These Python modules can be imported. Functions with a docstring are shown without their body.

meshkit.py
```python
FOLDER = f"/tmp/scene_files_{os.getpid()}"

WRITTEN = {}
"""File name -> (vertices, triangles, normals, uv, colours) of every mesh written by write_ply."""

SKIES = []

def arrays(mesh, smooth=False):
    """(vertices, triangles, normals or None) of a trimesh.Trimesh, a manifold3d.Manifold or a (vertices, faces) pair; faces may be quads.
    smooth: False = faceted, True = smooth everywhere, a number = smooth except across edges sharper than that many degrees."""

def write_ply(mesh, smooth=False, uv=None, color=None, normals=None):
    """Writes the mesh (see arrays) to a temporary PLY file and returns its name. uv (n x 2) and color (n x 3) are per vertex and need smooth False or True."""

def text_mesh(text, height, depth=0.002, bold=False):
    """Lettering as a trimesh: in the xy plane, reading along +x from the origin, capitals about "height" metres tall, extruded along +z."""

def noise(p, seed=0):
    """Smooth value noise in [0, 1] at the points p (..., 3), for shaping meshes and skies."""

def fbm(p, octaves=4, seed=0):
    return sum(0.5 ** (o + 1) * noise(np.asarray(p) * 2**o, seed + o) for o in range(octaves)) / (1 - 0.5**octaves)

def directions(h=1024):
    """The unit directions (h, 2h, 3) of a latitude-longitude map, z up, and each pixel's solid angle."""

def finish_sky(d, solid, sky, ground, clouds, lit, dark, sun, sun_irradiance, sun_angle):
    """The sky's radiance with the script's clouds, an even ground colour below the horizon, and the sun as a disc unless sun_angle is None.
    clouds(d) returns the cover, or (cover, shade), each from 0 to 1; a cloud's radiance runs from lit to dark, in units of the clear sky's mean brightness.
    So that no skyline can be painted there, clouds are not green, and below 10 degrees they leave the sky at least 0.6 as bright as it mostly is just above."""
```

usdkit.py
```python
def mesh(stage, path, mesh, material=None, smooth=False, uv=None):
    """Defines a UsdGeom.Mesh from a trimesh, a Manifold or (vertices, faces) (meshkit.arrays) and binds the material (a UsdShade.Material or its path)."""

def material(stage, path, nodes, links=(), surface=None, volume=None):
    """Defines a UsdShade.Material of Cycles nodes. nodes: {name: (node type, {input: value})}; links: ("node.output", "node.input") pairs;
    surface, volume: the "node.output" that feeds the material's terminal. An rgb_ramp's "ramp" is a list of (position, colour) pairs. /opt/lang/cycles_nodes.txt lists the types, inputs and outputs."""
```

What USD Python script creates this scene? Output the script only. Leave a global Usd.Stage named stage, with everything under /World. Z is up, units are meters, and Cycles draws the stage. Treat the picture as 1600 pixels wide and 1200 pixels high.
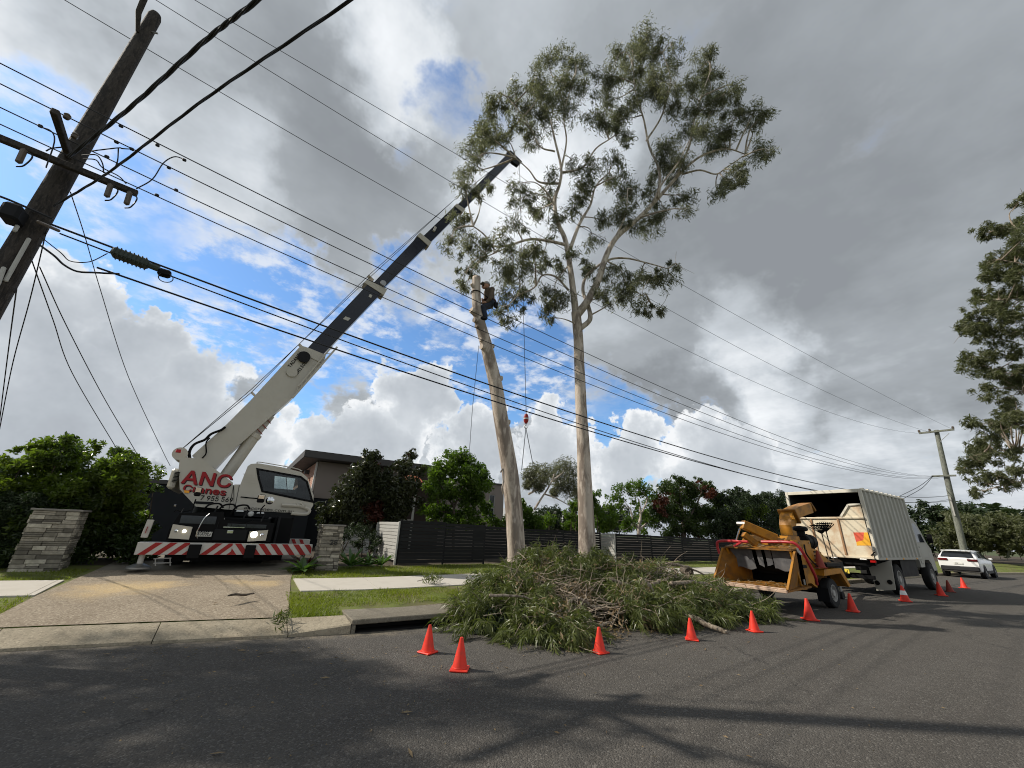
import math, random
import numpy as np, trimesh, usdkit, meshkit
from pxr import Usd, UsdGeom, UsdLux, UsdShade, Gf, Sdf, Vt

stage = Usd.Stage.CreateInMemory()
UsdGeom.SetStageUpAxis(stage, UsdGeom.Tokens.z)
UsdGeom.SetStageMetersPerUnit(stage, 1.0)
WORLD = UsdGeom.Xform.Define(stage, '/World'); stage.SetDefaultPrim(WORLD.GetPrim())
UsdGeom.Scope.Define(stage, '/World/Looks')

# ------------------------------------------------------------------ camera, sky, sun
EXPOSURE = 0.1
SKY_STRENGTH = 0.1
SUN_INTENSITY = 1.25
SUN_AZ, SUN_EL = math.radians(144.0), math.radians(40.0)
EYE = np.array([0.0, 0.0, 1.6])
PITCH, ROLL, AZ, FPX = math.radians(20.5), math.radians(2.2), math.radians(57.0), 616.0
_f = np.array([math.cos(PITCH) * math.cos(AZ), math.cos(PITCH) * math.sin(AZ), math.sin(PITCH)])
_r = np.array([math.sin(AZ), -math.cos(AZ), 0.0]); _u = np.cross(_r, _f)
_r, _u = math.cos(ROLL) * _r + math.sin(ROLL) * _u, -math.sin(ROLL) * _r + math.cos(ROLL) * _u
ROT = np.stack([_r, _u, -_f], 1)
cam = UsdGeom.Camera.Define(stage, '/World/camera')
cam.CreateFocalLengthAttr(24.0 * FPX / 1600.0)
cam.CreateHorizontalApertureAttr(24.0); cam.CreateVerticalApertureAttr(18.0)
cam.CreateClippingRangeAttr(Gf.Vec2f(0.05, 5000.0))
cam.CreateExposureAttr(EXPOSURE)
_m = np.eye(4); _m[:3, :3] = ROT.T; _m[3, :3] = EYE
cam.AddTransformOp().Set(Gf.Matrix4d(*_m.ravel().tolist()))

def sight(px, py):
    """Direction in which the photograph's point (px, py) was seen."""
    return ROT @ np.array([(px - 800) / FPX, (600 - py) / FPX, -1.0])
def at(px, py, x=None, y=None, z=None, D=None, az=None):
    """The place on the plane x=, y= or z= (or D metres off towards azimuth az) seen at that point."""
    d = sight(px, py)
    if x is not None: t = (x - EYE[0]) / d[0]
    elif y is not None: t = (y - EYE[1]) / d[1]
    elif z is not None: t = (z - EYE[2]) / d[2]
    else:
        t = D / (d[0] * math.cos(az) + d[1] * math.sin(az)) if az is not None else D / math.hypot(d[0], d[1])
    return EYE + d * t

class Graph:
    def __init__(self): self.nodes, self.links, self.k = {}, [], 0
    def n(self, kind, out, **inp):
        name = f'n{self.k}'; self.k += 1; vals = {}
        for key, v in inp.items():
            if isinstance(v, str) and '.' in v: self.links.append((v, f'{name}.{key}'))
            else: vals[key] = v
        self.nodes[name] = (kind, vals)
        return f'{name}.{out}'
    def math(self, op, a, b=0.0, c=None):
        kw = dict(math_type=op, value1=a, value2=b)
        if c is not None: kw['value3'] = c
        return self.n('math', 'value', **kw)
    def add(self, a, b): return self.math('add', a, b)
    def mul(self, a, b): return self.math('multiply', a, b)
    def ramp(self, v, lo, hi, a=0.0, b=1.0, kind='smoothstep'):
        return self.n('map_range', 'result', range_type=kind, value=v, from_min=lo, from_max=hi, to_min=a, to_max=b, clamp=True)
    def mix(self, fac, a, b, kind='mix'): return self.n('mix', 'color', mix_type=kind, fac=fac, color1=a, color2=b)
    def noise(self, vec, scale, detail=4.0, rough=0.55, out='fac', distortion=0.0):
        return self.n('noise_texture', out, vector=vec, scale=scale, detail=detail, roughness=rough, distortion=distortion)
    def done(self, path, surface=None, volume=None):
        return usdkit.material(stage, path, self.nodes, self.links, surface=surface, volume=volume)
def make_sky():
    g = Graph()
    sky = g.n('sky_texture', 'color', sky_type='single_scattering', sun_disc=False, sun_elevation=SUN_EL,
              sun_rotation=math.atan2(math.cos(SUN_AZ), math.sin(SUN_AZ)), air_density=1.0, aerosol_density=0.6, ozone_density=1.6)
    d = g.n('texture_coordinate', 'generated')
    sx = g.n('separate_xyz', 'x', vector=d); base = sx.split('.')[0]
    sz = f'{base}.z'
    up = g.math('maximum', sz, 0.0)
    den = g.add(up, 0.16)
    plane = g.n('vector_math', 'vector', math_type='divide', vector1=d, vector2=g.n('combine_xyz', 'vector', x=den, y=den, z=den))
    # billowing warp of the view direction, so that every edge of the cloud sheet is torn
    w1 = g.noise(d, 3.2, 6.0, 0.6, 'color')
    w1 = g.n('vector_math', 'vector', math_type='subtract', vector1=w1, vector2=(0.5, 0.5, 0.5))
    w1 = g.n('vector_math', 'vector', math_type='scale', vector1=w1, scale=0.50)
    dw = g.n('vector_math', 'vector', math_type='normalize', vector1=g.n('vector_math', 'vector', math_type='add', vector1=d, vector2=w1))
    def blob(px, py, r, soft=0.55, vec=dw):
        v = sight(px, py); v = v / np.linalg.norm(v)
        dot = g.n('vector_math', 'value', math_type='dot_product', vector1=vec, vector2=tuple(v))
        return g.ramp(dot, math.cos(math.radians(r)), math.cos(math.radians(r * (1 - soft))))
    def total(bs):
        t = bs[0]
        for b in bs[1:]: t = g.math('maximum', t, b)
        return t
    # openings in the cloud sheet
    clear = total([blob(10, 240, 12, .8), blob(110, 340, 13, .7), blob(215, 400, 15), blob(310, 440, 14), blob(395, 500, 10), blob(450, 440, 7), blob(480, 500, 11),
                   blob(570, 520, 11), blob(660, 520, 12), blob(760, 545, 12), blob(850, 570, 12), blob(930, 625, 11), blob(1010, 690, 9), blob(440, 645, 9), blob(760, 620, 9),
                   g.mul(blob(715, 205, 7, .9), 0.62), g.mul(blob(655, 250, 5, .9), 0.5)])
    n1 = g.noise(plane, 1.7, 9.0, 0.60)
    n1b = g.noise(plane, 5.5, 7.0, 0.62)
    dens = g.add(g.add(g.mul(n1, 0.95), g.mul(n1b, 0.55)), 0.06)
    dens = g.add(dens, g.mul(clear, -0.46))
    sheet = g.ramp(dens, 0.34, 0.66)
    # small flakes of high cloud across the openings
    fl = g.noise(plane, 9.0, 5.0, 0.62)
    fl2 = g.noise(plane, 2.6, 3.0, 0.5)
    flz = total([blob(640, 520, 17, 0.8), blob(420, 480, 12, 0.8), blob(820, 560, 15, 0.8), blob(300, 560, 10, 0.8), blob(60, 250, 10, .8)])
    flake = g.mul(g.ramp(g.add(fl, g.mul(g.add(fl2, -0.5), 0.5)), 0.44, 0.68), g.add(g.mul(flz, 0.75), 0.08))
    # heaped clouds low above the skyline
    w2 = g.noise(d, 7.5, 5.0, 0.6, 'color')
    w2 = g.n('vector_math', 'vector', math_type='subtract', vector1=w2, vector2=(0.5, 0.5, 0.5))
    w2 = g.n('vector_math', 'vector', math_type='scale', vector1=w2, scale=0.30)
    dh = g.n('vector_math', 'vector', math_type='normalize', vector1=g.n('vector_math', 'vector', math_type='add', vector1=d, vector2=w2))
    c1 = g.noise(d, 4.6, 8.0, 0.58)
    c2 = g.noise(d, 14.0, 7.0, 0.62)
    heap = g.add(g.add(g.mul(c1, 0.6), g.mul(c2, 0.4)), -0.5)
    hz = total([blob(x, y, r, 1.0, dh) for x, y, r in ((100, 620, 15), (270, 625, 12), (10, 680, 17), (340, 700, 9), (590, 690, 10), (665, 625, 8),
                (750, 705, 8), (520, 715, 8), (870, 705, 8), (980, 735, 8), (1120, 725, 9), (215, 535, 6), (60, 515, 8))])
    heapd = g.add(g.mul(hz, 0.70), g.mul(heap, 2.0))
    heapc = g.ramp(heapd, 0.26, 0.40)
    # light and shade of the sheet
    n2 = g.noise(plane, 1.15, 5.0, 0.55)
    n3 = g.noise(plane, 3.4, 6.0, 0.6)
    dark = total([blob(1240, 140, 30, .9), blob(1500, 300, 30, .9), blob(1450, 560, 18, .9), blob(420, 180, 17, .8), blob(560, 330, 13, .8), blob(1050, 620, 7, .8)])
    glow = total([blob(60, 90, 20, .95), blob(150, 160, 16, .95), blob(300, 240, 11, .95), blob(620, 150, 8, .9), blob(880, 230, 11, .95), blob(800, 330, 9, .9), blob(1330, 720, 9, .9), blob(1160, 500, 8, .9), blob(1180, 640, 10, .9), blob(1560, 760, 8, .9)])
    tone = g.add(g.add(g.mul(n2, 1.15), g.mul(n3, 0.62)), -0.44)
    tone = g.add(tone, g.mul(dark, -0.34))
    tone = g.add(tone, g.mul(glow, 0.42))
    tone = g.ramp(tone, 0.0, 0.95, kind='linear')
    col = g.n('rgb_ramp', 'color', fac=tone, ramp=[(0, (0.275, 0.298, 0.322)), (0.35, (0.38, 0.412, 0.442)), (0.65, (0.585, 0.63, 0.675)), (1.0, (0.92, 0.95, 0.98))])
    # thin edges of the sheet let more light through
    rim = g.ramp(dens, 0.40, 0.72, 1.0, 0.0)
    col = g.mix(g.mul(rim, 0.35), col, (0.86, 0.90, 0.95))
    # heaped clouds: white shoulders, grey undersides
    ht = g.add(g.mul(c1, 1.5), g.mul(g.ramp(heapd, 0.30, 1.0, 1.0, 0.0, 'linear'), 0.55))
    ht = g.add(g.add(ht, -0.27), g.mul(g.add(c2, -0.5), 0.8))
    ht = g.ramp(ht, 0.48, 1.04, kind='linear')
    hcol = g.n('rgb_ramp', 'color', fac=ht, ramp=[(0, (0.31, 0.34, 0.38)), (0.4, (0.50, 0.54, 0.585)), (0.75, (0.70, 0.74, 0.78)), (1.0, (0.90, 0.92, 0.94))])
    K = CLOUD
    scale = lambda c: g.n('vector_math', 'vector', math_type='scale', vector1=c, scale=K)
    blue = g.n('vector_math', 'vector', math_type='multiply', vector1=sky, vector2=BLUE)
    out = g.mix(flake, blue, scale(g.mix(0.0, (0.80, 0.84, 0.90), (0, 0, 0))))
    out = g.mix(sheet, out, scale(col))
    out = g.mix(heapc, out, scale(hcol))
    # pale haze low down
    hazy = g.ramp(sz, 0.0, 0.16, 0.55, 0.0)
    out = g.mix(hazy, out, scale(g.mix(0.0, (0.50, 0.54, 0.59), (0, 0, 0))))
    bg = g.n('background_shader', 'background', color=out, strength=SKY_STRENGTH)
    return g.done('/World/Looks/sky_look', surface=bg)
CLOUD = 9.6
BLUE = (1.05, 1.42, 1.72)
dome = UsdLux.DomeLight.Define(stage, '/World/sky')
UsdShade.MaterialBindingAPI.Apply(dome.GetPrim()).Bind(make_sky())
dome.GetPrim().SetCustomDataByKey('kind', 'structure')
sun = UsdLux.DistantLight.Define(stage, '/World/sun')
sun.CreateIntensityAttr(SUN_INTENSITY); sun.CreateNormalizeAttr(True) if hasattr(sun, 'CreateNormalizeAttr') else None
sun.CreateAngleAttr(0.6); sun.CreateColorAttr(Gf.Vec3f(1.0, 0.93, 0.82))
sun.AddRotateXYZOp().Set(Gf.Vec3f(0.0, 90.0 - math.degrees(SUN_EL), math.degrees(SUN_AZ)))
# ------------------------------------------------------------------ helpers
_names = {}
def path_for(parent, name):
    key = (parent, name); k = _names.get(key, 0); _names[key] = k + 1
    return f'{parent}/{name}' if k == 0 else f'{parent}/{name}_{k:03d}'
def tag(prim, label=None, cat=None, group=None, kind=None):
    for key, v in (('label', label), ('category', cat), ('group', group), ('kind', kind)):
        if v: prim.SetCustomDataByKey(key, v)
    return prim
LOOK = lambda name: f'/World/Looks/{name}'

def _chamfer_faces():
    v = []
    for i in range(3):
        for s in np.ndindex(2, 2, 2):
            s = np.array(s) * 2 - 1; p = s * np.array([1.0, 1.0, 1.0]) * 0.8; p[i] = s[i]; v.append(p)
    h = trimesh.convex.convex_hull(np.array(v)); order = [int(np.argmin(((h.vertices - p) ** 2).sum(1))) for p in v]
    inv = {o: k for k, o in enumerate(order)}
    return np.array([[inv[int(i)] for i in f] for f in h.faces])
_CH = _chamfer_faces()

class MB:
    """Collects triangles of one mesh."""
    def __init__(self): self.v, self.f, self.n = [], [], 0
    def raw(self, v, f):
        v = np.asarray(v, float); f = np.asarray(f, int)
        if f.shape[1] == 4: f = np.vstack([f[:, [0, 1, 2]], f[:, [0, 2, 3]]])
        self.v.append(v); self.f.append(f + self.n); self.n += len(v); return self
    def tm(self, m, T=None):
        v = np.array(m.vertices)
        if T is not None: v = v @ T[:3, :3].T + T[:3, 3]
        return self.raw(v, m.faces)
    def box(self, c, size, bev=0.0, R=None):
        c, h = np.asarray(c, float), np.asarray(size, float) / 2
        if bev <= 0:
            v = np.array([[x, y, z] for x in (-1, 1) for y in (-1, 1) for z in (-1, 1)]) * h
            f = np.array([[0, 1, 3, 2], [4, 6, 7, 5], [0, 4, 5, 1], [2, 3, 7, 6], [0, 2, 6, 4], [1, 5, 7, 3]])
        else:
            b = min(bev, h.min() * 0.9); v = []
            for i in range(3):
                for s in np.ndindex(2, 2, 2):
                    s = np.array(s) * 2 - 1; p = s * (h - b); p[i] = s[i] * h[i]; v.append(p)
            v, f = np.array(v), _CH
        if R is not None: v = v @ np.asarray(R).T
        return self.raw(v + c, f)
    def bb(self, x0, x1, y0, y1, z0, z1, bev=0.0):
        return self.box(((x0 + x1) / 2, (y0 + y1) / 2, (z0 + z1) / 2), (abs(x1 - x0), abs(y1 - y0), abs(z1 - z0)), bev)
    def bar(self, p, q, w, h, bev=0.0, up=(0, 0, 1)):
        p, q = np.asarray(p, float), np.asarray(q, float); d = q - p; L = np.linalg.norm(d); d /= L
        up = np.asarray(up, float); s = np.cross(up, d)
        if np.linalg.norm(s) < 1e-4: s = np.cross((1.0, 0, 0), d)
        s /= np.linalg.norm(s); u = np.cross(d, s)
        return self.box((p + q) / 2, (L, w, h), bev, np.stack([d, s, u], 1))
    def tube(self, pts, rad, n=8, caps=True):
        pts = np.asarray(pts, float); k = len(pts); rad = np.broadcast_to(np.asarray(rad, float), (k,))
        t = np.gradient(pts, axis=0); t /= np.linalg.norm(t, axis=1)[:, None] + 1e-12
        a = np.array([0, 0, 1.0]) if abs(t[0][2]) < 0.9 else np.array([1.0, 0, 0])
        s = np.cross(t[0], a); s /= np.linalg.norm(s); rings = []
        th = np.arange(n) / n * 2 * np.pi
        for i in range(k):
            s = s - t[i] * (s @ t[i]); s /= np.linalg.norm(s) + 1e-12; u = np.cross(t[i], s)
            rings.append(pts[i] + rad[i] * (np.cos(th)[:, None] * s + np.sin(th)[:, None] * u))
        v = np.vstack(rings); i = np.arange(k - 1)[:, None] * n; j = np.arange(n)[None]; j2 = (j + 1) % n
        f = np.stack([i + j, i + j2, i + n + j2, i + n + j], -1).reshape(-1, 4)
        f = np.vstack([f[:, [0, 1, 2]], f[:, [0, 2, 3]]])
        if caps:
            e = np.array([[0, b + 1, b] for b in range(1, n - 1)]); e2 = np.array([[0, b, b + 1] for b in range(1, n - 1)]) + (k - 1) * n
            f = np.vstack([f, e, e2])
        return self.raw(v, f)
    def cyl(self, p, q, r, n=16, r2=None): return self.tube([p, q], [r, r if r2 is None else r2], n)
    def lathe(self, prof, c=(0, 0, 0), axis='z', n=24):
        prof = np.asarray(prof, float); th = np.arange(n) / n * 2 * np.pi; k = len(prof)
        v = np.stack([prof[:, :1] * np.cos(th), prof[:, :1] * np.sin(th), np.repeat(prof[:, 1:], n, 1)], -1).reshape(-1, 3)
        if axis == 'y': v = v[:, [0, 2, 1]] * (1, 1, -1)
        if axis == 'x': v = v[:, [2, 1, 0]] * (1, 1, -1)
        i = np.arange(k - 1)[:, None] * n; j = np.arange(n)[None]; j2 = (j + 1) % n
        f = np.stack([i + j, i + j2, i + n + j2, i + n + j], -1).reshape(-1, 4)
        return self.raw(v + np.asarray(c, float), f)
    def prism(self, poly, a, b, axis='y', holes=()):
        """poly in the two other axes, in order, extruded from a to b along axis."""
        from shapely.geometry import Polygon
        m = trimesh.creation.extrude_polygon(Polygon(poly, [list(h) for h in holes]), abs(b - a), engine='earcut')
        v = np.array(m.vertices); v[:, 2] += min(a, b)
        if axis == 'y': v = v[:, [0, 2, 1]]; f = m.faces[:, ::-1]
        elif axis == 'x': v = v[:, [2, 0, 1]]; f = m.faces
        else: f = m.faces
        return self.raw(v, f)
    def quad(self, a, b, c, d): return self.raw([a, b, c, d], [[0, 1, 2], [0, 2, 3]])
    def arrays(self): return np.vstack(self.v), np.vstack(self.f)

class Thing:
    def __init__(self, name, label, cat, base=(0, 0, 0), group=None, kind=None):
        self.path = path_for('/World', name); self.base = np.asarray(base, float)
        x = UsdGeom.Xform.Define(stage, self.path); x.AddTranslateOp().Set(Gf.Vec3d(*map(float, base)))
        self.prim = tag(x.GetPrim(), label, cat, group, kind)
    def part(self, name, mb, mat, smooth=30, parent=None, label=None, kind=None):
        v, f = mb.arrays() if isinstance(mb, MB) else mb
        p = path_for(parent or self.path, name)
        m = usdkit.mesh(stage, p, (v - self.base, f), LOOK(mat), smooth=smooth)
        m.CreateDoubleSidedAttr(True)
        tag(m.GetPrim(), label, None, None, kind)
        return p
def single(name, mb, mat, label=None, cat=None, group=None, kind=None, smooth=30):
    v, f = mb.arrays() if isinstance(mb, MB) else mb
    p = path_for('/World', name)
    m = usdkit.mesh(stage, p, (v, f), LOOK(mat), smooth=smooth); m.CreateDoubleSidedAttr(True)
    tag(m.GetPrim(), label, cat, group, kind); return p
def duplicate(src, name, base, rotz=0.0, scale=1.0, label=None, cat=None, group=None):
    p = path_for('/World', name); x = UsdGeom.Xform.Define(stage, p); prim = x.GetPrim()
    prim.GetReferences().AddInternalReference(src.path)
    x.ClearXformOpOrder()
    x.AddTranslateOp().Set(Gf.Vec3d(*map(float, base)))
    x.AddRotateZOp().Set(float(math.degrees(rotz))); x.AddScaleOp().Set(Gf.Vec3f(scale))
    prim.SetInstanceable(True); return tag(prim, label, cat, group)
def lerp(a, b, t): return np.asarray(a, float) * (1 - t) + np.asarray(b, float) * t
def smooth_path(pts, n=6):
    """Catmull-Rom through the points."""
    p = np.asarray(pts, float); q = np.vstack([2 * p[0] - p[1], p, 2 * p[-1] - p[-2]]); out = []
    for i in range(1, len(q) - 2):
        for t in np.arange(n) / n:
            out.append(0.5 * (2 * q[i] + (q[i + 1] - q[i - 1]) * t + (2 * q[i - 1] - 5 * q[i] + 4 * q[i + 1] - q[i + 2]) * t ** 2 + (3 * q[i] - q[i - 1] - 3 * q[i + 1] + q[i + 2]) * t ** 3))
    return np.vstack(out + [p[-1]])
def text_on(mb, text, height, origin, right, up, depth=0.006, bold=False, center=False, stretch=1.0):
    m = meshkit.text_mesh(text, height, depth, bold); v = np.array(m.vertices)
    if center: v[:, 0] -= (v[:, 0].min() + v[:, 0].max()) / 2
    r, u = np.asarray(right, float), np.asarray(up, float); r = r / np.linalg.norm(r); u = u / np.linalg.norm(u); n = np.cross(r, u)
    mb.raw(np.asarray(origin, float) + v[:, :1] * r * stretch + v[:, 1:2] * u + v[:, 2:] * n, m.faces); return m.bounds

# ------------------------------------------------------------------ materials
def paint(name, color, rough=0.5, metal=0.0, spec=0.28, var=0.10, scale=3.0, dirt=None, dirt_amt=0.0, dirt_scale=2.0, bump=0.0, bump_scale=40.0, coat=0.0, stretch=(1, 1, 1), emit=0.0):
    g = Graph(); pos = g.n('geometry', 'position')
    if stretch != (1, 1, 1): pos = g.n('vector_math', 'vector', math_type='multiply', vector1=pos, vector2=stretch)
    nz = g.noise(pos, scale, 5.0, 0.6)
    c = np.array(color)
    col = g.mix(g.ramp(nz, 0.3, 0.7, kind='linear'), tuple(c * (1 - var)), tuple(c * (1 + var)))
    if dirt is not None:
        dz = g.noise(pos, dirt_scale, 7.0, 0.65)
        col = g.mix(g.mul(g.ramp(dz, 0.42, 0.68), dirt_amt), col, dirt)
    kw = dict(base_color=col, roughness=g.ramp(nz, 0.25, 0.75, max(0.02, rough - 0.08), min(1, rough + 0.08), 'linear'), metallic=metal, specular_ior_level=spec)
    if coat: kw.update(coat_weight=coat, coat_roughness=0.08)
    if emit: kw.update(emission_color=tuple(color), emission_strength=emit)
    if bump:
        bz = g.noise(pos, bump_scale, 4.0, 0.6)
        kw['normal'] = g.n('bump', 'normal', height=bz, strength=min(1.0, bump), distance=0.02)
    return g.done(LOOK(name), surface=g.n('principled_bsdf', 'BSDF', **kw))
def leafy(name, c1, c2, c3=None, rough=0.5, trans=0.35, scale=0.8, tcol=(1.3, 1.5, 0.6)):
    g = Graph(); rnd = g.n('geometry', 'random_per_island'); pos = g.n('geometry', 'position')
    nz = g.noise(pos, scale, 3.0, 0.5)
    ramp = [(0, c1), (0.6, c2), (1.0, c3 or c2)]
    t = g.add(g.mul(rnd, 0.65), g.ramp(nz, 0.3, 0.7, 0.0, 0.35, 'linear'))
    col = g.n('rgb_ramp', 'color', fac=t, ramp=ramp)
    a = g.n('principled_bsdf', 'BSDF', base_color=col, roughness=rough, specular_ior_level=0.4)
    tc = g.n('vector_math', 'vector', math_type='multiply', vector1=col, vector2=tcol)
    b = g.n('translucent_bsdf', 'BSDF', color=tc)
    return g.done(LOOK(name), surface=g.n('mix_closure', 'closure', fac=trans, closure1=a, closure2=b))
def glass(name, tint=(0.8, 0.85, 0.85)):
    g = Graph(); fr = g.n('fresnel', 'fac', IOR=1.5)
    a = g.n('transparent_bsdf', 'BSDF', color=tint); b = g.n('glossy_bsdf', 'BSDF', color=(0.9, 0.9, 0.9), roughness=0.03)
    return g.done(LOOK(name), surface=g.n('mix_closure', 'closure', fac=fr, closure1=a, closure2=b))

def asphalt():
    g = Graph(); pos = g.n('geometry', 'position')
    big = g.noise(pos, 0.35, 5.0, 0.6); mid = g.noise(pos, 3.0, 5.0, 0.65); fine = g.noise(pos, 90.0, 3.0, 0.7)
    lane = g.noise(g.n('vector_math', 'vector', math_type='multiply', vector1=pos, vector2=(0.06, 1.3, 0)), 1.0, 3.0, 0.5)
    vor = g.n('voronoi_texture', 'distance', vector=pos, scale=70.0); vcol = g.n('voronoi_texture', 'color', vector=pos, scale=70.0)
    vb = g.n('separate_xyz', 'x', vector=vcol)
    c = g.mix(g.ramp(big, 0.3, 0.7, kind='linear'), (0.060, 0.054, 0.047), (0.080, 0.073, 0.064))
    c = g.mix(g.mul(g.ramp(lane, 0.35, 0.7), 0.5), c, (0.085, 0.079, 0.071))
    c = g.mix(g.mul(g.ramp(mid, 0.45, 0.75), 0.35), c, (0.045, 0.041, 0.037))
    c = g.mix(g.mul(g.ramp(vb, 0.80, 0.97), 0.55), c, (0.17, 0.16, 0.145))
    c = g.mix(g.mul(g.ramp(vb, 0.0, 0.25, 1.0, 0.0), 0.5), c, (0.028, 0.026, 0.024))
    st = g.noise(pos, 0.9, 6.0, 0.7); c = g.mix(g.mul(g.ramp(st, 0.60, 0.72), 0.35), c, (0.036, 0.033, 0.030))
    cr_ = g.n('voronoi_texture', 'distance', vector=g.n('vector_math', 'vector', math_type='add', vector1=pos, vector2=g.noise(pos, 1.4, 5.0, 0.7, 'color')), scale=0.22, feature='distance_to_edge')
    c = g.mix(g.mul(g.ramp(cr_, 0.0, 0.006, 1.0, 0.0), g.mul(g.ramp(big, 0.45, 0.6), 0.7)), c, (0.025, 0.023, 0.021))
    sp_ = g.n('separate_xyz', 'x', vector=pos); sb = sp_.split('.')[0]
    edge = g.add(g.add(f'{sb}.y', g.mul(sp_, 0.21)), -7.78)
    edge = g.mul(g.mul(g.ramp(edge, -0.40, -0.02), g.ramp(sp_, 2.4, 3.4, 1.0, 0.0)), g.ramp(g.noise(pos, 5.0, 6.0, 0.7), 0.38, 0.62))
    c = g.mix(g.mul(edge, 0.8), c, (0.20, 0.17, 0.125))
    h = g.add(g.mul(vor, -0.9), g.mul(fine, 0.4))
    nrm = g.n('bump', 'normal', height=h, strength=0.9, distance=0.012)
    return g.done(LOOK('asphalt'), surface=g.n('principled_bsdf', 'BSDF', base_color=c, roughness=0.88, specular_ior_level=0.3, normal=nrm))
def driveway_look():
    g = Graph(); pos = g.n('geometry', 'position')
    mid = g.noise(pos, 1.2, 6.0, 0.65); fine = g.noise(pos, 60.0, 3.0, 0.7)
    vcol = g.n('voronoi_texture', 'color', vector=pos, scale=55.0); vb = g.n('separate_xyz', 'x', vector=vcol)
    c = g.mix(g.ramp(mid, 0.3, 0.7, kind='linear'), (0.19, 0.153, 0.112), (0.275, 0.23, 0.172))
    c = g.mix(g.mul(g.ramp(vb, 0.75, 0.98), 0.6), c, (0.42, 0.37, 0.29))
    c = g.mix(g.mul(g.ramp(vb, 0.0, 0.3, 1.0, 0.0), 0.6), c, (0.11, 0.085, 0.06))
    # sawdust blown over the slab
    def patch(x, y, r):
        d = g.n('vector_math', 'value', math_type='distance', vector1=pos, vector2=(x, y, 0.4))
        return g.ramp(g.add(d, g.mul(g.add(mid, -0.5), 1.6)), r * 0.2, r, 1.0, 0.0)
    for x, y, r, k in SAWDUST: c = g.mix(g.mul(g.mul(patch(x, y, r), g.ramp(fine, 0.3, 0.6)), k), c, (0.58, 0.42, 0.20))
    h = g.add(g.mul(vb, 0.3), g.mul(fine, 0.5))
    nrm = g.n('bump', 'normal', height=h, strength=0.5, distance=0.01)
    return g.done(LOOK('aggregate'), surface=g.n('principled_bsdf', 'BSDF', base_color=c, roughness=0.9, specular_ior_level=0.2, normal=nrm))
def gum_bark(name, a, b, c, sc=1.0):
    g = Graph(); pos = g.n('geometry', 'position')
    st = g.n('vector_math', 'vector', math_type='multiply', vector1=pos, vector2=(sc, sc, 0.28 * sc))
    n1 = g.noise(st, 3.2, 6.0, 0.62, distortion=0.6); n2 = g.noise(st, 9.0, 5.0, 0.6); n3 = g.noise(pos, 30.0, 4.0, 0.6)
    col = g.mix(g.ramp(n1, 0.44, 0.58), a, b)
    col = g.mix(g.mul(g.ramp(n2, 0.52, 0.64), 0.6), col, c)
    nrm = g.n('bump', 'normal', height=g.add(n2, g.mul(n3, 0.4)), strength=0.5, distance=0.03)
    return g.done(LOOK(name), surface=g.n('principled_bsdf', 'BSDF', base_color=col, roughness=0.8, specular_ior_level=0.25, normal=nrm))

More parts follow.
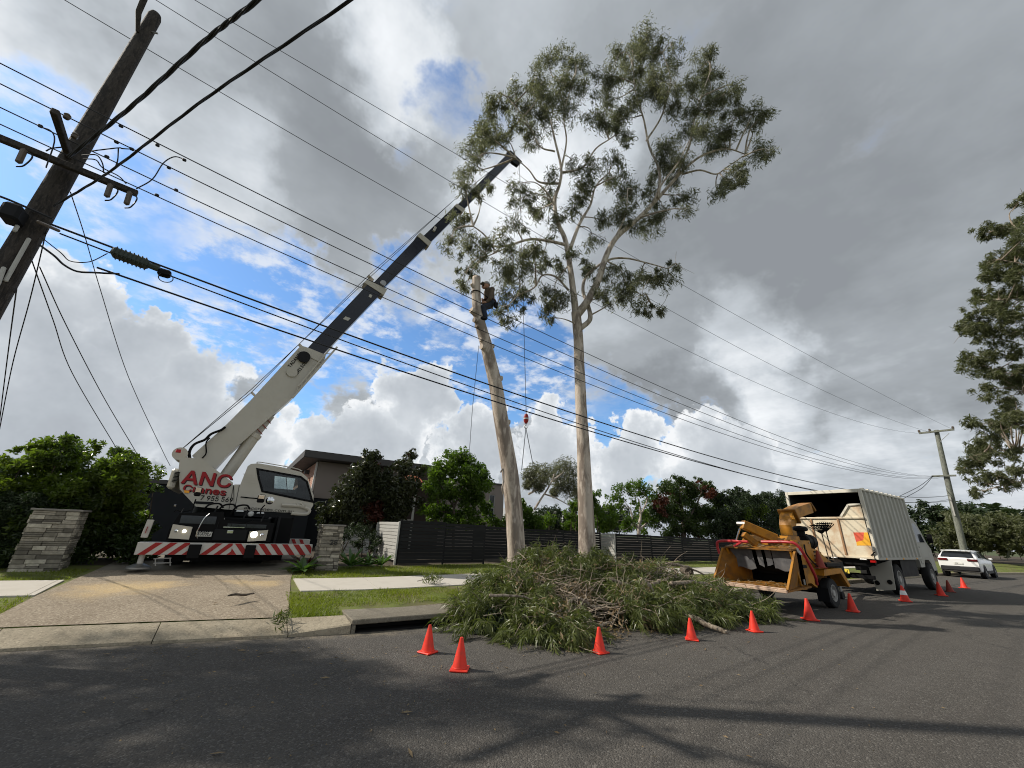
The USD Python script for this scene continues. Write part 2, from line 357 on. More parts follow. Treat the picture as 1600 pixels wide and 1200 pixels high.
SAWDUST = [(-1.45, 10.7, 1.0, 0.7), (-0.8, 10.9, 0.5, 0.4), (0.75, 10.5, 0.55, 0.5), (0.4, 10.9, 0.4, 0.35)]
asphalt(); driveway_look()
def cast_concrete(name, a, b, dark):
    g = Graph(); pos = g.n('geometry', 'position'); n1 = g.noise(pos, 1.6, 7.0, 0.68); n2 = g.noise(pos, 45.0, 4.0, 0.7); n3 = g.noise(pos, 7.0, 6.0, 0.7)
    vb = g.n('separate_xyz', 'x', vector=g.n('voronoi_texture', 'color', vector=pos, scale=60.0))
    c = g.mix(g.ramp(n1, 0.3, 0.7, kind='linear'), a, b); c = g.mix(g.mul(g.ramp(n3, 0.5, 0.7), 0.5), c, dark)
    c = g.mix(g.mul(g.ramp(vb, 0.0, 0.3, 1.0, 0.0), 0.45), c, tuple(0.5 * np.array(a))); c = g.mix(g.mul(g.ramp(vb, 0.8, 1.0), 0.4), c, tuple(1.4 * np.array(b)))
    return g.done(LOOK(name), surface=g.n('principled_bsdf', 'BSDF', base_color=c, roughness=0.9, specular_ior_level=0.2, normal=g.n('bump', 'normal', height=g.add(n2, g.mul(vb, 0.3)), strength=0.5, distance=0.01)))
cast_concrete('concrete', (0.235, 0.20, 0.145), (0.32, 0.28, 0.21), (0.15, 0.135, 0.095))
cast_concrete('drain_concrete', (0.13, 0.115, 0.088), (0.20, 0.18, 0.145), (0.085, 0.078, 0.06))
paint('old_concrete', (0.20, 0.18, 0.145), 0.9, var=0.25, scale=4.0, dirt=(0.09, 0.085, 0.07), dirt_amt=0.6, bump=0.4, bump_scale=70)
paint('path_concrete', (0.47, 0.44, 0.39), 0.9, var=0.10, scale=2.0, dirt=(0.30, 0.28, 0.24), dirt_amt=0.4, bump=0.25, bump_scale=90)
paint('soil', (0.060, 0.048, 0.034), 0.95, var=0.3, scale=6.0, bump=0.5, bump_scale=30)
paint('turf', (0.115, 0.14, 0.032), 0.95, var=0.3, scale=3.0, dirt=(0.13, 0.10, 0.06), dirt_amt=0.8, dirt_scale=1.2, bump=0.6, bump_scale=60)
paint('far_land', (0.06, 0.075, 0.03), 0.95, var=0.3, scale=0.3)
leafy('grass_blade', (0.13, 0.16, 0.022), (0.24, 0.255, 0.04), (0.36, 0.31, 0.11), trans=0.45)
leafy('gum_leaf', (0.105, 0.112, 0.075), (0.175, 0.180, 0.125), (0.29, 0.285, 0.215), rough=0.36, trans=0.52, tcol=(1.35, 1.4, 0.9))
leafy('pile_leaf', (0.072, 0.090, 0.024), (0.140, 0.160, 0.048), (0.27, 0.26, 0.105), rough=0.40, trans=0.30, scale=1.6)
leafy('bright_leaf', (0.058, 0.105, 0.015), (0.125, 0.185, 0.028), (0.24, 0.28, 0.045), rough=0.35, trans=0.52)
leafy('magnolia_leaf', (0.030, 0.038, 0.016), (0.062, 0.066, 0.028), (0.13, 0.10, 0.045), rough=0.25, trans=0.15)
leafy('red_leaf', (0.07, 0.02, 0.012), (0.13, 0.04, 0.022), (0.18, 0.08, 0.04), rough=0.4, trans=0.3)
leafy('hedge_leaf', (0.032, 0.055, 0.015), (0.075, 0.105, 0.024), (0.17, 0.19, 0.04), rough=0.28, trans=0.42)
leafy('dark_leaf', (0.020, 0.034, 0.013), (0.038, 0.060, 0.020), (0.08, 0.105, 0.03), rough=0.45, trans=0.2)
leafy('olive_leaf', (0.085, 0.095, 0.045), (0.14, 0.15, 0.075), (0.22, 0.22, 0.13), rough=0.5, trans=0.42, tcol=(1.3, 1.4, 0.8))
leafy('shrub_leaf', (0.070, 0.110, 0.018), (0.165, 0.205, 0.034), (0.34, 0.33, 0.08), rough=0.26, trans=0.5)
leafy('agave_leaf', (0.05, 0.10, 0.03), (0.10, 0.17, 0.045), (0.20, 0.25, 0.08), rough=0.35, trans=0.3)
leafy('dead_leaf', (0.16, 0.10, 0.05), (0.32, 0.26, 0.15), (0.55, 0.50, 0.36), rough=0.7, trans=0.2)
gum_bark('gum_trunk', (0.44, 0.375, 0.31), (0.21, 0.17, 0.14), (0.54, 0.47, 0.40))
gum_bark('gum_limb', (0.46, 0.40, 0.34), (0.24, 0.20, 0.165), (0.54, 0.48, 0.41), 2.0)
gum_bark('twig', (0.30, 0.25, 0.19), (0.13, 0.10, 0.075), (0.40, 0.34, 0.27), 4.0)
gum_bark('brown_bark', (0.10, 0.078, 0.058), (0.05, 0.04, 0.03), (0.16, 0.13, 0.10), 3.0)
gum_bark('pole_wood', (0.040, 0.033, 0.028), (0.020, 0.017, 0.015), (0.068, 0.057, 0.048), 4.0)
gum_bark('grey_pole', (0.165, 0.175, 0.145), (0.11, 0.115, 0.10), (0.23, 0.235, 0.20), 4.0)
paint('cut_wood', (0.30, 0.19, 0.10), 0.8, var=0.2, scale=20)
paint('cable', (0.018, 0.018, 0.02), 0.6, var=0.1)
paint('steel', (0.30, 0.30, 0.29), 0.4, metal=0.8, var=0.15)
paint('bright_steel', (0.6, 0.6, 0.6), 0.2, metal=1.0, var=0.08)
paint('insulator', (0.10, 0.08, 0.065), 0.3)
paint('label_plate', (0.42, 0.41, 0.38), 0.5)
paint('joint_box', (0.035, 0.045, 0.035), 0.5)
# ------------------------------------------------------------------ ground, road, kerb, paths
def K(x): return np.interp(x, [-80, -10, -2, 0, 1, 1.9, 3.1, 6, 12, 36, 42, 48, 54, 60, 70, 110], [12.0, 8.95, 8.16, 7.77, 7.55, 7.39, 7.28, 7.5, 7.65, 7.7, 7.1, 5.8, 3.6, 0.4, -8, -46])
def Hs(s): return np.interp(s, [0, 0.5, 2.1, 3.45, 5.5, 6.5, 12, 60, 400], [0.13, 0.16, 0.33, 0.41, 0.50, 0.57, 0.60, 0.7, 0.7])
def H(x, y): return Hs(np.asarray(y) - K(x))
def S(x, s, dz=0.0): return np.array([x, K(x) + s, Hs(s) + dz])
def sheet(xs, ss, dz=0.0, fz=None, jitter=0.0, seed=0):
    """A sheet following the kerb: xs along the street, ss metres behind the kerb line."""
    X, Sg = np.meshgrid(xs, ss, indexing='ij'); Z = Hs(Sg) if fz is None else fz(X, Sg)
    P = np.stack([X, K(X) + Sg, Z + dz], -1)
    if jitter: P[..., 2] += jitter * (meshkit.fbm(P * 1.7, 3, seed) - 0.5)
    n, m = X.shape; i = np.arange(n - 1)[:, None] * m; j = np.arange(m - 1)[None]
    f = np.stack([i + j, i + m + j, i + m + j + 1, i + j + 1], -1).reshape(-1, 4)
    return MB().raw(P.reshape(-1, 3), f)
single('ground', MB().bb(-900, 1200, -900, 1200, -0.4, -0.03), 'far_land', kind='structure')
xs = np.concatenate([np.arange(-60, -6, 3.0), np.arange(-6, 14, 0.5), np.arange(14, 112, 2.0)])
rd = sheet(xs, np.array([-11.5, -9, -7, -5, -3.5, -2.5, -1.6, -0.8, -0.3, 0.0]), fz=lambda X, s: 0.0 * X)
single('road', rd, 'asphalt', kind='structure')
def vz(X, s): return Hs(s) - np.where((X > -4.45) & (X < 4.0) & (s < 0.51), 0.2, 0.0) - np.where((X > 1.9) & (X < 4.0) & (s < 1.0), 0.06, 0.0)
single('verge', sheet(xs, np.array([0.15, 0.50, 0.52, 1.0, 1.5, 2.1, 2.7, 3.45, 4.2, 5.0, 5.6]), fz=vz, jitter=0.03, seed=3), 'turf', kind='structure')
single('garden_ground', sheet(xs, np.array([5.6, 6.5, 8, 12, 20, 40, 80, 160]), jitter=0.04), 'soil', kind='structure')
xr = np.concatenate([np.arange(-60, 40, 4.0), np.arange(40, 112, 2.0)])
single('far_verge', sheet(xr, np.array([-60.0, -30, -20, -14, -11.4]), fz=lambda X, s: 0.0 * X + 0.10), 'turf', kind='structure')

dw = Thing('driveway', None, None, kind='structure')
Lx = lambda s: np.interp(s, [0.5, 3.4, 6.2, 14], [-2.50, -2.32, -2.2, -2.2])
Rx = lambda s: np.interp(s, [0.5, 3.4, 6.2, 14], [1.08, 1.36, 1.75, 2.0])
def slab(s0, s1, n=8, m=10, dz=0.012):
    ss = np.linspace(s0, s1, n); t = np.linspace(0, 1, m)
    P = np.array([[S(Lx(s) * (1 - u) + Rx(s) * u, s, dz) for u in t] for s in ss]); i = np.arange(n - 1)[:, None] * m; j = np.arange(m - 1)[None]
    f = np.stack([i + j, i + j + 1, i + m + j + 1, i + m + j], -1).reshape(-1, 4)
    mb = MB().raw(P.reshape(-1, 3), f)
    for e in (0, m - 1): # side edges
        for a in range(n - 1): mb.quad(P[a, e], P[a + 1, e], P[a + 1, e] - (0, 0, 0.08), P[a, e] - (0, 0, 0.08))
    return mb
dw.part('slab', slab(0.52, 3.40), 'aggregate')
dw.part('slab', slab(3.412, 4.75), 'aggregate')
dw.part('slab', slab(4.762, 13.5), 'old_concrete', label='grey concrete slab under the crane')
# gently sloping lip between road and driveway
ap = Thing('driveway_lip', None, None, kind='structure')
def lip(x0, x1, h0=1.0, h1=1.0):
    mb = MB(); xx = np.linspace(x0, x1, 6); pr = []
    for x in xx:
        u = (x - x0) / (x1 - x0)
        a = [(0, 0.0), (0.0, 0.035), (0.03, 0.045), (0.50, 0.165), (0.50, 0.06)]; b = [(0, 0.0), (0.0, 0.12), (0.03, 0.14), (0.50, 0.175), (0.50, 0.06)]
        w = h0 * (1 - u) + h1 * u
        pr.append([(x, K(x) + p[0] * w + q[0] * (1 - w) - 0.02, p[1] * w + q[1] * (1 - w)) for p, q in zip(a, b)])
    for A, B in zip(pr[:-1], pr[1:]):
        for k in range(4): mb.quad(A[k], B[k], B[k + 1], A[k + 1])
    for A in (pr[0], pr[-1]): mb.raw(A, [[0, 1, 2], [0, 2, 3], [0, 3, 4]])
    return mb
edges = [-4.4, -2.2, -0.55, 1.06]
for a, b in zip(edges[:-1], edges[1:]): ap.part('concrete_section', lip(a + 0.006, b - 0.006), 'concrete', smooth=20)
ap.part('kerb_ramp', lip(1.066, 1.92, 1.0, 0.0), 'concrete', smooth=20)
# storm water inlet with its slab and dark throat
si = Thing('storm_drain', 'grey concrete kerb inlet slab with dark slot between driveway lip and branch pile', 'drain', S(2.6, 0))
x0, x1 = 1.93, 3.95
A, B = np.array([x0, K(x0) - 0.02]), np.array([x1, K(x1) - 0.02]); ux = (B - A) / np.linalg.norm(B - A); uy = np.array([-ux[1], ux[0]])
def ibox(a, b, c, d, z0, z1, bev=0.012):
    p = A + ux * (a + b) / 2 + uy * (c + d) / 2
    return MB().box((p[0], p[1], (z0 + z1) / 2), (b - a, d - c, z1 - z0), bev, np.array([[ux[0], uy[0], 0], [ux[1], uy[1], 0], [0, 0, 1]]))
LL = np.linalg.norm(B - A)
si.part('lintel', ibox(0, LL, 0, 0.98, 0.115, 0.19), 'drain_concrete')
si.part('cheek', ibox(0.0, 0.07, 0.006, 0.30, -0.02, 0.114), 'drain_concrete'); si.part('cheek', ibox(LL - 0.07, LL, 0.006, 0.30, -0.02, 0.114), 'drain_concrete')
paint('dark_pit', (0.012, 0.012, 0.012), 0.95)
si.part('pit_wall', ibox(0.07, LL - 0.07, 0.30, 0.36, -0.25, 0.112), 'dark_pit')
si.part('pit_floor', ibox(0.07, LL - 0.07, 0.03, 0.30, -0.02, 0.006), 'dark_pit')
kb = Thing('kerb', None, None, kind='structure')
def kerb_piece(a, b):
    mb = MB(); n = 5; xx = np.linspace(a, b, n); pr = [(-0.02, -0.02), (0.0, 0.12), (0.02, 0.14), (0.15, 0.145), (0.15, 0.05)]
    R_ = [[(x, K(x) + p[0], p[1]) for p in pr] for x in xx]
    for P, Q in zip(R_[:-1], R_[1:]):
        for k in range(4): mb.quad(P[k], Q[k], Q[k + 1], P[k + 1])
    for P in (R_[0], R_[-1]): mb.raw(P, [[0, 1, 2], [0, 2, 3], [0, 3, 4]])
    return mb
for a in np.arange(3.97, 60, 2.4): kb.part('kerb_stone', kerb_piece(a, a + 2.39), 'concrete')
for a in np.arange(-14.0, -4.5, 2.4): kb.part('kerb_stone', kerb_piece(a, min(a + 2.39, -4.42)), 'concrete')
# footpath in cast squares
fp = Thing('footpath', None, None, kind='structure')
def path_slab(a, b):
    n = 3; xx = np.linspace(a, b, n); mb = MB(); top = [[S(x, s, 0.022) for x in xx] for s in (2.1, 3.45)]
    for i in range(n - 1):
        mb.quad(top[0][i], top[0][i + 1], top[1][i + 1], top[1][i])
        for r, o in ((top[0], 1), (top[1], -1)):
            mb.quad(r[i], r[i + 1], r[i + 1] - (0, 0, 0.07), r[i] - (0, 0, 0.07))
    for i in (0, n - 1): mb.quad(top[0][i], top[1][i], top[1][i] - (0, 0, 0.07), top[0][i] - (0, 0, 0.07))
    return mb
for a in np.arange(1.42, 40, 1.5): fp.part('slab', path_slab(a, a + 1.49), 'path_concrete')
for a in np.arange(-13.0, -2.4, 1.5): fp.part('slab', path_slab(a, min(a + 1.49, -2.42)), 'path_concrete')

rng = np.random.default_rng(5)
def grass(name_label, regions, h=(0.03, 0.075), mat='grass_blade', name='grass'):
    V, n = [], 0
    for (xa, xb, sa, sb, dens) in regions:
        k = int((xb - xa) * (sb - sa) * dens); x = rng.uniform(xa, xb, k); s = rng.uniform(sa, sb, k)
        keep = meshkit.noise(np.stack([x * 1.5, s * 1.5, 0 * x], 1), 4) > rng.uniform(0.05, 0.62, k); x, s = x[keep], s[keep]; k = len(x)
        P = np.stack([x, K(x) + s, Hs(s) - 0.01], 1); th = rng.uniform(0, 2 * np.pi, k); w = rng.uniform(0.004, 0.010, k); hh = rng.uniform(*h, k) * (0.6 + 0.8 * meshkit.noise(np.stack([x * 2, s * 2, 0 * x], 1), 9))
        d = np.stack([np.cos(th), np.sin(th), 0 * th], 1); tilt = rng.normal(0, 0.45, (k, 2))
        tip = P + np.stack([tilt[:, 0] * hh, tilt[:, 1] * hh, hh], 1)
        V.append(np.stack([P - d * w[:, None], P + d * w[:, None], tip], 1).reshape(-1, 3)); n += k
    V = np.vstack(V); single(name, MB().raw(V, np.arange(len(V)).reshape(-1, 3)), mat, name_label, 'grass', None, 'stuff', smooth=False)
grass('short green lawn on the nature strip beside the footpath', [(1.15, 1.9, 0.5, 2.08, 3500), (1.9, 4.6, 1.0, 2.08, 3200), (1.4, 5.5, 3.5, 5.3, 2200), (5.5, 13, 3.5, 5.4, 900), (4.6, 9, 0.3, 2.08, 700), (13, 30, 3.5, 5.2, 250), (9, 26, 0.2, 2.08, 300), (-4.5, -2.45, 0.5, 2.08, 2600), (-6.5, -2.4, 3.5, 5.0, 1500), (36, 56, 0.2, 6, 40)])

# litter: leaves and chips on the road and driveway
V, F, n = [], [], 0
for k in range(420):
    if k < 150: px, py = rng.uniform(150, 720), rng.uniform(1015, 1110) if rng.random() < 0.75 else rng.uniform(1010, 1030)
    elif k < 240: px, py = rng.uniform(650, 1250), rng.uniform(985, 1060)
    elif k < 330: px, py = rng.uniform(330, 460), rng.uniform(905, 985)
    else: px, py = rng.uniform(60, 1500), rng.uniform(1000, 1190)
    c = at(px, py, z=0.0)
    s = c[1] - K(c[0])
    if s > 0: c = at(px, py, z=0.25); c[2] = H(c[0], c[1]) + 0.02
    c[2] += 0.012
    L, W = rng.uniform(0.006, 0.028), rng.uniform(0.003, 0.008)
    if rng.random() < 0.04: L, W = 0.06, 0.013
    a = rng.uniform(0, 2 * np.pi); d = np.array([math.cos(a), math.sin(a), rng.uniform(-0.15, 0.15)]); e = np.array([-math.sin(a), math.cos(a), rng.uniform(-0.3, 0.3)])
    V += [c - d * L, c + e * W + (0, 0, 0.006), c + d * L, c - e * W]; F += [[n, n + 1, n + 2], [n, n + 2, n + 3]]; n += 4
single('leaf_litter', MB().raw(V, F), 'dead_leaf', 'scattered dry leaves and chips lying on the road and driveway', 'leaf litter', None, 'stuff', smooth=False)
mb = MB(); a, b = at(355, 934, z=0.36), at(396, 930, z=0.36)
pts = [lerp(a, b, t) + (0, 0, 0.03 + 0.012 * math.sin(7 * t)) for t in np.linspace(0, 1, 8)]
mb.tube(pts, [0.012, 0.02, 0.022, 0.02, 0.022, 0.02, 0.015, 0.008], 6)
mb.tube([pts[5], pts[5] + np.array([0.12, -0.05, 0.02])], [0.012, 0.005], 5)
single('fallen_stick', mb, 'brown_bark', 'dark brown stick lying on the driveway in front of the crane', 'stick')

# ------------------------------------------------------------------ stone pillars
for i, c in enumerate([(0.21, 0.19, 0.155), (0.34, 0.305, 0.25), (0.12, 0.108, 0.09), (0.48, 0.44, 0.36)]): paint(f'stone_{i}', c, 0.9, var=0.22, scale=14, dirt=(0.08, 0.07, 0.05), dirt_amt=0.35, dirt_scale=8, bump=0.6, bump_scale=60)
paint('cap_stone', (0.20, 0.185, 0.165), 0.8, var=0.15, scale=8, bump=0.3)
paint('number_black', (0.015, 0.015, 0.015), 0.4)
def pillar(label, x0, x1, y0, y1, z0, z1, seed):
    r = np.random.default_rng(seed); t = Thing('stone_pillar', label, 'pillar', ((x0 + x1) / 2, (y0 + y1) / 2, z0), 'stone gate pillars')
    t.part('core', MB().bb(x0 + 0.03, x1 - 0.03, y0 + 0.03, y1 - 0.03, z0 - 0.1, z1), 'stone_2', smooth=False)
    nrow = int(round((z1 - z0) / 0.085)); hh = (z1 - z0) / nrow
    for face in range(4):
        along = (x0, x1) if face in (0, 2) else (y0, y1)
        for k in range(nrow):
            p = along[0]
            while p < along[1] - 0.01:
                w = min(r.uniform(0.14, 0.42), along[1] - p)
                if along[1] - p - w < 0.07: w = along[1] - p
                if r.random() < 0.4: rows = [(z0 + k * hh, z0 + (k + 0.5) * hh), (z0 + (k + 0.5) * hh, z0 + (k + 1) * hh)]
                else: rows = [(z0 + k * hh, z0 + (k + 1) * hh)]
                for za, zb in rows:
                    d = r.uniform(0.006, 0.034); mb = MB(); g = 0.003
                    if face == 0: mb.bb(p + g, p + w - g, y0 - d, y0 + 0.03, za + g, zb - g, 0.006)
                    elif face == 2: mb.bb(p + g, p + w - g, y1 - 0.03, y1 + d, za + g, zb - g, 0.006)
                    elif face == 1: mb.bb(x1 - 0.03, x1 + d, p + g, p + w - g, za + g, zb - g, 0.006)
                    else: mb.bb(x0 - d, x0 + 0.03, p + g, p + w - g, za + g, zb - g, 0.006)
                    t.part('stone', mb, f'stone_{r.choice(4, p=[.35, .3, .2, .15])}', smooth=False)
                p += w
    t.part('cap', MB().bb(x0 - 0.045, x1 + 0.045, y0 - 0.045, y1 + 0.045, z1 + 0.002, z1 + 0.045, 0.008), 'cap_stone', smooth=False)
    return t
zp = H(-3.2, 13.0) - 0.03
pillar('weathered stacked stone gate pillar left of the driveway against the hedge', -3.58, -2.86, 13.0, 13.6, zp, 1.66, 1)
p28 = pillar('stacked stone gate pillar carrying the house number 28 right of the crane', 2.03, 2.54, 12.0, 12.55, H(2.2, 12.0) - 0.03, 1.56, 2)
mb = MB(); text_on(mb, '28', 0.115, at(514, 851, y=11.96) + (0, -0.005, 0), (1, 0, 0), (0, 0, 1), 0.012, True)
p28.part('house_number', mb, 'number_black', smooth=False)

# ------------------------------------------------------------------ slat fences
paint('fence_dark', (0.014, 0.0145, 0.015), 0.6, spec=0.12, var=0.12, scale=3)
paint('fence_mid', (0.018, 0.0185, 0.019), 0.6, spec=0.12, var=0.12, scale=3)
paint('fence_grey', (0.40, 0.395, 0.37), 0.5, var=0.06, scale=3)
paint('fence_shade', (0.10, 0.105, 0.11), 0.5, var=0.06, scale=3)
def fence(label, p, q, top0, top1, mats, post_every=2.4, slat=0.088, gap=0.012, th=0.018, seed=0, bottom=None):
    p, q = np.array(p, float), np.array(q, float); L = np.linalg.norm(q - p); u = (q - p) / L; nrm = np.array([u[1], -u[0]])
    r = np.random.default_rng(seed); t = Thing('slat_fence', label, 'fence', (p[0], p[1], float(H(p[0], p[1]))), 'slat fences of the properties')
    nb = max(1, int(round(L / post_every))); ang = np.array([[u[0], nrm[0], 0], [u[1], nrm[1], 0], [0, 0, 1]])
    for i in range(nb + 1):
        c = p + u * L * i / nb; g = float(H(c[0], c[1])); tp = top0 + (top1 - top0) * i / nb
        t.part('post', MB().box((*(c - nrm * 0.036), (g + tp) / 2 - 0.05), (0.055, 0.05, tp - g + 0.1), 0.004, ang), mats[0], smooth=False)
    for i in range(nb):
        a, b = p + u * (L * i / nb + 0.004), p + u * (L * (i + 1) / nb - 0.004); m = (a + b) / 2; g = float(H(m[0], m[1])) + 0.05; tp = top0 + (top1 - top0) * (i + 0.5) / nb
        k = int((tp - g) / (slat + gap)); st = (tp - g) / k
        for j in range(k):
            zz = g + (j + 0.5) * st
            t.part('slat', MB().box((m[0], m[1], zz + r.normal(0, 0.0012)), (np.linalg.norm(b - a), th, st - gap), 0.003, ang), mats[r.integers(0, len(mats))], smooth=False)
    return t
DK = ['fence_dark', 'fence_dark', 'fence_mid']
fence('tall dark slat fence panel facing the street right of the pale side panel', (4.47, 13.0), (7.55, 13.0), 1.84, 1.76, DK, 1.54, seed=1)
fence('pale grey slat side fence lit by the sun, left end of the dark street fence', (4.44, 13.02), (4.44, 15.4), 1.78, 1.74, ['fence_grey'], 2.4, seed=2)
fence('low pale grey slat fence behind the strappy plants right of pillar 28', (2.95, 16.2), (4.42, 16.2), 1.42, 1.42, ['fence_grey'], 1.5, seed=3)
fence('set-back dark slat fence behind the two gum trunks', (7.60, 13.9), (14.20, 13.9), 1.76, 1.70, DK, 2.2, seed=4)
fence('short pale grey slat return fence just right of the big gum trunk', (14.22, 13.04), (14.22, 14.6), 1.68, 1.68, ['fence_grey'], 1.8, seed=5)
fence('long dark slat fence running from the pale return to behind the wood chipper', (14.25, 13.0), (31.0, 13.0), 1.68, 1.56, DK, 2.4, seed=6)
fence('dark boundary panel low at the far left behind the left stone pillar', (-9.5, 13.9), (-3.9, 13.9), 1.75, 1.75, DK, 1.9, seed=7)
# ------------------------------------------------------------------ house behind the fence
paint('render_taupe', (0.235, 0.20, 0.175), 0.85, var=0.05, scale=1.0, bump=0.2, bump_scale=120)
paint('render_slate', (0.022, 0.024, 0.027), 0.8, spec=0.08, var=0.06)
paint('roof_dark', (0.062, 0.058, 0.056), 0.6, var=0.1)
paint('brick_pink', (0.40, 0.24, 0.18), 0.9, var=0.12, scale=10, bump=0.3)
paint('brick_brown', (0.062, 0.045, 0.038), 0.9, var=0.2, scale=10, bump=0.3)
paint('trim_white', (0.62, 0.60, 0.57), 0.5, var=0.05)
paint('roof_tile', (0.36, 0.12, 0.06), 0.8, var=0.15, scale=5)
paint('dark_glass', (0.012, 0.014, 0.017), 0.08, spec=0.6)
hs = Thing('house', 'two storey taupe rendered house with dark overhanging flat roof behind the trees', 'house', (8, 24, 0.6))
hx0, hx1, hx2, hy, hz = 2.80, 8.6, 13.6, 21.0, 0.55
hs.part('wall', MB().bb(hx0, hx1, hy, hy + 9, 2.79, 4.42), 'render_taupe', smooth=False, label='upper taupe wall')
hs.part('wall', MB().bb(hx0 + 0.03, hx1, hy + 0.03, hy + 9, hz, 2.74), 'render_slate', smooth=False, label='dark slate lower wall')
hs.part('string_course', MB().bb(hx0 - 0.01, hx1, hy - 0.01, hy + 9, 2.74, 2.79), 'render_taupe', smooth=False)
w2 = MB()
for a, b, c, d in ((hx1, hx2, 0.6, 2.30),): pass
w2.bb(hx1 + 0.002, 12.57, hy + 0.4, hy + 8, hz, 4.27); w2.bb(12.97, hx2, hy + 0.4, hy + 8, hz, 4.27); w2.bb(12.57, 12.97, hy + 0.4, hy + 8, hz, 2.15); w2.bb(12.57, 12.97, hy + 0.4, hy + 8, 3.66, 4.27); w2.bb(12.57, 12.97, hy + 0.7, hy + 8, 2.15, 3.66)
hs.part('wall', w2, 'render_taupe', smooth=False, label='taupe wall of the right wing')
wf = MB(); wf.bb(12.57, 12.61, hy + 0.42, hy + 0.48, 2.15, 3.66); wf.bb(12.93, 12.97, hy + 0.42, hy + 0.48, 2.15, 3.66); wf.bb(12.61, 12.93, hy + 0.42, hy + 0.48, 2.15, 2.19); wf.bb(12.61, 12.93, hy + 0.42, hy + 0.48, 3.62, 3.66); wf.bb(12.61, 12.93, hy + 0.41, hy + 0.48, 2.86, 2.93)
fr = hs.part('window', wf, 'fence_grey', smooth=False)
hs.part('pane', MB().bb(12.61, 12.93, hy + 0.45, hy + 0.46, 2.19, 3.62), 'dark_glass', smooth=False, parent=fr)
rf = MB().bb(hx0 - 0.75, hx1 + 0.3, hy - 0.75, hy + 9.6, 4.44, 4.50); rf.bb(hx0 - 0.78, hx1 + 0.33, hy - 0.78, hy - 0.70, 4.46, 4.77); rf.bb(hx0 - 0.78, hx0 - 0.70, hy - 0.69, hy + 9.6, 4.46, 4.77); rf.bb(hx0 - 0.69, hx1 + 0.3, hy - 0.69, hy + 9.6, 4.62, 4.70)
hs.part('roof', rf, 'roof_dark', smooth=False)
hs.part('coping', MB().bb(hx1 + 0.05, hx2 + 0.06, hy + 0.34, hy + 8.1, 4.275, 4.36), 'roof_dark', smooth=False)
# sunlit brick side with its slit windows and trim
sd = MB().bb(hx0 - 0.06, hx0 - 0.004, hy + 0.25, hy + 1.35, 2.8, 4.40); sd.bb(hx0 - 0.06, hx0 - 0.004, hy + 1.75, hy + 8.5, 2.8, 4.40); sd.bb(hx0 - 0.06, hx0 - 0.004, hy + 1.35, hy + 1.75, 3.75, 4.40)
bw = hs.part('brick_wall', sd, 'brick_pink', smooth=False)
br = MB(); k = 0
for row in range(16):
    yy = hy + 0.25 - (0.12 if row % 2 else 0.0); za = 2.82 + row * 0.098
    while yy < hy + 8.4:
        a, b = max(yy + 0.005, hy + 0.255), min(yy + 0.235, hy + 8.49)
        if b - a > 0.03 and not (za < 3.75 and b > hy + 1.34 and a < hy + 1.76): br.bb(hx0 - 0.078, hx0 - 0.06, a, b, za, za + 0.086)
        yy += 0.24
hs.part('brick_facing', br, 'brick_pink', smooth=False, kind='stuff', parent=bw)
hs.part('window', MB().bb(hx0 - 0.03, hx0 - 0.006, hy + 1.37, hy + 1.73, 2.8, 3.74), 'dark_glass', smooth=False)
hs.part('downpipe', MB().bb(hx0 - 0.10, hx0 - 0.02, hy + 0.06, hy + 0.18, 0.6, 4.40, 0.01), 'trim_white', smooth=False)
hs.part('wall_light', MB().bb(hx0 - 0.30, hx0 - 0.08, hy + 2.1, hy + 2.4, 4.0, 4.2, 0.02), 'roof_dark', smooth=False)
# dark brick bay with a scrap of red tiled roof
bay = MB().bb(7.1, 8.55, hy - 1.6, hy - 0.80, hz, 4.30)
hs.part('brick_bay', bay, 'brick_brown', smooth=False)
tl = MB().prism([(hy - 2.2, 3.70), (hy - 1.62, 4.02), (hy - 1.62, 3.94), (hy - 2.2, 3.62)], 6.3, 7.25, 'x')
hs.part('tiled_roof', tl, 'roof_tile', smooth=False)
hs.part('post', MB().bb(6.95, 7.03, hy - 2.1, hy - 2.02, hz, 3.6), 'trim_white', smooth=False)
hs.part('post', MB().bb(6.2, 6.26, hy - 2.1, hy - 2.04, hz, 3.6), 'trim_white', smooth=False)
for zz in (1.9, 2.5): hs.part('balcony_rail', MB().bb(6.262, 6.948, hy - 2.1, hy - 2.05, zz, zz + 0.055), 'trim_white', smooth=False)
hs.part('garage_wall', MB().bb(-4.2, hx0 - 0.12, hy - 1.0, hy + 6, hz, 2.80), 'render_slate', smooth=False)
hs.part('garage_roof', MB().bb(-4.3, hx0 - 0.12, hy - 1.1, hy + 6.1, 2.803, 2.95), 'roof_dark', smooth=False)
# neighbour's pale roof far between the trees
fh = Thing('far_house', 'grey roofed house glimpsed far off just right of the gum trunk', 'house', (27, 36, 0.6))
fh.part('wall', MB().bb(22, 34, 36, 44, 0.5, 2.6), 'render_taupe', smooth=False)
fh.part('roof', MB().prism([(35.4, 2.62), (40, 4.1), (44.6, 2.62)], 21.5, 34.5, 'x'), 'label_plate', smooth=False)

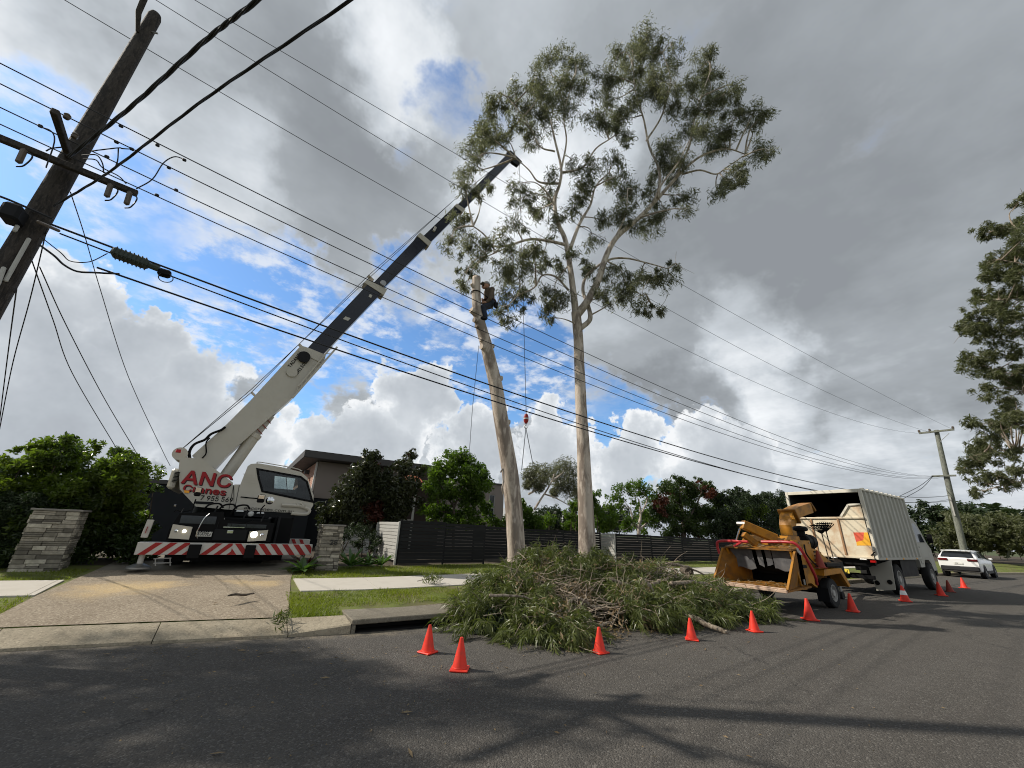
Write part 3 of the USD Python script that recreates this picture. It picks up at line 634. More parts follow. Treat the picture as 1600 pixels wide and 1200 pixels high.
# ------------------------------------------------------------------ the crane
paint('crane_cream', (0.47, 0.44, 0.375), 0.38, var=0.05, scale=2, dirt=(0.30, 0.27, 0.21), dirt_amt=0.25, coat=0.3)
paint('crane_dark', (0.014, 0.0145, 0.016), 0.5, spec=0.10, var=0.15)
paint('crane_black', (0.0065, 0.0065, 0.007), 0.45, spec=0.08, var=0.1)
paint('boom_navy', (0.014, 0.016, 0.024), 0.28, spec=0.25, var=0.12, coat=0.2)
paint('chevron_red', (0.27, 0.016, 0.014), 0.45, var=0.08)
paint('chevron_white', (0.46, 0.44, 0.40), 0.45, var=0.08)
paint('lettering_red', (0.30, 0.012, 0.016), 0.4)
paint('lettering_dark', (0.03, 0.012, 0.014), 0.5)
paint('amber_lens', (0.85, 0.36, 0.03), 0.2)
paint('red_lens', (0.35, 0.01, 0.01), 0.2)
paint('chrome', (0.75, 0.76, 0.78), 0.06, metal=1.0, var=0.02)
paint('tyre', (0.016, 0.016, 0.016), 0.85, var=0.2, bump=0.3)
paint('rim_grey', (0.32, 0.31, 0.29), 0.5, var=0.2, scale=8)
paint('headlight_glow', (1.0, 0.93, 0.70), 0.3, emit=9.0)
paint('lamp_clear', (0.55, 0.55, 0.52), 0.12, spec=0.8)
paint('plate_white', (0.62, 0.62, 0.58), 0.5)
glass('window_glass'); glass('tinted_glass', (0.62, 0.66, 0.66))
XZ = lambda px, py, y: (lambda p: (p[0], p[2]))(at(px, py, y=y))
G0 = float(H(0, 13.5)); YS = 13.4
cr = Thing('mobile_crane', 'cream mobile crane with long dark telescopic boom raised from the driveway', 'crane', (-0.15, 14.5, G0))
# boom in its vertical plane, the boom's axis from the heel to the tip
YB0, YB1 = 14.05, 14.50
def bplane(pts, y=YB0): return [XZ(px, py, y) for px, py in pts]
def inset(mb, pts, y0, y1, axis='y'): return mb.prism(bplane(pts), y0, y1, axis)
base = [(300, 712), (349, 668), (391, 626), (469, 541), (489, 548), (508, 556), (505, 568), (454, 624), (358, 709), (337, 732), (314, 722)]
bm = cr.part('boom_base', inset(MB(), base, YB0, YB1), 'crane_cream', smooth=False, label='cream base section of the boom')
tele = [([(481.5, 542.5), (574, 444.5), (598, 455.5), (506, 552.5)], 0.03, 'boom_navy'), ([(583, 442), (653, 368.5), (669.5, 380.5), (603, 446)], 0.07, 'boom_navy'),
        ([(661, 368.5), (711.7, 320), (724.5, 326), (672, 378.5)], 0.10, 'boom_navy'), ([(718, 316), (796, 236.5), (803, 247), (727, 324)], 0.125, 'boom_navy')]
secs = []
for k, (q, ins, m) in enumerate(tele):
    a, b, c, d = q
    a2 = tuple(np.array(a) - 0.12 * (np.array(b) - np.array(a))); d2 = tuple(np.array(d) - 0.12 * (np.array(c) - np.array(d)))
    secs.append(cr.part('boom_section', inset(MB(), [a2, b, c, d2], YB0 + ins, YB1 - ins), m, smooth=False, label='dark telescoped section of the boom'))
for k, (q, ins) in enumerate([([(569, 441), (575, 436), (605, 452), (600, 461)], 0.0), ([(652, 367), (657, 362.5), (675, 377.5), (671, 384)], 0.04), ([(711, 320), (715, 316.5), (728.5, 325.5), (724.5, 330.5)], 0.07)]):
    cr.part('boom_collar', inset(MB(), q, YB0 + ins, YB1 - ins), 'crane_cream', smooth=False)
cr.part('boom_collar', inset(MB(), [(469, 540), (481, 543.5), (509, 555), (505, 568.5), (497, 565), (466, 549)], YB0 - 0.03, YB1 + 0.03), 'crane_cream', smooth=False)
hp = [(794, 235), (800, 232), (808, 240), (818, 250), (812, 256), (803, 250)]
hd = cr.part('boom_head', inset(MB(), hp, YB0 + 0.13, YB0 + 0.19), 'crane_dark', smooth=False)
cr.part('cheek_plate', inset(MB(), hp, YB1 - 0.19, YB1 - 0.13), 'crane_dark', smooth=False, parent=hd)
def disc(px, py, y0, y1, r, n=20):
    p = at(px, py, y=YB0); return MB().cyl((p[0], y0, p[2]), (p[0], y1, p[2]), r, n)
cr.part('sheave', disc(810, 247, YB0 + 0.195, YB1 - 0.195, 0.22), 'steel', parent=hd)
cr.part('boom_sheave', disc(474.5, 559, YB0 - 0.12, YB0 - 0.031, 0.19), 'crane_dark')
cr.part('boom_sheave', disc(598, 443.5, YB0 - 0.10, YB0 - 0.002, 0.11), 'steel')
cr.part('pin_boss', disc(456, 582, YB0 - 0.05, YB0 - 0.002, 0.16), 'crane_cream')
# stickers and marker plates along the boom
for q in (([(540, 494), (548, 497), (544, 501), (536, 498)]), ([(578, 459), (582, 461), (580, 465), (576, 463)]), ([(680, 353), (683, 355), (680, 361), (677, 359)]), ([(700, 335), (703, 337), (700, 342), (697, 340)])):
    cr.part('marker_plate', MB().prism(bplane(q), YB0 + 0.015, YB0 + 0.14), 'chevron_white', smooth=False)
bx = at(454, 579, y=YB0); by_ = at(467, 563, y=YB0); rd_ = by_ - bx
nrm = np.cross(rd_ / np.linalg.norm(rd_), (0, 1, 0)); nrm = nrm if nrm[2] > 0 else -nrm
tx = MB(); text_on(tx, 'TADANO', 0.10, at(453.5, 575, y=YB0 - 0.004), rd_, nrm, 0.004, True); text_on(tx, 'GR130EX', 0.10, at(464.5, 586, y=YB0 - 0.004), rd_, nrm, 0.004, True)
cr.part('lettering', tx, 'crane_black', smooth=False)
lg = MB().prism(bplane([(449, 578), (452, 575), (454, 579), (451, 582)]), YB0 - 0.004, YB0 - 0.001).prism(bplane([(447, 583), (449.5, 580), (451, 583), (448.5, 586)]), YB0 - 0.004, YB0 - 0.001).prism(bplane([(452, 584), (454.5, 581), (456, 584), (453.5, 587)]), YB0 - 0.004, YB0 - 0.001)
cr.part('emblem', lg, 'crane_black', smooth=False)
# stowed fly jib along the lower side
jb = MB(); J = lambda px, py, y=YB0 - 0.10: at(px, py, y=y)
jb.bar(J(527, 542), J(457, 622), 0.05, 0.06, 0.008); jb.bar(J(519, 541), J(466, 604), 0.04, 0.05, 0.008)
for t in np.linspace(0.03, 0.95, 9): jb.bar(lerp(J(527, 542), J(457, 622), t), lerp(J(519, 541), J(466, 604), min(1, t + 0.05)), 0.02, 0.02)
cr.part('fly_jib', jb, 'crane_cream', smooth=False)
# lifting cylinder
c0, c1, c2 = [at(*p, y=14.27) for p in ((352, 745), (398, 680), (449, 616))]
cy = cr.part('lift_cylinder', MB().cyl(c0, c1, 0.165, 20), 'crane_cream')
cr.part('rod', MB().cyl(c1, c2, 0.095, 16), 'steel', parent=cy)
d = (c2 - c1) / np.linalg.norm(c2 - c1)
cr.part('end_cap', MB().cyl(c1 - d * 0.08, c1 + d * 0.05, 0.185, 20), 'crane_cream', parent=cy)
gd = MB(); s_ = np.cross(d, (0, 1, 0)); 
for k in range(3):
    a = c1 + d * (0.10 + 0.20 * k) + (0, -0.12, 0)
    gd.bar(a - s_ * 0.16, a + s_ * 0.16 + d * 0.12, 0.08, 0.012)
cr.part('guard_stripe', gd, 'chevron_red', smooth=False, parent=cy)
gw = MB(); a = c1 + d * 0.05 + (0, -0.105, 0); gw.bar(a, a + d * 0.66, 0.26, 0.01, up=(0, 1, 0))
cr.part('guard_plate', gw, 'chevron_white', smooth=False, parent=cy)
# hoist ropes along the boom's upper side, and the fall from the head
H0 = at(279, 706, y=14.27); tipP = at(806, 236, y=14.27); HUB = at(811, 252, y=14.27)
rp = MB(); p1, p2 = at(394, 612, y=14.27), at(580, 428, y=14.27)
for dy in (-0.08, 0.08):
    for off in (0, -5):
        rp.tube([at(279, 706, y=14.27 + dy), at(393, 613 + off, y=14.27 + dy), at(467, 538, y=14.27 + dy), at(575, 431 - off, y=14.27 + dy), at(708, 314, y=14.27 + dy), tipP + (0, dy, 0)], 0.011, 5)
hook = at(822, 655, y=14.27)
rp.tube([HUB + (0.03, 0, 0), hook + (0, 0, 0.25)], 0.014, 5)
cr.part('hoist_rope', rp, 'cable')
for px, py in ((393, 613), (467, 538), (575, 431)): p = at(px, py, y=14.27); q = at(px + 8, py + 8, y=14.27); cr.part('rope_guide', MB().bar(p, q, 0.22, 0.03), 'crane_cream', smooth=False)
hb = cr.part('hook_block', MB().lathe([(0.0, 0.26), (0.07, 0.24), (0.115, 0.10), (0.115, -0.06), (0.06, -0.2), (0.0, -0.22)], hook, n=16), 'chevron_red')
cr.part('band', MB().lathe([(0.118, 0.05), (0.121, 0.05), (0.121, -0.02), (0.118, -0.02)], hook, n=16), 'chevron_white', parent=hb)
hk = MB(); th = np.linspace(-0.3, 3.9, 12); hk.tube(np.stack([hook[0] + 0.07 * np.cos(th), hook[1] + 0 * th, hook[2] - 0.36 - 0.07 * np.sin(th)], 1), 0.022, 8); hk.cyl(hook - (0, 0, 0.2), hook - (0, 0, 0.31), 0.022, 8)
cr.part('hook', hk, 'steel', parent=hb)
# superstructure side plate
side = [(279, 733), (281, 714.5), (314.5, 716.5), (340, 736), (364, 754), (366, 797), (306, 791.5), (281, 764.5)]
sp = [XZ(px, py, YS) for px, py in side]
cr.part('side_plate', MB().prism(sp, YS, YS + 0.08), 'crane_cream', smooth=False)
cr.part('slewing_frame', MB().prism([(x * 0.96, 1.9 + (z - 1.9) * 0.94) for x, z in sp], YS + 0.082, 15.6), 'crane_cream', smooth=False)
cr.part('side_plate', MB().prism(sp, 15.62, 15.70), 'crane_cream', smooth=False)
tb0, tb1 = XZ(258.5, 763, YS), XZ(280, 732, YS)
cw = MB().bb(tb0[0], tb1[0] + 0.02, YS + 0.02, 15.6, tb0[1], tb1[1], 0.05); cr.part('counterweight', cw, 'crane_cream')
lv = cr.part('louvre_panel', MB().bb(tb0[0] + 0.14, tb1[0] - 0.01, YS - 0.02, YS + 0.015, tb0[1] + 0.08, tb1[1] - 0.03, 0.01), 'chevron_white', smooth=False)
for k in range(8):
    zz = tb0[1] + 0.16 + k * (tb1[1] - tb0[1] - 0.24) / 8
    cr.part('slot', MB().bb(tb0[0] + 0.19, tb1[0] - 0.06, YS - 0.024, YS - 0.0205, zz, zz + 0.022), 'crane_black', smooth=False, parent=lv)
wn = at(283, 711, y=14.2); cr.part('winch_drum', MB().cyl((wn[0], 13.9, wn[2]), (wn[0], 14.6, wn[2]), 0.17, 20), 'crane_cream')
cr.part('warning_light', MB().lathe([(0, .09), (.05, .08), (.06, 0)], at(278, 707, y=13.6), n=12), 'red_lens')
hose = MB(); hose.tube(smooth_path([at(*p, y=14.0) for p in ((282, 730), (296, 722), (296, 706), (304, 694), (320, 687), (330, 678), (345, 672), (352, 667))]), 0.035, 8)
hose.tube(smooth_path([at(*p, y=13.98) for p in ((316, 716), (322, 708), (322, 692), (328, 684))]), 0.02, 6)
cr.part('hydraulic_hose', hose, 'crane_black')
# big red sign writing
rt = at(362, 744, y=YS) - at(282, 744 - 80 * 0.02, y=YS)
ox = at(281.5, 754, y=YS - 0.004); wA = at(360, 757, y=YS - 0.004)[0] - ox[0]
for m, dep, bold, dx, dz in (('lettering_dark', 0.004, True, 0.022, -0.022), ('lettering_red', 0.010, True, 0, 0)):
    tx = MB(); mesh_ = meshkit.text_mesh('ANC', 0.32, 0.004, True); st = wA / (mesh_.bounds[1, 0] - mesh_.bounds[0, 0])
    text_on(tx, 'ANC', 0.32, ox + (dx, 0, dz), (1, 0, -0.03), (0, 0, 1), dep, True, stretch=st)
    mesh_ = meshkit.text_mesh('Cranes', 0.155, 0.004, True); o2 = at(283.5, 766.5, y=YS - 0.004); w2_ = at(352, 770, y=YS)[0] - o2[0]
    text_on(tx, 'Cranes', 0.155, o2 + (dx, 0, dz), (1, 0, -0.05), (0, 0, 1), dep, True, stretch=w2_ / (mesh_.bounds[1, 0] - mesh_.bounds[0, 0]))
    cr.part('lettering', tx, m, smooth=False, label='red painted company lettering' if m == 'lettering_red' else None)
tx = MB(); o3 = at(311.5, 781, y=YS - 0.004); mesh_ = meshkit.text_mesh('7 955 569', 0.115, 0.004, True)
text_on(tx, '7 955 569', 0.115, o3, (1, 0, -0.02), (0, 0, 1), 0.005, True, stretch=(at(363, 782, y=YS)[0] - o3[0]) / (mesh_.bounds[1, 0] - mesh_.bounds[0, 0]))
cr.part('lettering', tx, 'crane_black', smooth=False)
nb = [XZ(px, py, YS) for px, py in ((305.5, 783), (334, 784.5), (333, 788.5), (305, 787))]
cr.part('badge_strip', MB().prism(nb, YS - 0.008, YS - 0.001), 'crane_dark', smooth=False)
cr.part('side_marker_light', MB().prism([XZ(px, py, YS) for px, py in ((288, 766), (296, 767), (295.5, 770.5), (288, 770))], YS - 0.03, YS - 0.001), 'amber_lens', smooth=False)
# operator's cab, hollow, glazed on both sides
Cb = [(366, 757), (375.5, 757), (387, 728.5), (392, 725), (404, 724), (440, 730), (470, 737.5), (480, 746), (490, 774.5), (489, 790), (481, 803), (440, 800.5), (366, 796.5)]
Wn = [(401.5, 732.5), (470, 745), (479.5, 752.5), (488.5, 784.5), (447, 776), (409.5, 768), (404, 748)]
cab2 = [XZ(*p, YS) for p in Cb]; win = [XZ(*p, YS) for p in Wn]; farw = [XZ(*p, 14.32) for p in ((429, 743.5), (464, 748), (467, 771), (428, 768.5))]
def ring(poly, k):
    from shapely.geometry import Polygon
    q = Polygon(poly).buffer(-k, join_style=2); return list(q.exterior.coords)[:-1]
cr.part('cab_shell', MB().prism(cab2, YS - 0.02, YS + 0.03, holes=[win]).prism(cab2, YS + 0.031, 14.28, holes=[ring(cab2, 0.06)]).prism(cab2, 14.282, 14.32, holes=[farw]), 'crane_cream', smooth=False)
inner = ring(cab2, 0.061)
cr.part('cab_lining', MB().prism(inner, YS + 0.035, 14.26, holes=[ring(cab2, 0.085)]).prism(inner, 14.262, 14.279, holes=[farw]), 'crane_black', smooth=False)
cr.part('window', MB().prism(ring(win, -0.012), YS - 0.026, YS - 0.021), 'tinted_glass', smooth=False)
cr.part('window_seal', MB().prism(ring(win, -0.02), YS - 0.028, YS - 0.0205, holes=[ring(win, 0.035)]), 'crane_black', smooth=False)
cr.part('rear_window', MB().prism(farw, 14.30, 14.305), 'window_glass', smooth=False)
fwb = MB(); a, b = at(447, 745, y=14.3), at(449, 771, y=14.3); fwb.bar(a, b, 0.015, 0.02); cr.part('window_bar', fwb, 'crane_black', smooth=False)
p = at(437, 772, y=13.9); cr.part('seat', MB().box((p[0] - 0.2, 13.9, p[2] - 0.05), (0.45, 0.5, 0.12), 0.03).box((p[0] - 0.42, 13.9, p[2] + 0.25), (0.12, 0.48, 0.6), 0.03), 'crane_black')
p = at(467, 768, y=13.9); cr.part('control_console', MB().box((p[0], 13.9, p[2] - 0.1), (0.2, 0.6, 0.4), 0.03), 'crane_dark')
rl = MB(); rl.tube(smooth_path([at(*q, y=13.5) for q in ((402, 725), (404, 722), (430, 726), (462, 732), (472, 736))]), 0.014, 6); cr.part('roof_rail', rl, 'crane_cream')
gr = MB()
for zf in (0.18, 0.28, 0.38, 0.48): a, b = at(379 + 6 * zf, 733 + 42 * zf, y=YS - 0.022), at(398 + 5 * zf, 735 + 42 * zf, y=YS - 0.022); gr.bar(a, b, 0.006, 0.014)
cr.part('pressed_rib', gr, 'crane_cream', smooth=False)
a, b = at(376, 776.5, y=YS - 0.024), at(402, 779, y=YS - 0.024); cr.part('door_slot', MB().bar(a, b, 0.012, 0.03), 'crane_black', smooth=False)
for xx in (362.2, 371): a, b = at(xx + 3, 758, y=YS - 0.022), at(xx - 4.5, 796, y=YS - 0.022); cr.part('panel_gap', MB().bar(a, b, 0.008, 0.012), 'crane_black', smooth=False)
tx = MB(); o4 = at(380.5, 795.2, y=YS - 0.026); mesh_ = meshkit.text_mesh('anccranes.com.au', 0.075, 0.004)
text_on(tx, 'anccranes.com.au', 0.075, o4, (1, 0, -0.03), (0, 0, 1), 0.004, stretch=(at(458, 800, y=YS)[0] - o4[0]) / (mesh_.bounds[1, 0] - mesh_.bounds[0, 0]))
cr.part('lettering', tx, 'crane_black', smooth=False)
bp = MB(); bp.tube(smooth_path([at(*q, y=YS - 0.05) for q in ((440, 789), (462, 790), (474, 792), (483, 797), (478, 803), (455, 802))]), 0.05, 8); bp.tube(smooth_path([at(*q, y=YS - 0.08) for q in ((463, 786), (466, 791), (470, 786), (474, 792), (478, 789))]), 0.022, 6)
cr.part('grab_rail', bp, 'crane_cream')
cr.part('cab_floor', MB().prism([XZ(px, py, YS) for px, py in ((366, 797.5), (470, 803.5), (455, 810), (366, 806))], YS, 14.3), 'crane_dark', smooth=False)
# carrier: dark hood, frame, wheels
cx0, cx1 = -1.20, 0.92
hood = [(cx0, 1.12), (cx0, 1.36), (cx0 + 0.10, 1.72), (cx0 + 0.95, 1.80), (cx0 + 1.0, 1.62), (cx1 - 0.62, 1.56), (cx1 - 0.5, 1.62), (cx1, 1.58), (cx1, 1.12)]
cr.part('front_hood', MB().prism(hood, 12.62, 13.9), 'crane_black', smooth=False)
cr.part('chassis', MB().bb(cx0 + 0.08, cx1 - 0.08, 12.9, 18.4, G0 + 0.42, 1.68, 0.03), 'crane_black', smooth=False)
cr.part('turntable', MB().cyl((-0.15, 14.5, 1.68), (-0.15, 14.5, 1.98), 0.85, 32), 'crane_dark')
cr.part('deck', MB().bb(cx0, cx1, 13.92, 18.4, 1.60, 1.70, 0.02), 'crane_dark', smooth=False)
def wheel(th, x, y, z, r, w, out, axis='x', rim='rim_grey', rr=0.58):
    """A wheel turning about the x or y axis; out = -1 or 1 is the visible side."""
    pr = [(r * rr, -w / 2), (r * 0.90, -w / 2), (r * 0.98, -w * 0.40), (r, -w * 0.25), (r, w * 0.25), (r * 0.98, w * 0.40), (r * 0.90, w / 2), (r * rr, w / 2)]
    wp = th.part('wheel', MB().lathe(pr, (x, y, z), axis, 28), 'tyre')
    s = out * (w / 2) * (1 if axis == 'x' else 1)
    pr = [(r * rr, s * 0.95), (r * rr * 0.92, s * 0.98), (r * rr * 0.82, s * 0.35), (r * rr * 0.45, s * 0.45), (r * rr * 0.36, s * 0.98), (0.001, s * 1.02)]
    m = MB()
    if axis == 'x': m.lathe(pr, (0, 0, 0), 'x', 24)
    else: m.lathe(pr, (0, 0, 0), 'y', 24)
    v, f = m.arrays()
    th.part('rim', MB().raw(v + (x, y, z), f), rim, parent=wp)
    nuts = MB()
    for q in range(8):
        a = q * math.pi / 4; c = np.array([0, 0, 0.0]); o = r * rr * 0.62
        if axis == 'x': c = np.array([s * 0.55, o * math.cos(a), o * math.sin(a)])
        else: c = np.array([o * math.cos(a), s * 0.55, o * math.sin(a)])
        nuts.box(c + (x, y, z), (0.03, 0.03, 0.03))
    th.part('wheel_nut', nuts, 'steel', parent=wp, smooth=False)
for yy in (13.75, 16.9):
    wheel(cr, cx0 + 0.18, yy, G0 + 0.48, 0.48, 0.36, -1); wheel(cr, cx1 - 0.18, yy, G0 + 0.48, 0.48, 0.36, 1)
def hl(px0, px1, py0, py1, lamps, right):
    a, b = XZ(px0, py1, 12.58), XZ(px1, py0, 12.58)
    t = 0.05 * (1 if right else -1)
    poly = [(a[0], a[1]), (b[0], a[1] + (0.03 if right else -0.02)), (b[0], b[1] - (0.0 if right else 0.05)), (a[0], b[1] - (0.05 if right else 0))]
    h = cr.part('headlight', MB().prism(poly, 12.55, 12.63), 'crane_cream', smooth=False)
    for px, py, r, m in lamps:
        c = at(px, py, y=12.54); cr.part('lamp', MB().lathe([(0.0, -0.018), (r * 0.6, -0.015), (r, 0.0), (r * 1.12, 0.012)], (c[0], 12.545, c[2]), 'y', 20).raw(np.zeros((3, 3)) + c, [[0, 1, 2]]), m, parent=h)
hl(263.5, 302, 820, 841, [(275, 829.5, 0.040, 'chrome'), (288, 830, 0.034, 'headlight_glow')], False)
hl(386, 419, 828, 846, [(397, 835.5, 0.075, 'headlight_glow'), (409.5, 836, 0.045, 'chrome')], True)
pa, pb = XZ(305, 838, 12.6), XZ(332, 831, 12.6)
np_ = cr.part('number_plate', MB().bb(pa[0], pb[0], 12.585, 12.60, pa[1], pb[1], 0.004), 'plate_white', smooth=False)
tx = MB(); mesh_ = meshkit.text_mesh('XO05EJ', 0.085, 0.004, True); text_on(tx, 'XO05EJ', 0.085, (pa[0] + 0.02, 12.583, pa[1] + 0.025), (1, 0, 0), (0, 0, 1), 0.004, True, stretch=(pb[0] - pa[0] - 0.04) / (mesh_.bounds[1, 0] - mesh_.bounds[0, 0]))
cr.part('characters', tx, 'crane_black', smooth=False, parent=np_)
cr.part('front_grille', MB().bb(pb[0] + 0.03, XZ(385, 838, 12.6)[0], 12.59, 12.62, 1.14, 1.40, 0.01), 'crane_dark', smooth=False)
e = at(359.5, 831, y=12.58); cr.part('front_emblem', MB().box((e[0], 12.58, e[2]), (0.13, 0.015, 0.07), 0.008), 'chrome', smooth=False)
cr.part('hood_trim', MB().bar(at(349, 823.5, y=12.6), at(382, 824.5, y=12.6), 0.03, 0.02), 'chrome', smooth=False)
for px, py, s in ((331, 813, 0.07), (347, 813, 0.09), (320, 820, 0.03)): c = at(px, py, y=12.7); cr.part('hood_fitting', MB().box((c[0], 12.7, c[2]), (s, 0.08, s * 1.3), 0.01), 'rim_grey', smooth=False)
c = at(392, 803, y=13.2); cr.part('work_lamp', MB().lathe([(0, -.03), (.06, -.02), (.075, .04)], (c[0], 13.2, c[2]), 'y', 16), 'lamp_clear')
for px, py in ((375, 799), (407, 802)): c = at(px, py, y=13.2); cr.part('pipe_end', MB().box((c[0], 13.2, c[2]), (0.18, 0.08, 0.05), 0.015), 'bright_steel')
for x0_, x1_, z0_, z1_ in ((-1.05, -0.35, 1.50, 1.68), (-0.1, 0.75, 1.44, 1.53)): cr.part('hood_window', MB().bb(x0_, x1_, 12.605, 12.618, z0_, z1_, 0.004), 'dark_glass', smooth=False)
for x in (-0.30, -0.02, 0.30): cr.part('hood_seam', MB().bb(x, x + 0.012, 12.60, 12.618, 1.14, 1.56), 'crane_dark', smooth=False)
for x, z in ((-1.1, 1.62), (0.6, 1.58), (0.2, 1.66), (-0.45, 1.72)): cr.part('bracket', MB().bar((x, 12.66, z), (x + 0.05, 12.7, z + 0.22), 0.03, 0.03, 0.006), 'crane_dark', smooth=False)
cr.part('hand_rail', MB().tube(smooth_path([(-0.62, 12.6, 1.18), (-0.66, 12.56, 1.3), (-0.60, 12.56, 1.62), (-0.52, 12.6, 1.74)]), 0.012, 6), 'bright_steel')
cr.part('side_ladder', MB().bb(1.0, 1.06, 12.9, 13.3, 0.75, 1.75, 0.01), 'crane_dark', smooth=False); cr.part('tool_locker', MB().bb(0.93, 1.45, 13.4, 15.6, 0.95, 1.75, 0.03), 'crane_black', smooth=False)
for k in range(3): cr.part('hydraulic_hose', MB().tube(smooth_path([(-0.7 + 0.3 * k, 12.9, 1.75), (-0.6 + 0.3 * k, 12.85, 1.95), (-0.4 + 0.3 * k, 13.0, 2.0), (-0.3 + 0.3 * k, 13.3, 1.92)]), 0.022, 6), 'crane_black')
# mirrors on stalks
def mirror(pts, mx, my, w, h, face):
    m = MB().tube(smooth_path([at(*q, y=12.75) for q in pts]), 0.016, 6); st = cr.part('mirror_arm', m, 'crane_black')
    c = at(mx, my, y=12.72); cr.part('mirror_head', MB().box((c[0], 12.74, c[2]), (w, 0.09, h), 0.025), 'crane_black', parent=st)
    cr.part('mirror_face', MB().box((c[0], 12.69, c[2] + 0.015), (w * 0.8, 0.008, h * 0.75), 0.003, np.array([[1, 0, 0], [0, math.cos(face), -math.sin(face)], [0, math.sin(face), math.cos(face)]])), 'chrome', parent=st)
mirror([(285, 800), (300, 796), (303, 788), (306, 780)], 309.5, 768, 0.14, 0.22, 0.3)
mirror([(407, 806), (408, 796), (414, 789)], 408, 779, 0.17, 0.21, 0.45)
c = at(422, 782, y=12.72); cr.part('round_mirror', MB().lathe([(0, -.03), (.07, -.02), (.1, .02), (.09, .05)], (c[0], 12.72, c[2]), 'y', 20), 'chrome')
mirror([(272, 800), (276, 797), (284, 800)], 273.5, 791, 0.05, 0.05, 0.2)
# outrigger beam with red and white chevrons
Z0, Z1 = XZ(350, 868, 12.4)[1], XZ(350, 849, 12.4)[1]
ob = cr.part('outrigger_beam', MB().bb(-1.65, 1.92, 12.42, 12.75, Z0 + 0.01, Z1, 0.01), 'chevron_white', smooth=False)
def chev(xa, xb, w, gap, lean, zlo=0.0, zhi=0.0):
    x = xa
    from shapely.geometry import Polygon, box as sbox
    while x < xb + 0.2:
        q = Polygon([(x, Z0 + 0.012), (x + w, Z0 + 0.012), (x + w + lean, Z1 - 0.002), (x + lean, Z1 - 0.002)]).intersection(sbox(xa, Z0, xb, Z1))
        if not q.is_empty and q.area > 1e-4: cr.part('red_stripe', MB().prism(list(q.exterior.coords)[:-1], 12.414, 12.4195), 'chevron_red', smooth=False, parent=ob)
        x += w + gap
chev(-1.60, -0.72, 0.13, 0.13, 0.26); chev(-0.48, 0.12, 0.13, 0.13, 0.26); chev(0.12, 0.40, 0.13, 0.13, -0.22); chev(0.62, 1.90, 0.13, 0.13, -0.22)
for xa, xb in ((-0.72, -0.48), (0.40, 0.62)): cr.part('beam_slot', MB().bb(xa, xb, 12.36, 12.414, Z0 - 0.06, Z1 - 0.03, 0.01), 'crane_black', smooth=False, parent=ob)
rb = cr.part('outrigger_beam', MB().bb(1.2, 2.0, 13.6, 13.9, Z0 + 0.14, Z0 + 0.36, 0.01), 'chevron_white', smooth=False)
for k in range(4): x = 1.22 + k * 0.2; cr.part('red_stripe', MB().prism([(x, Z0 + 0.142), (x + 0.09, Z0 + 0.142), (x - 0.03, Z0 + 0.358), (x - 0.12 if k else x, Z0 + 0.358)], 13.59, 13.598), 'chevron_red', smooth=False, parent=rb)
for sx in (-1.52, 1.75):
    jk = cr.part('outrigger_jack', MB().cyl((sx, 12.6, G0 + 0.12), (sx, 12.6, Z0 + 0.02), 0.055, 16), 'chevron_white')
    cr.part('float_pad', MB().lathe([(0.02, 0.10), (0.10, 0.09), (0.22, 0.03), (0.22, 0.0), (0.0, 0.0)], (sx, 12.6, G0 + 0.02), n=20), 'steel', parent=jk)
jb = MB(); a, b = at(236, 812, y=12.6), at(225, 840, y=12.6); jb.bar(b, a, 0.10, 0.12, 0.01); hj = cr.part('jack_housing', jb, 'chevron_white', smooth=False)
jb = MB(); jb.bar(lerp(b, a, 0.25) - (0.0, 0.065, 0), lerp(b, a, 0.62) - (0, 0.065, 0), 0.07, 0.008); cr.part('red_stripe', jb, 'chevron_red', smooth=False, parent=hj)
st = MB()
for py in (873, 880): st.bar(at(240, py, y=12.6), at(268, py - 1, y=12.6), 0.05, 0.02)
st.bar(at(243, 872, y=12.6), at(243, 884, y=12.6), 0.03, 0.02); st.bar(at(266, 871, y=12.6), at(266, 884, y=12.6), 0.03, 0.02)
cr.part('access_step', st, 'steel', smooth=False)
cr.part('under_frame', MB().bb(-0.95, 1.3, 13.0, 13.4, G0 + 0.14, Z0 - 0.01), 'crane_black', smooth=False)

# ------------------------------------------------------------------ timber power pole on the near left, and its far twin
PX, PY = -3.79, 8.71
pl = Thing('utility_pole', 'tall dark timber power pole leaning into the upper left corner with cross-arm', 'power pole', (PX, PY, 0.2), 'street power poles')
pts = [(PX, PY, 0.1), (PX, PY, 4), (PX, PY, 8), (PX, PY, 11.55), (PX, PY, 11.70)]
pl.part('pole_shaft', MB().tube([(PX, PY, 0.1), (PX, PY, 3), (PX, PY, 5), (PX, PY, 7), (PX, PY, 9), (PX, PY, 11.58), (PX, PY, 11.68)], [0.20, 0.188, 0.172, 0.155, 0.138, 0.115, 0.09], 20), 'pole_wood')

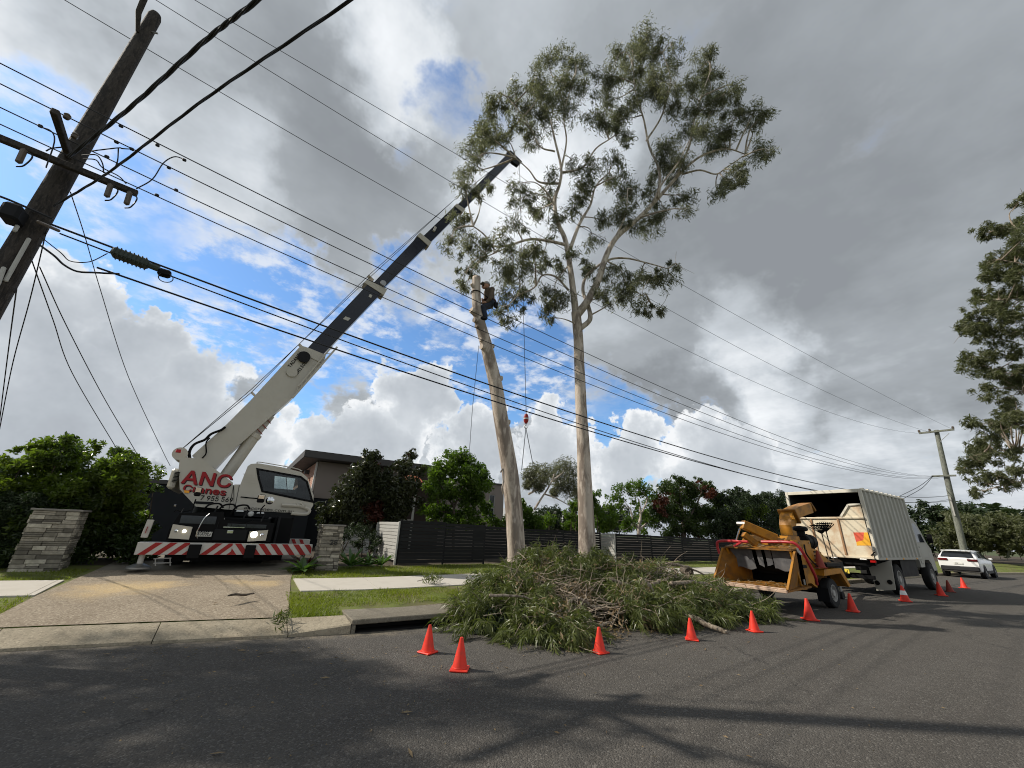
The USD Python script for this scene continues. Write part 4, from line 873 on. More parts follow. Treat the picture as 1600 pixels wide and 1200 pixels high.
AZ_ = 7.10
a0, a1 = np.array([-5.05, 8.22, AZ_]), np.array([-2.77, 8.47, AZ_]); ad = (a1 - a0) / np.linalg.norm(a1 - a0)
am = pl.part('cross_arm', MB().bar(a0, a1, 0.09, 0.105, 0.01), 'pole_wood', smooth=False)
b0, b1 = np.array([-3.78, 8.62, 7.42]), np.array([-3.70, 7.55, 7.42])
pl.part('cross_arm', MB().bar(b0, b1, 0.09, 0.10, 0.01), 'pole_wood', smooth=False, label='short arm pointing towards the road')
def insul(th, p, up=1, s=1.0): 
    th.part('insulator', MB().lathe([(0.0, 0.0), (0.035 * s, 0.0), (0.045 * s, 0.03 * s * up), (0.03 * s, 0.05 * s * up), (0.045 * s, 0.07 * s * up), (0.02 * s, 0.10 * s * up), (0.0, 0.11 * s * up)], p, n=12), 'insulator')
for t in (0.02, 0.10): insul(pl, b1 + (0.07, 0.05 + t * 5, 0.06))
def fuse(p):
    m = MB().bar(p, p + np.array([0.03, -0.02, -0.28]), 0.07, 0.07, 0.015); q = pl.part('fuse_holder', m, 'insulator', smooth=False)
    t = MB().tube(smooth_path([p + (0, 0, -0.02), p + (0.12, -0.02, -0.08), p + (0.10, -0.03, -0.30), p + (0.03, -0.02, -0.36)]), 0.011, 5)
    pl.part('lead', t, 'cable', parent=q)
for t in (0.42, 0.86, 0.97): fuse(lerp(a0, a1, t) + (0, -0.07, -0.07))
tp = np.array([PX, PY, 11.4])
pl.part('top_bracket', MB().tube([tp + (-0.05, -0.12, -0.55), tp + (-0.11, -0.26, -0.2), tp + (-0.10, -0.42, 0.5), tp + (-0.05, -0.6, 1.5)], [0.03, 0.05, 0.06, 0.06], 8), 'pole_wood')
pl.part('bolt', MB().cyl(tp + (0.08, -0.05, -0.3), tp + (0.20, -0.10, -0.3), 0.018, 8), 'steel')
for px0, py0, px1, py1, w in ((28, 352, 22, 362, 0.05), (46, 372, 8, 440, 0.035), (6, 418, -4, 446, 0.10)):
    a, b = at(px0, py0, D=9.31), at(px1, py1, D=9.31); pl.part('conduit', MB().bar(a, b, w, 0.05, 0.015), 'label_plate', smooth=False)
cl = at(45, 345, D=9.3); pl.part('cable_clamp', MB().box((cl[0] - 0.15, cl[1] - 0.05, cl[2]), (0.22, 0.3, 0.28), 0.04), 'crane_dark')
cl = at(70, 345, D=9.2); pl.part('cable_clamp', MB().bar(at(58, 346, D=9.15), at(93, 361, D=9.4), 0.05, 0.05, 0.015), 'insulator', smooth=False)

fpX, fpY = 50.3, 8.35
fz = at(1463, 672, x=fpX)[2]
fpl = Thing('utility_pole', 'slender grey timber power pole standing behind the white parked car', 'power pole', (fpX, fpY, 0.3), 'street power poles')
ft = at(1463, 672, x=fpX); fb = at(1506, 866, x=fpX)
fpl.part('pole_shaft', MB().tube([fb - (0, 0, 1.0), lerp(fb, ft, 0.5), ft], [0.23, 0.20, 0.16], 14), 'grey_pole')
ca, cb = at(1436, 677, x=fpX - 0.3), at(1491, 671, x=fpX - 0.3)
fpl.part('cross_arm', MB().bar(ca, cb, 0.13, 0.16, 0.01), 'grey_pole', smooth=False)
for t in (0.02, 0.33, 0.98): insul(fpl, lerp(ca, cb, t) + (0, 0, 0.07), 1, 2.2)
cc, cd = at(1456, 744, x=fpX - 0.3), at(1494, 743, x=fpX - 0.3)
fpl.part('cross_arm', MB().bar(cc, cd, 0.12, 0.14, 0.01), 'grey_pole', smooth=False)
fpl.part('arm_brace', MB().bar(at(1483, 677, x=fpX - 0.3), at(1469, 690, x=fpX - 0.25), 0.05, 0.03), 'steel', smooth=False)
fpl.part('cable_guard', MB().bar(at(1484, 776, x=fpX - 0.28), at(1492, 806, x=fpX - 0.3), 0.14, 0.08), 'label_plate', smooth=False)

# ------------------------------------------------------------------ overhead lines
def wire(name, label, cat, pts, r, group=None, n=40, mat='cable', fit=True):
    P = np.array(pts, float)
    if fit and len(P) >= 3:
        u = np.linalg.norm(P[:, :2] - P[0, :2], axis=1); t = np.linspace(0, u[-1], n)
        cz = np.polyfit(u, P[:, 2], 2); cx = np.polyfit(u, P[:, 0], 1); cy = np.polyfit(u, P[:, 1], 1)
        Q = np.stack([np.polyval(cx, t), np.polyval(cy, t), np.polyval(cz, t)], 1)
    else: Q = smooth_path(P, 8)
    return single(name, MB().tube(Q, r, 5), mat, label, cat, group)
GH, GL = 'overhead wires along the street', 'overhead wires along the street'
YW = 9.0
wire('power_line', 'topmost thin wire passing behind the pole top towards the tree crown', 'power line', [at(x, y, y=YW) for x, y in ((-40, -90), (101, 0), (224, 76), (470, 221), (686, 339))] + [ca], 0.008, GH)
wire('power_line', 'thin high wire entering at the top edge right of the pole, middle of three', 'power line', [at(x, y, y=YW) for x, y in ((100, -95), (250, 0), (594, 220), (752, 317))] + [lerp(ca, cb, 0.33)], 0.008, GH)
wire('power_line', 'thin high wire nearest the crane tip, rightmost of the three high ones', 'power line', [at(x, y, y=YW) for x, y in ((170, -90), (328, 0), (664, 220), (789, 297))] + [cb], 0.008, GH)
yL = [8.05, 8.25, 8.45, 8.65]
LV = [[(-60, 72), (0, 101), (107, 160), (400, 301), (616, 405), (840, 510)], [(-60, 105), (0, 132), (112, 187), (400, 326), (598, 420), (840, 532)], [(-60, 138), (0, 168), (400, 356), (572, 436), (840, 555)], [(-60, 162), (0, 191), (400, 377), (561, 451), (840, 570)]]
lab = ['uppermost of the four pole arm wires crossing the dark boom', 'second of the four pole arm wires down, crossing the dark boom', 'third of the four pole arm wires down, crossing the boom at its middle collar', 'lowest of the four pole arm wires, just under the middle boom collar']
for k in range(4): wire('power_line', lab[k], 'power line', [at(x, y, y=yL[k] - 0.3) for x, y in LV[k]] + [lerp(cc, cd, 0.02 + 0.3 * k)], 0.010, GL)
fcl = lerp(fb, ft, 0.42) + np.array([-0.3, 0, 0])
wire('communication_cable', 'thick upper black cable holding the joint box right of the pole', 'cable', [at(x, y, y=8.5) for x, y in ((82, 342), (180, 390), (320, 442), (510, 513), (627, 554), (785, 608), (905, 649), (1030, 691), (1140, 721))] + [fcl + (0, 0, .3)], 0.018, 'communication cables')
wire('communication_cable', 'thin black cable just beneath the thick upper one', 'cable', [at(x, y, y=8.55) for x, y in ((93, 361), (180, 398), (400, 485), (536, 528), (627, 565), (785, 622), (905, 664), (1030, 704), (1140, 735))] + [fcl], 0.013, 'communication cables')
wire('communication_cable', 'lowest thick black cable crossing the base of the dark boom', 'cable', [at(x, y, y=8.45) for x, y in ((147, 425), (187, 428), (320, 475), (532, 546), (627, 577), (785, 628), (905, 668), (1030, 707), (1140, 738))] + [fcl - (0, 0, .1)], 0.017, 'communication cables')
wire('communication_cable', 'slack loop of black cable between the pole and the lowest cable', 'cable', [at(x, y, y=8.45) for x, y in ((62, 383), (85, 400), (100, 414), (120, 424), (147, 426), (187, 428))], 0.016, fit=False)
wire('communication_cable', 'thin loop of cable hanging under the joint box', 'cable', [at(x, y, y=8.5) for x, y in ((66, 372), (95, 395), (110, 408), (140, 409), (168, 396))], 0.008, fit=False)
for k, (q, lb) in enumerate([(((-70, 285), (0, 307), (48, 327), (82, 342)), 'upper thick cable leaving the pole for the left picture edge'), (((-70, 318), (0, 329), (30, 336)), 'lower short cable between the left picture edge and the pole clamp')]):
    wire('communication_cable', lb, 'cable', [at(x, y, y=8.5) for x, y in q], 0.018, fit=False)
a, b = at(175, 393, y=8.45), at(232, 414, y=8.45); v = b - a
jbx = Thing('joint_box', 'dark green ribbed cable joint box hanging on the thick upper cable', 'joint box', a)
jm = jbx.part('casing', MB().bar(a, b, 0.18, 0.15, 0.03), 'joint_box', smooth=False)
for t in np.linspace(0.1, 0.9, 8): jbx.part('rib', MB().bar(lerp(a, b, t) , lerp(a, b, t + 0.03), 0.20, 0.17, 0.01), 'joint_box', smooth=False, parent=jm)
jbx.part('neck', MB().cyl(b, at(249, 420, y=8.45), 0.05, 8), 'joint_box')
c = at(257, 427, y=8.45); jbx.part('small_splice', MB().box(c, (0.18, 0.12, 0.14), 0.03), 'crane_black')
th = np.linspace(0, 2 * np.pi, 18); jbx.part('cable_loop', MB().tube(np.stack([c[0] + 0.05 + 0.10 * np.cos(th), c[1] - 0.05 + 0 * th, c[2] - 0.10 + 0.09 * np.sin(th)], 1), 0.008, 5, False), 'cable')
def far(px, py, D): return at(px, py, D=D)
sv = [([(110, 300), (132, 367), (157, 453), (200, 587), (252, 700), (266, 728)], (9.4, 20), 'thin service wire dropping from the cross-arm to the crane tail'), ([(48, 402), (83, 500), (113, 583), (180, 697), (200, 730)], (9.4, 18), 'thin service wire dropping to the middle of the left shrub'),
      ([(62, 417), (103, 507), (160, 617), (207, 697), (225, 728)], (9.4, 18), 'thin service wire dropping to the right side of the left shrub'), ([(73, 358), (47, 467), (20, 567), (0, 667), (-10, 720)], (9.3, 17), 'thin service wire slanting down left across the pole to the frame edge'),
      ([(26, 450), (14, 540), (3, 627), (-8, 720)], (9.3, 17), 'shortest thin service wire hanging beside the left picture edge')]
for q, (d0, d1), lb in sv:
    k = len(q); wire('service_wire', lb, 'service wire', [far(x, y, d0 + (d1 - d0) * i / (k - 1)) for i, (x, y) in enumerate(q)], 0.009, 'service wires', fit=False)
def twisted(name, label, pts, r):
    P = smooth_path(pts, 14); t = np.arange(len(P)); m = MB(); T = np.gradient(P, axis=0); T /= np.linalg.norm(T, axis=1)[:, None]; s = np.cross(T, (0, 0, 1.0)); s /= np.linalg.norm(s, axis=1)[:, None]; u = np.cross(s, T)
    for k in range(3):
        a = t * 0.55 + k * 2.09; m.tube(P + r * (np.cos(a)[:, None] * s + np.sin(a)[:, None] * u), r * 0.95, 6)
    single(name, m, 'cable', label, 'cable', 'twisted service cables over the road')
def over(q, z0, z1):
    k = len(q); return [at(x, y, z=z0 + (z1 - z0) * i / (k - 1)) for i, (x, y) in enumerate(q)]
P = over(((107, 245), (200, 171), (320, 64), (403, 0)), 7.0, 6.9); e = P[-1] + (P[-1] - P[-2]) * 2.2
twisted('service_cable', 'thick twisted cable from the pole leaving the top edge, upper of two', P + [e + (0, 0, 0.1), e + (P[-1] - P[-2]) * 4 + (0, 0, 0.8)], 0.014)
P = over(((84, 322), (173, 267), (320, 155), (548, 0)), 6.25, 6.5); e = P[-1] + (P[-1] - P[-2]) * 1.4
twisted('service_cable', 'thinner twisted cable from lower on the pole leaving the top edge', P + [e + (0, 0, 0.1), e + (P[-1] - P[-2]) * 3 + (0, 0, 0.8)], 0.009)
for q, lb in ((((1457, 744), (1436, 760), (1400, 778)), 'thin service wire dropping left from the far pole lower arm, upper one'), (((1457, 745), (1440, 763), (1408, 781)), 'thin service wire dropping left from the far pole lower arm, lower one')):
    wire('service_wire', lb, 'service wire', [at(x, y, x=fpX - 0.3 - 3.0 * i) for i, (x, y) in enumerate(q)], 0.02, 'service wires', fit=False)
# leads and clamps near the pole
jm = MB()
for q in (((128, 243), (150, 242), (160, 255), (162, 270)), ((142, 236), (185, 231), (190, 232), (206, 233)), ((185, 231), (184, 250), (180, 262)), ((130, 248), (150, 250), (160, 262), (185, 275), (197, 287)), ((62, 198), (80, 205), (85, 222), (72, 262)), ((213, 295), (238, 280), (255, 255), (272, 245), (286, 248)), ((96, 230), (80, 232), (72, 236))):
    jm.tube(smooth_path([at(x, y, y=8.25) for x, y in q], 5), 0.010, 5)
for x, y in ((189, 197), (246, 227), (288, 250), (182, 222), (206, 233), (264, 262), (275, 297), (63, 197), (245, 305), (167, 245)): 
    c = at(x, y, y=8.2); jm.box(c, (0.06, 0.05, 0.05), 0.012)
single('jumper_leads', jm, 'cable', 'tangle of thin jumper leads and clamps around the pole cross-arm', 'wires', None, 'stuff')
# ------------------------------------------------------------------ wood chipper on its trailer
paint('chipper_yellow', (0.38, 0.158, 0.008), 0.42, var=0.14, scale=3, dirt=(0.085, 0.048, 0.018), dirt_amt=0.75, dirt_scale=3.0)
paint('chipper_worn', (0.22, 0.092, 0.010), 0.6, var=0.2, scale=6, dirt=(0.08, 0.05, 0.025), dirt_amt=0.7, dirt_scale=5)
paint('bar_red', (0.38, 0.03, 0.035), 0.35, var=0.1)
paint('rubber', (0.022, 0.022, 0.024), 0.7, var=0.2)
paint('curtain', (0.085, 0.085, 0.09), 0.55, var=0.3, scale=5, dirt=(0.16, 0.155, 0.15), dirt_amt=0.5, dirt_scale=4)
paint('tray_steel', (0.42, 0.30, 0.22), 0.5, var=0.25, scale=6)
paint('cone_red', (0.72, 0.038, 0.020), 0.5, var=0.10, scale=9, dirt=(0.26, 0.06, 0.04), dirt_amt=0.45, dirt_scale=7)
paint('cone_white', (0.70, 0.70, 0.68), 0.5)
paint('cone_dull', (0.25, 0.045, 0.03), 0.6, var=0.2, scale=12)
paint('sign_red', (0.62, 0.10, 0.055), 0.5); paint('sign_yellow', (0.72, 0.36, 0.03), 0.5)
ch = Thing('wood_chipper', 'dirty yellow trailer wood chipper with open infeed hopper behind the branch pile', 'wood chipper', (13.0, 5.9, 0.0))
ya, yb = 4.93, 6.72
# infeed hopper
ch.part('infeed_tray', MB().prism([(11.02, 0.54), (11.02, 0.50), (12.3, 0.56), (12.3, 0.60)], ya, yb), 'chipper_worn', smooth=False)
ch.part('tray_edge', MB().bar((11.0, ya, 0.52), (11.0, yb, 0.52), 0.05, 0.07, 0.01), 'tray_steel', smooth=False)
ch.part('tray_edge', MB().bar((11.07, ya + .02, 0.565), (11.07, yb - .02, 0.565), 0.05, 0.03, 0.01), 'tray_steel', smooth=False)
for y0, y1 in ((ya, 5.20), (yb, 6.35)):
    m = MB(); o = 0.035 * (1 if y1 > y0 else -1)
    A = [(11.03, y0, 0.56), (11.72, y0 - o * 0.5, 1.38), (12.35, y1, 1.46), (12.35, y1, 0.56)]
    B = [(x, y - o, z) for x, y, z in A]
    m.quad(*A); m.quad(*B[::-1])
    for k in range(4): m.quad(A[k], B[k], B[(k + 1) % 4], A[(k + 1) % 4])
    ch.part('hopper_side', m, 'chipper_worn', smooth=False)
    ch.part('side_edge', MB().bar(np.array(A[0]) + (-0.01, 0, 0), np.array(A[1]) + (-0.01, 0, 0), 0.05, 0.03), 'chipper_yellow', smooth=False)
    ch.part('hopper_post', MB().bar((12.0, y0 + 3 * o, 0.60), (11.74, y0 + 2.4 * o, 1.40), 0.05, 0.06, 0.01), 'chipper_yellow', smooth=False)
ch.part('hopper_top', MB().prism([(11.70, 1.39), (12.35, 1.47), (12.35, 1.51), (11.70, 1.43)], ya + 0.05, yb - 0.05), 'chipper_worn', smooth=False)
ch.part('hopper_back', MB().bb(12.62, 12.66, 5.2, 6.35, 0.56, 1.5), 'crane_black', smooth=False)
for yy in (5.16, 6.35): ch.part('throat_wall', MB().bb(12.35, 12.62, yy, yy + 0.04, 0.56, 1.5), 'crane_black', smooth=False)
ch.part('feed_roller', MB().cyl((12.5, 5.22, 0.95), (12.5, 6.33, 0.95), 0.17, 16), 'crane_black')
r6 = np.random.default_rng(11)
for a, b, zb in ((5.06, 5.52, 0.93), (5.55, 5.70, 1.02), (5.78, 5.92, 0.98), (6.02, 6.62, 0.90)):
    n, mz = 9, 5; m = MB(); yy = np.linspace(a, b, n); P = []
    for k in range(mz):
        t = k / (mz - 1); P.append([(11.86 + 0.06 * t + 0.022 * math.sin(9 * y + 3 * t) * t, y + 0.02 * t * math.sin(5 * y), 1.385 - (1.385 - zb) * t + 0.03 * t * math.sin(14 * y)) for y in yy])
    for k in range(mz - 1):
        for q in range(n - 1): m.quad(P[k][q], P[k][q + 1], P[k + 1][q + 1], P[k + 1][q])
    ch.part('rubber_curtain', m, 'curtain', smooth=60)
# red control bar around the hopper mouth
ch.part('control_bar', MB().tube(smooth_path([(11.62, 6.80, 1.22), (11.60, 6.82, 1.45), (11.60, 6.70, 1.56), (11.60, 5.95, 1.57)], 5), 0.035, 10), 'bar_red')
ch.part('control_bar', MB().tube(smooth_path([(11.60, 5.60, 1.585), (11.60, 4.98, 1.60), (11.64, 4.80, 1.54), (11.80, 4.74, 1.30), (12.35, 4.83, 0.85), (12.75, 4.98, 0.62)], 6), 0.035, 10), 'bar_red')
ch.part('bar_bracket', MB().bar((11.62, 6.35, 1.44), (11.60, 6.1, 1.56), 0.06, 0.05, 0.01), 'bar_red', smooth=False)
# folding crush arm and feed housing
ch.part('crush_arm', MB().bar(at(1159, 819, x=11.75), at(1212, 842, x=12.35), 0.22, 0.23, 0.02), 'chipper_yellow', smooth=False)
ch.part('crush_arm', MB().bar(at(1161, 834, x=11.75), at(1182, 851, x=12.0), 0.16, 0.15, 0.015), 'chipper_yellow', smooth=False)
p = at(1158, 818, x=11.75); ch.part('arm_pivot', MB().cyl(p - (0, 0.12, 0), p + (0, 0.10, 0), 0.055, 12), 'steel')
ch.part('hydraulic_ram', MB().cyl(at(1156, 826, x=11.7), at(1150, 845, x=11.68), 0.022, 10), 'bright_steel')
ch.part('feed_housing', MB().prism([(12.36, 1.46), (12.36, 1.60), (12.55, 1.76), (13.20, 1.76), (13.30, 1.46)], 5.35, 6.5), 'chipper_yellow', smooth=False)
# drum body, engine side
body = [(12.36, 0.48), (12.36, 1.45), (12.55, 1.66), (13.32, 1.66), (13.34, 1.46), (13.62, 1.44), (14.58, 1.05), (14.62, 0.90), (14.30, 0.86), (13.36, 0.84), (13.2, 0.50), (12.9, 0.62), (12.7, 0.62), (12.6, 0.48)]
ch.part('body_panel', MB().prism(body, 5.16, 5.34), 'chipper_yellow', smooth=False)
ch.part('body', MB().bb(12.68, 14.45, 5.35, 6.45, 0.60, 1.38, 0.03), 'chipper_worn', smooth=False)
ch.part('body_ledge', MB().bb(12.9, 13.3, 5.10, 5.155, 1.10, 1.13), 'chipper_worn', smooth=False)
for z in (1.16, 1.26, 1.36): ch.part('vent_slot', MB().bb(13.42, 13.66, 5.145, 5.158, z, z + 0.035), 'crane_black', smooth=False)
ch.part('fender', MB().prism([(13.30, 0.80), (13.36, 0.95), (14.50, 0.97), (14.88, 0.52), (14.76, 0.48), (14.38, 0.84), (13.40, 0.80)], 4.98, 5.30), 'chipper_yellow', smooth=False)
ch.part('tool_box', MB().bb(13.7, 14.7, 5.02, 5.3, 0.985, 1.11, 0.03), 'crane_black', smooth=False)
ch.part('air_filter', MB().lathe([(0, -0.30), (0.17, -0.29), (0.20, -0.24), (0.20, -0.02), (0.215, 0.0), (0.20, 0.03), (0.20, 0.24), (0.15, 0.30), (0, 0.31)], (13.85, 5.45, 1.63), 'x', 24), 'crane_black')
ch.part('air_intake', MB().lathe([(0, 0.15), (0.14, 0.14), (0.185, 0.10), (0.185, 0.03), (0.10, 0.0), (0.10, -0.12)], (13.62, 5.45, 1.90), n=24), 'crane_black')
ch.part('engine_cover', MB().bb(13.36, 14.5, 5.5, 6.4, 1.385, 1.50, 0.04), 'crane_dark', smooth=False)
# discharge chute
P = smooth_path([(13.9, 5.88, 1.40), (13.9, 5.88, 1.8), (13.93, 5.88, 2.12), (14.12, 5.88, 2.34), (14.55, 5.87, 2.50), (15.35, 5.85, 2.66)], 4)
m = MB(); T = np.gradient(P, axis=0); T /= np.linalg.norm(T, axis=1)[:, None]; rings = []
for i, (p, t) in enumerate(zip(P, T)):
    s = np.array([0, 1.0, 0]); u = np.cross(t, s); w = 0.20 + 0.02 * i / len(P); h = 0.19
    w, h = w * 0.80, h * 0.80; rings.append([p - s * w - u * h, p + s * w - u * h, p + s * w + u * h, p - s * w + u * h])
for a, b in zip(rings[:-1], rings[1:]):
    for k in range(4): m.quad(a[k], a[(k + 1) % 4], b[(k + 1) % 4], b[k])
cu = ch.part('discharge_chute', m, 'chipper_yellow', smooth=25)
ch.part('chute_flange', MB().bar(P[12] - T[12] * 0.03, P[12] + T[12] * 0.03, 0.50, 0.46, 0.01), 'chipper_worn', smooth=False, parent=cu)
ch.part('deflector', MB().prism([(15.30, 2.80), (15.36, 2.82), (15.60, 2.60), (15.54, 2.56)], 5.66, 6.04), 'chipper_worn', smooth=False, parent=cu)
ch.part('turn_crank', MB().cyl((13.62, 5.6, 1.72), (13.62, 5.95, 1.74), 0.06, 10), 'crane_black')
ch.part('amber_beacon', MB().lathe([(0, 0.10), (0.05, 0.09), (0.065, 0.0), (0.05, -0.02), (0, -0.02)], at(1238, 811, y=5.72), n=14), 'amber_lens')
wheel(ch, 13.86, 5.15, 0.36, 0.36, 0.22, -1, 'y'); wheel(ch, 13.86, 6.78, 0.36, 0.36, 0.22, 1, 'y')
ch.part('axle', MB().cyl((13.86, 5.2, 0.36), (13.86, 6.7, 0.36), 0.05, 10), 'crane_black')
ch.part('mud_flap', MB().bb(13.40, 13.43, 5.0, 5.28, 0.16, 0.50), 'crane_dark', smooth=False)
ch.part('frame_rail', MB().bb(12.4, 15.2, 5.36, 5.46, 0.42, 0.59, 0.01), 'crane_black', smooth=False); ch.part('frame_rail', MB().bb(12.4, 15.2, 6.3, 6.4, 0.42, 0.59, 0.01), 'crane_black', smooth=False)
ch.part('draw_bar', MB().bar((15.15, 5.6, 0.52), (17.6, 6.2, 0.55), 0.09, 0.10, 0.01), 'crane_black', smooth=False); ch.part('draw_bar', MB().bar((15.15, 6.3, 0.52), (17.6, 6.24, 0.55), 0.09, 0.10, 0.01), 'crane_black', smooth=False)
ch.part('front_gear', MB().bb(15.0, 15.7, 5.3, 6.3, 0.60, 1.15, 0.05), 'crane_black', smooth=False)
for q in range(3):
    ch.part('hydraulic_hose', MB().tube(smooth_path([(12.4, 5.5 + 0.1 * q, 1.72), (12.2, 5.6 + 0.1 * q, 1.95 - 0.06 * q), (12.0, 5.8 + 0.07 * q, 1.9), (11.9, 6.0, 1.86 - 0.03 * q)]), 0.016, 6), 'crane_black')
ch.part('hydraulic_hose', MB().tube(smooth_path([(12.9, 5.14, 1.55), (12.75, 5.08, 1.35), (12.95, 5.06, 1.15), (13.3, 5.09, 1.02)]), 0.018, 6), 'crane_black')
for x, z, w, h, mt in ((12.55, 1.30, 0.16, 0.10, 'chevron_white'), (12.82, 1.34, 0.10, 0.13, 'sign_yellow'), (12.60, 0.98, 0.22, 0.08, 'crane_black')):
    ch.part('warning_sticker', MB().bb(x, x + w, 5.152, 5.1585, z, z + h), mt, smooth=False)
for x, z in ((12.42, 0.56), (12.42, 1.38), (12.62, 1.60), (13.24, 1.60), (13.05, 0.90), (13.5, 1.05), (13.9, 1.05), (14.3, 1.05)): ch.part('bolt', MB().cyl((x, 5.16, z), (x, 5.14, z), 0.018, 8), 'steel', smooth=False)
for k, (x, z) in enumerate(((11.95, 1.41), (11.95, 0.70))): ch.part('hinge', MB().cyl((x, 4.93, z - 0.06), (x, 4.93, z + 0.06), 0.025, 8), 'steel')
ch.part('hitch_jack', MB().cyl((16.3, 5.75, 0.12), (16.3, 5.75, 0.95), 0.045, 10), 'steel'); ch.part('jack_wheel', MB().cyl((16.3, 5.70, 0.11), (16.3, 5.80, 0.11), 0.11, 14), 'tyre')
lt = np.random.default_rng(3); V, F, n = [], [], 0
for k in range(260):
    c = np.array([lt.uniform(11.08, 12.2), lt.uniform(5.0, 6.6), 0]); c[2] = 0.565 + (c[0] - 11) * 0.03 + 0.012
    if k > 150: c[0] = lt.uniform(11.75, 12.3); c[2] = 1.45 + (c[0] - 11.7) * 0.12 + 0.01
    a = lt.uniform(0, 6.28); L = lt.uniform(0.02, 0.07); e = np.array([math.cos(a), math.sin(a), lt.uniform(-.2, .4)]) * L; w = np.array([-math.sin(a), math.cos(a), 0.3]) * L * 0.35
    V += [c - e, c + w, c + e, c - w]; F += [[n, n + 1, n + 2], [n, n + 2, n + 3]]; n += 4
ch.part('chip_debris', MB().raw(V, F), 'dead_leaf', smooth=False, kind='stuff')

# rakes and a broom stood against the chipper
def rake(label, foot, head, wide, tines):
    foot, head = np.array(foot), np.array(head); t = Thing('garden_rake', label, 'rake', foot, 'long handled rakes on the chipper')
    t.part('handle', MB().cyl(foot, head, 0.016, 8), 'brown_bark'); d = (head - foot) / np.linalg.norm(head - foot); s = np.array([0.15, -1.0, 0.0]); s -= d * (s @ d); s /= np.linalg.norm(s)
    for k in range(tines):
        u = (k / (tines - 1) - 0.5) * 2; e = head + s * wide * u + d * 0.30 * (1 - 0.25 * u * u)
        t.part('tine', MB().tube([head, lerp(head, e, 0.9), e + np.array([-0.05, 0, 0.0])], [0.010, 0.012, 0.010], 4), 'crane_black')
    b = head + d * 0.17; t.part('cross_bar', MB().bar(b - s * wide * 0.62, b + s * wide * 0.62, 0.02, 0.03), 'crane_black', smooth=False)
    b = head + d * 0.25; t.part('cross_bar', MB().bar(b - s * wide * 0.85, b + s * wide * 0.85, 0.02, 0.03), 'crane_black', smooth=False)
rake('black fan rake leaning upright, left one beside the chipper engine', at(1297, 880, y=5.55), at(1284, 834, y=5.6), 0.30, 11)
rake('black fan rake leaning upright, right one nearer the truck tailgate', at(1303, 876, y=5.45), at(1291, 831, y=5.5), 0.26, 11)

# ------------------------------------------------------------------ chip truck
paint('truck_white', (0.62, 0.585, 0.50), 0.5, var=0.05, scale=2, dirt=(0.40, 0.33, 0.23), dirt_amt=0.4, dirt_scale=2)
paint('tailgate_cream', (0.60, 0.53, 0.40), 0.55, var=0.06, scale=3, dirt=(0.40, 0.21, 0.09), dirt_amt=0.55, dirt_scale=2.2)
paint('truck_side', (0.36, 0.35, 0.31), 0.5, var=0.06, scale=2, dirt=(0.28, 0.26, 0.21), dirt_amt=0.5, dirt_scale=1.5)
paint('rusty_rib', (0.30, 0.17, 0.09), 0.7, var=0.25, scale=8)
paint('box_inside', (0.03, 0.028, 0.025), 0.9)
paint('plate_yellow', (0.75, 0.58, 0.08), 0.5)
tk = Thing('chip_truck', 'white high sided chip truck with ribbed box and rusty cream tailgate', 'truck', (21.5, 6.4, 0.0))
X0, X1, Y0, Y1, Z0b, Z1b = 18.3, 23.1, 5.2, 7.55, 1.15, 3.48
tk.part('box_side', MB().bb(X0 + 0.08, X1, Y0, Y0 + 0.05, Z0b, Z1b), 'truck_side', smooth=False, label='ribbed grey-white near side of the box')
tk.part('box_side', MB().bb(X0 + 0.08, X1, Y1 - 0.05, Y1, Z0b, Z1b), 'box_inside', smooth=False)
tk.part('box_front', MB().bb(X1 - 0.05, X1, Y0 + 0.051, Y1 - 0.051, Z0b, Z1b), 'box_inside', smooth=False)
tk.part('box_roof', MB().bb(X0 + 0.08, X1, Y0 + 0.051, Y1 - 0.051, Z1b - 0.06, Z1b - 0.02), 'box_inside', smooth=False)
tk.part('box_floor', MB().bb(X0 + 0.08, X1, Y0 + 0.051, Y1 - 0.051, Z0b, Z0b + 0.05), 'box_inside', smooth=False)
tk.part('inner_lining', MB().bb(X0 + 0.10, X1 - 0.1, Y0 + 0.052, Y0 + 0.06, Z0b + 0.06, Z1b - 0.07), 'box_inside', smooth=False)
for k in range(11):
    x = X0 + 0.30 + k * 0.435
    tk.part('side_rib', MB().prism([(x, Y0 - 0.001), (x + 0.05, Y0 - 0.045), (x + 0.17, Y0 - 0.045), (x + 0.22, Y0 - 0.001)], Z0b + 0.08, Z1b - 0.06, 'z'), 'truck_side', smooth=False)
tk.part('side_rail', MB().bb(X0, X1 + 0.01, Y0 - 0.055, Y0 - 0.002, Z0b - 0.01, Z0b + 0.075, 0.01), 'truck_side', smooth=False)
tk.part('side_rail', MB().bb(X0, X1 + 0.01, Y0 - 0.055, Y0 - 0.002, Z1b - 0.055, Z1b + 0.01, 0.01), 'truck_white', smooth=False)
for k in range(9): tk.part('roof_clip', MB().box((X0 + 0.4 + k * 0.5, Y0 + 0.02, Z1b + 0.03), (0.12, 0.10, 0.05), 0.01), 'truck_white', smooth=False)
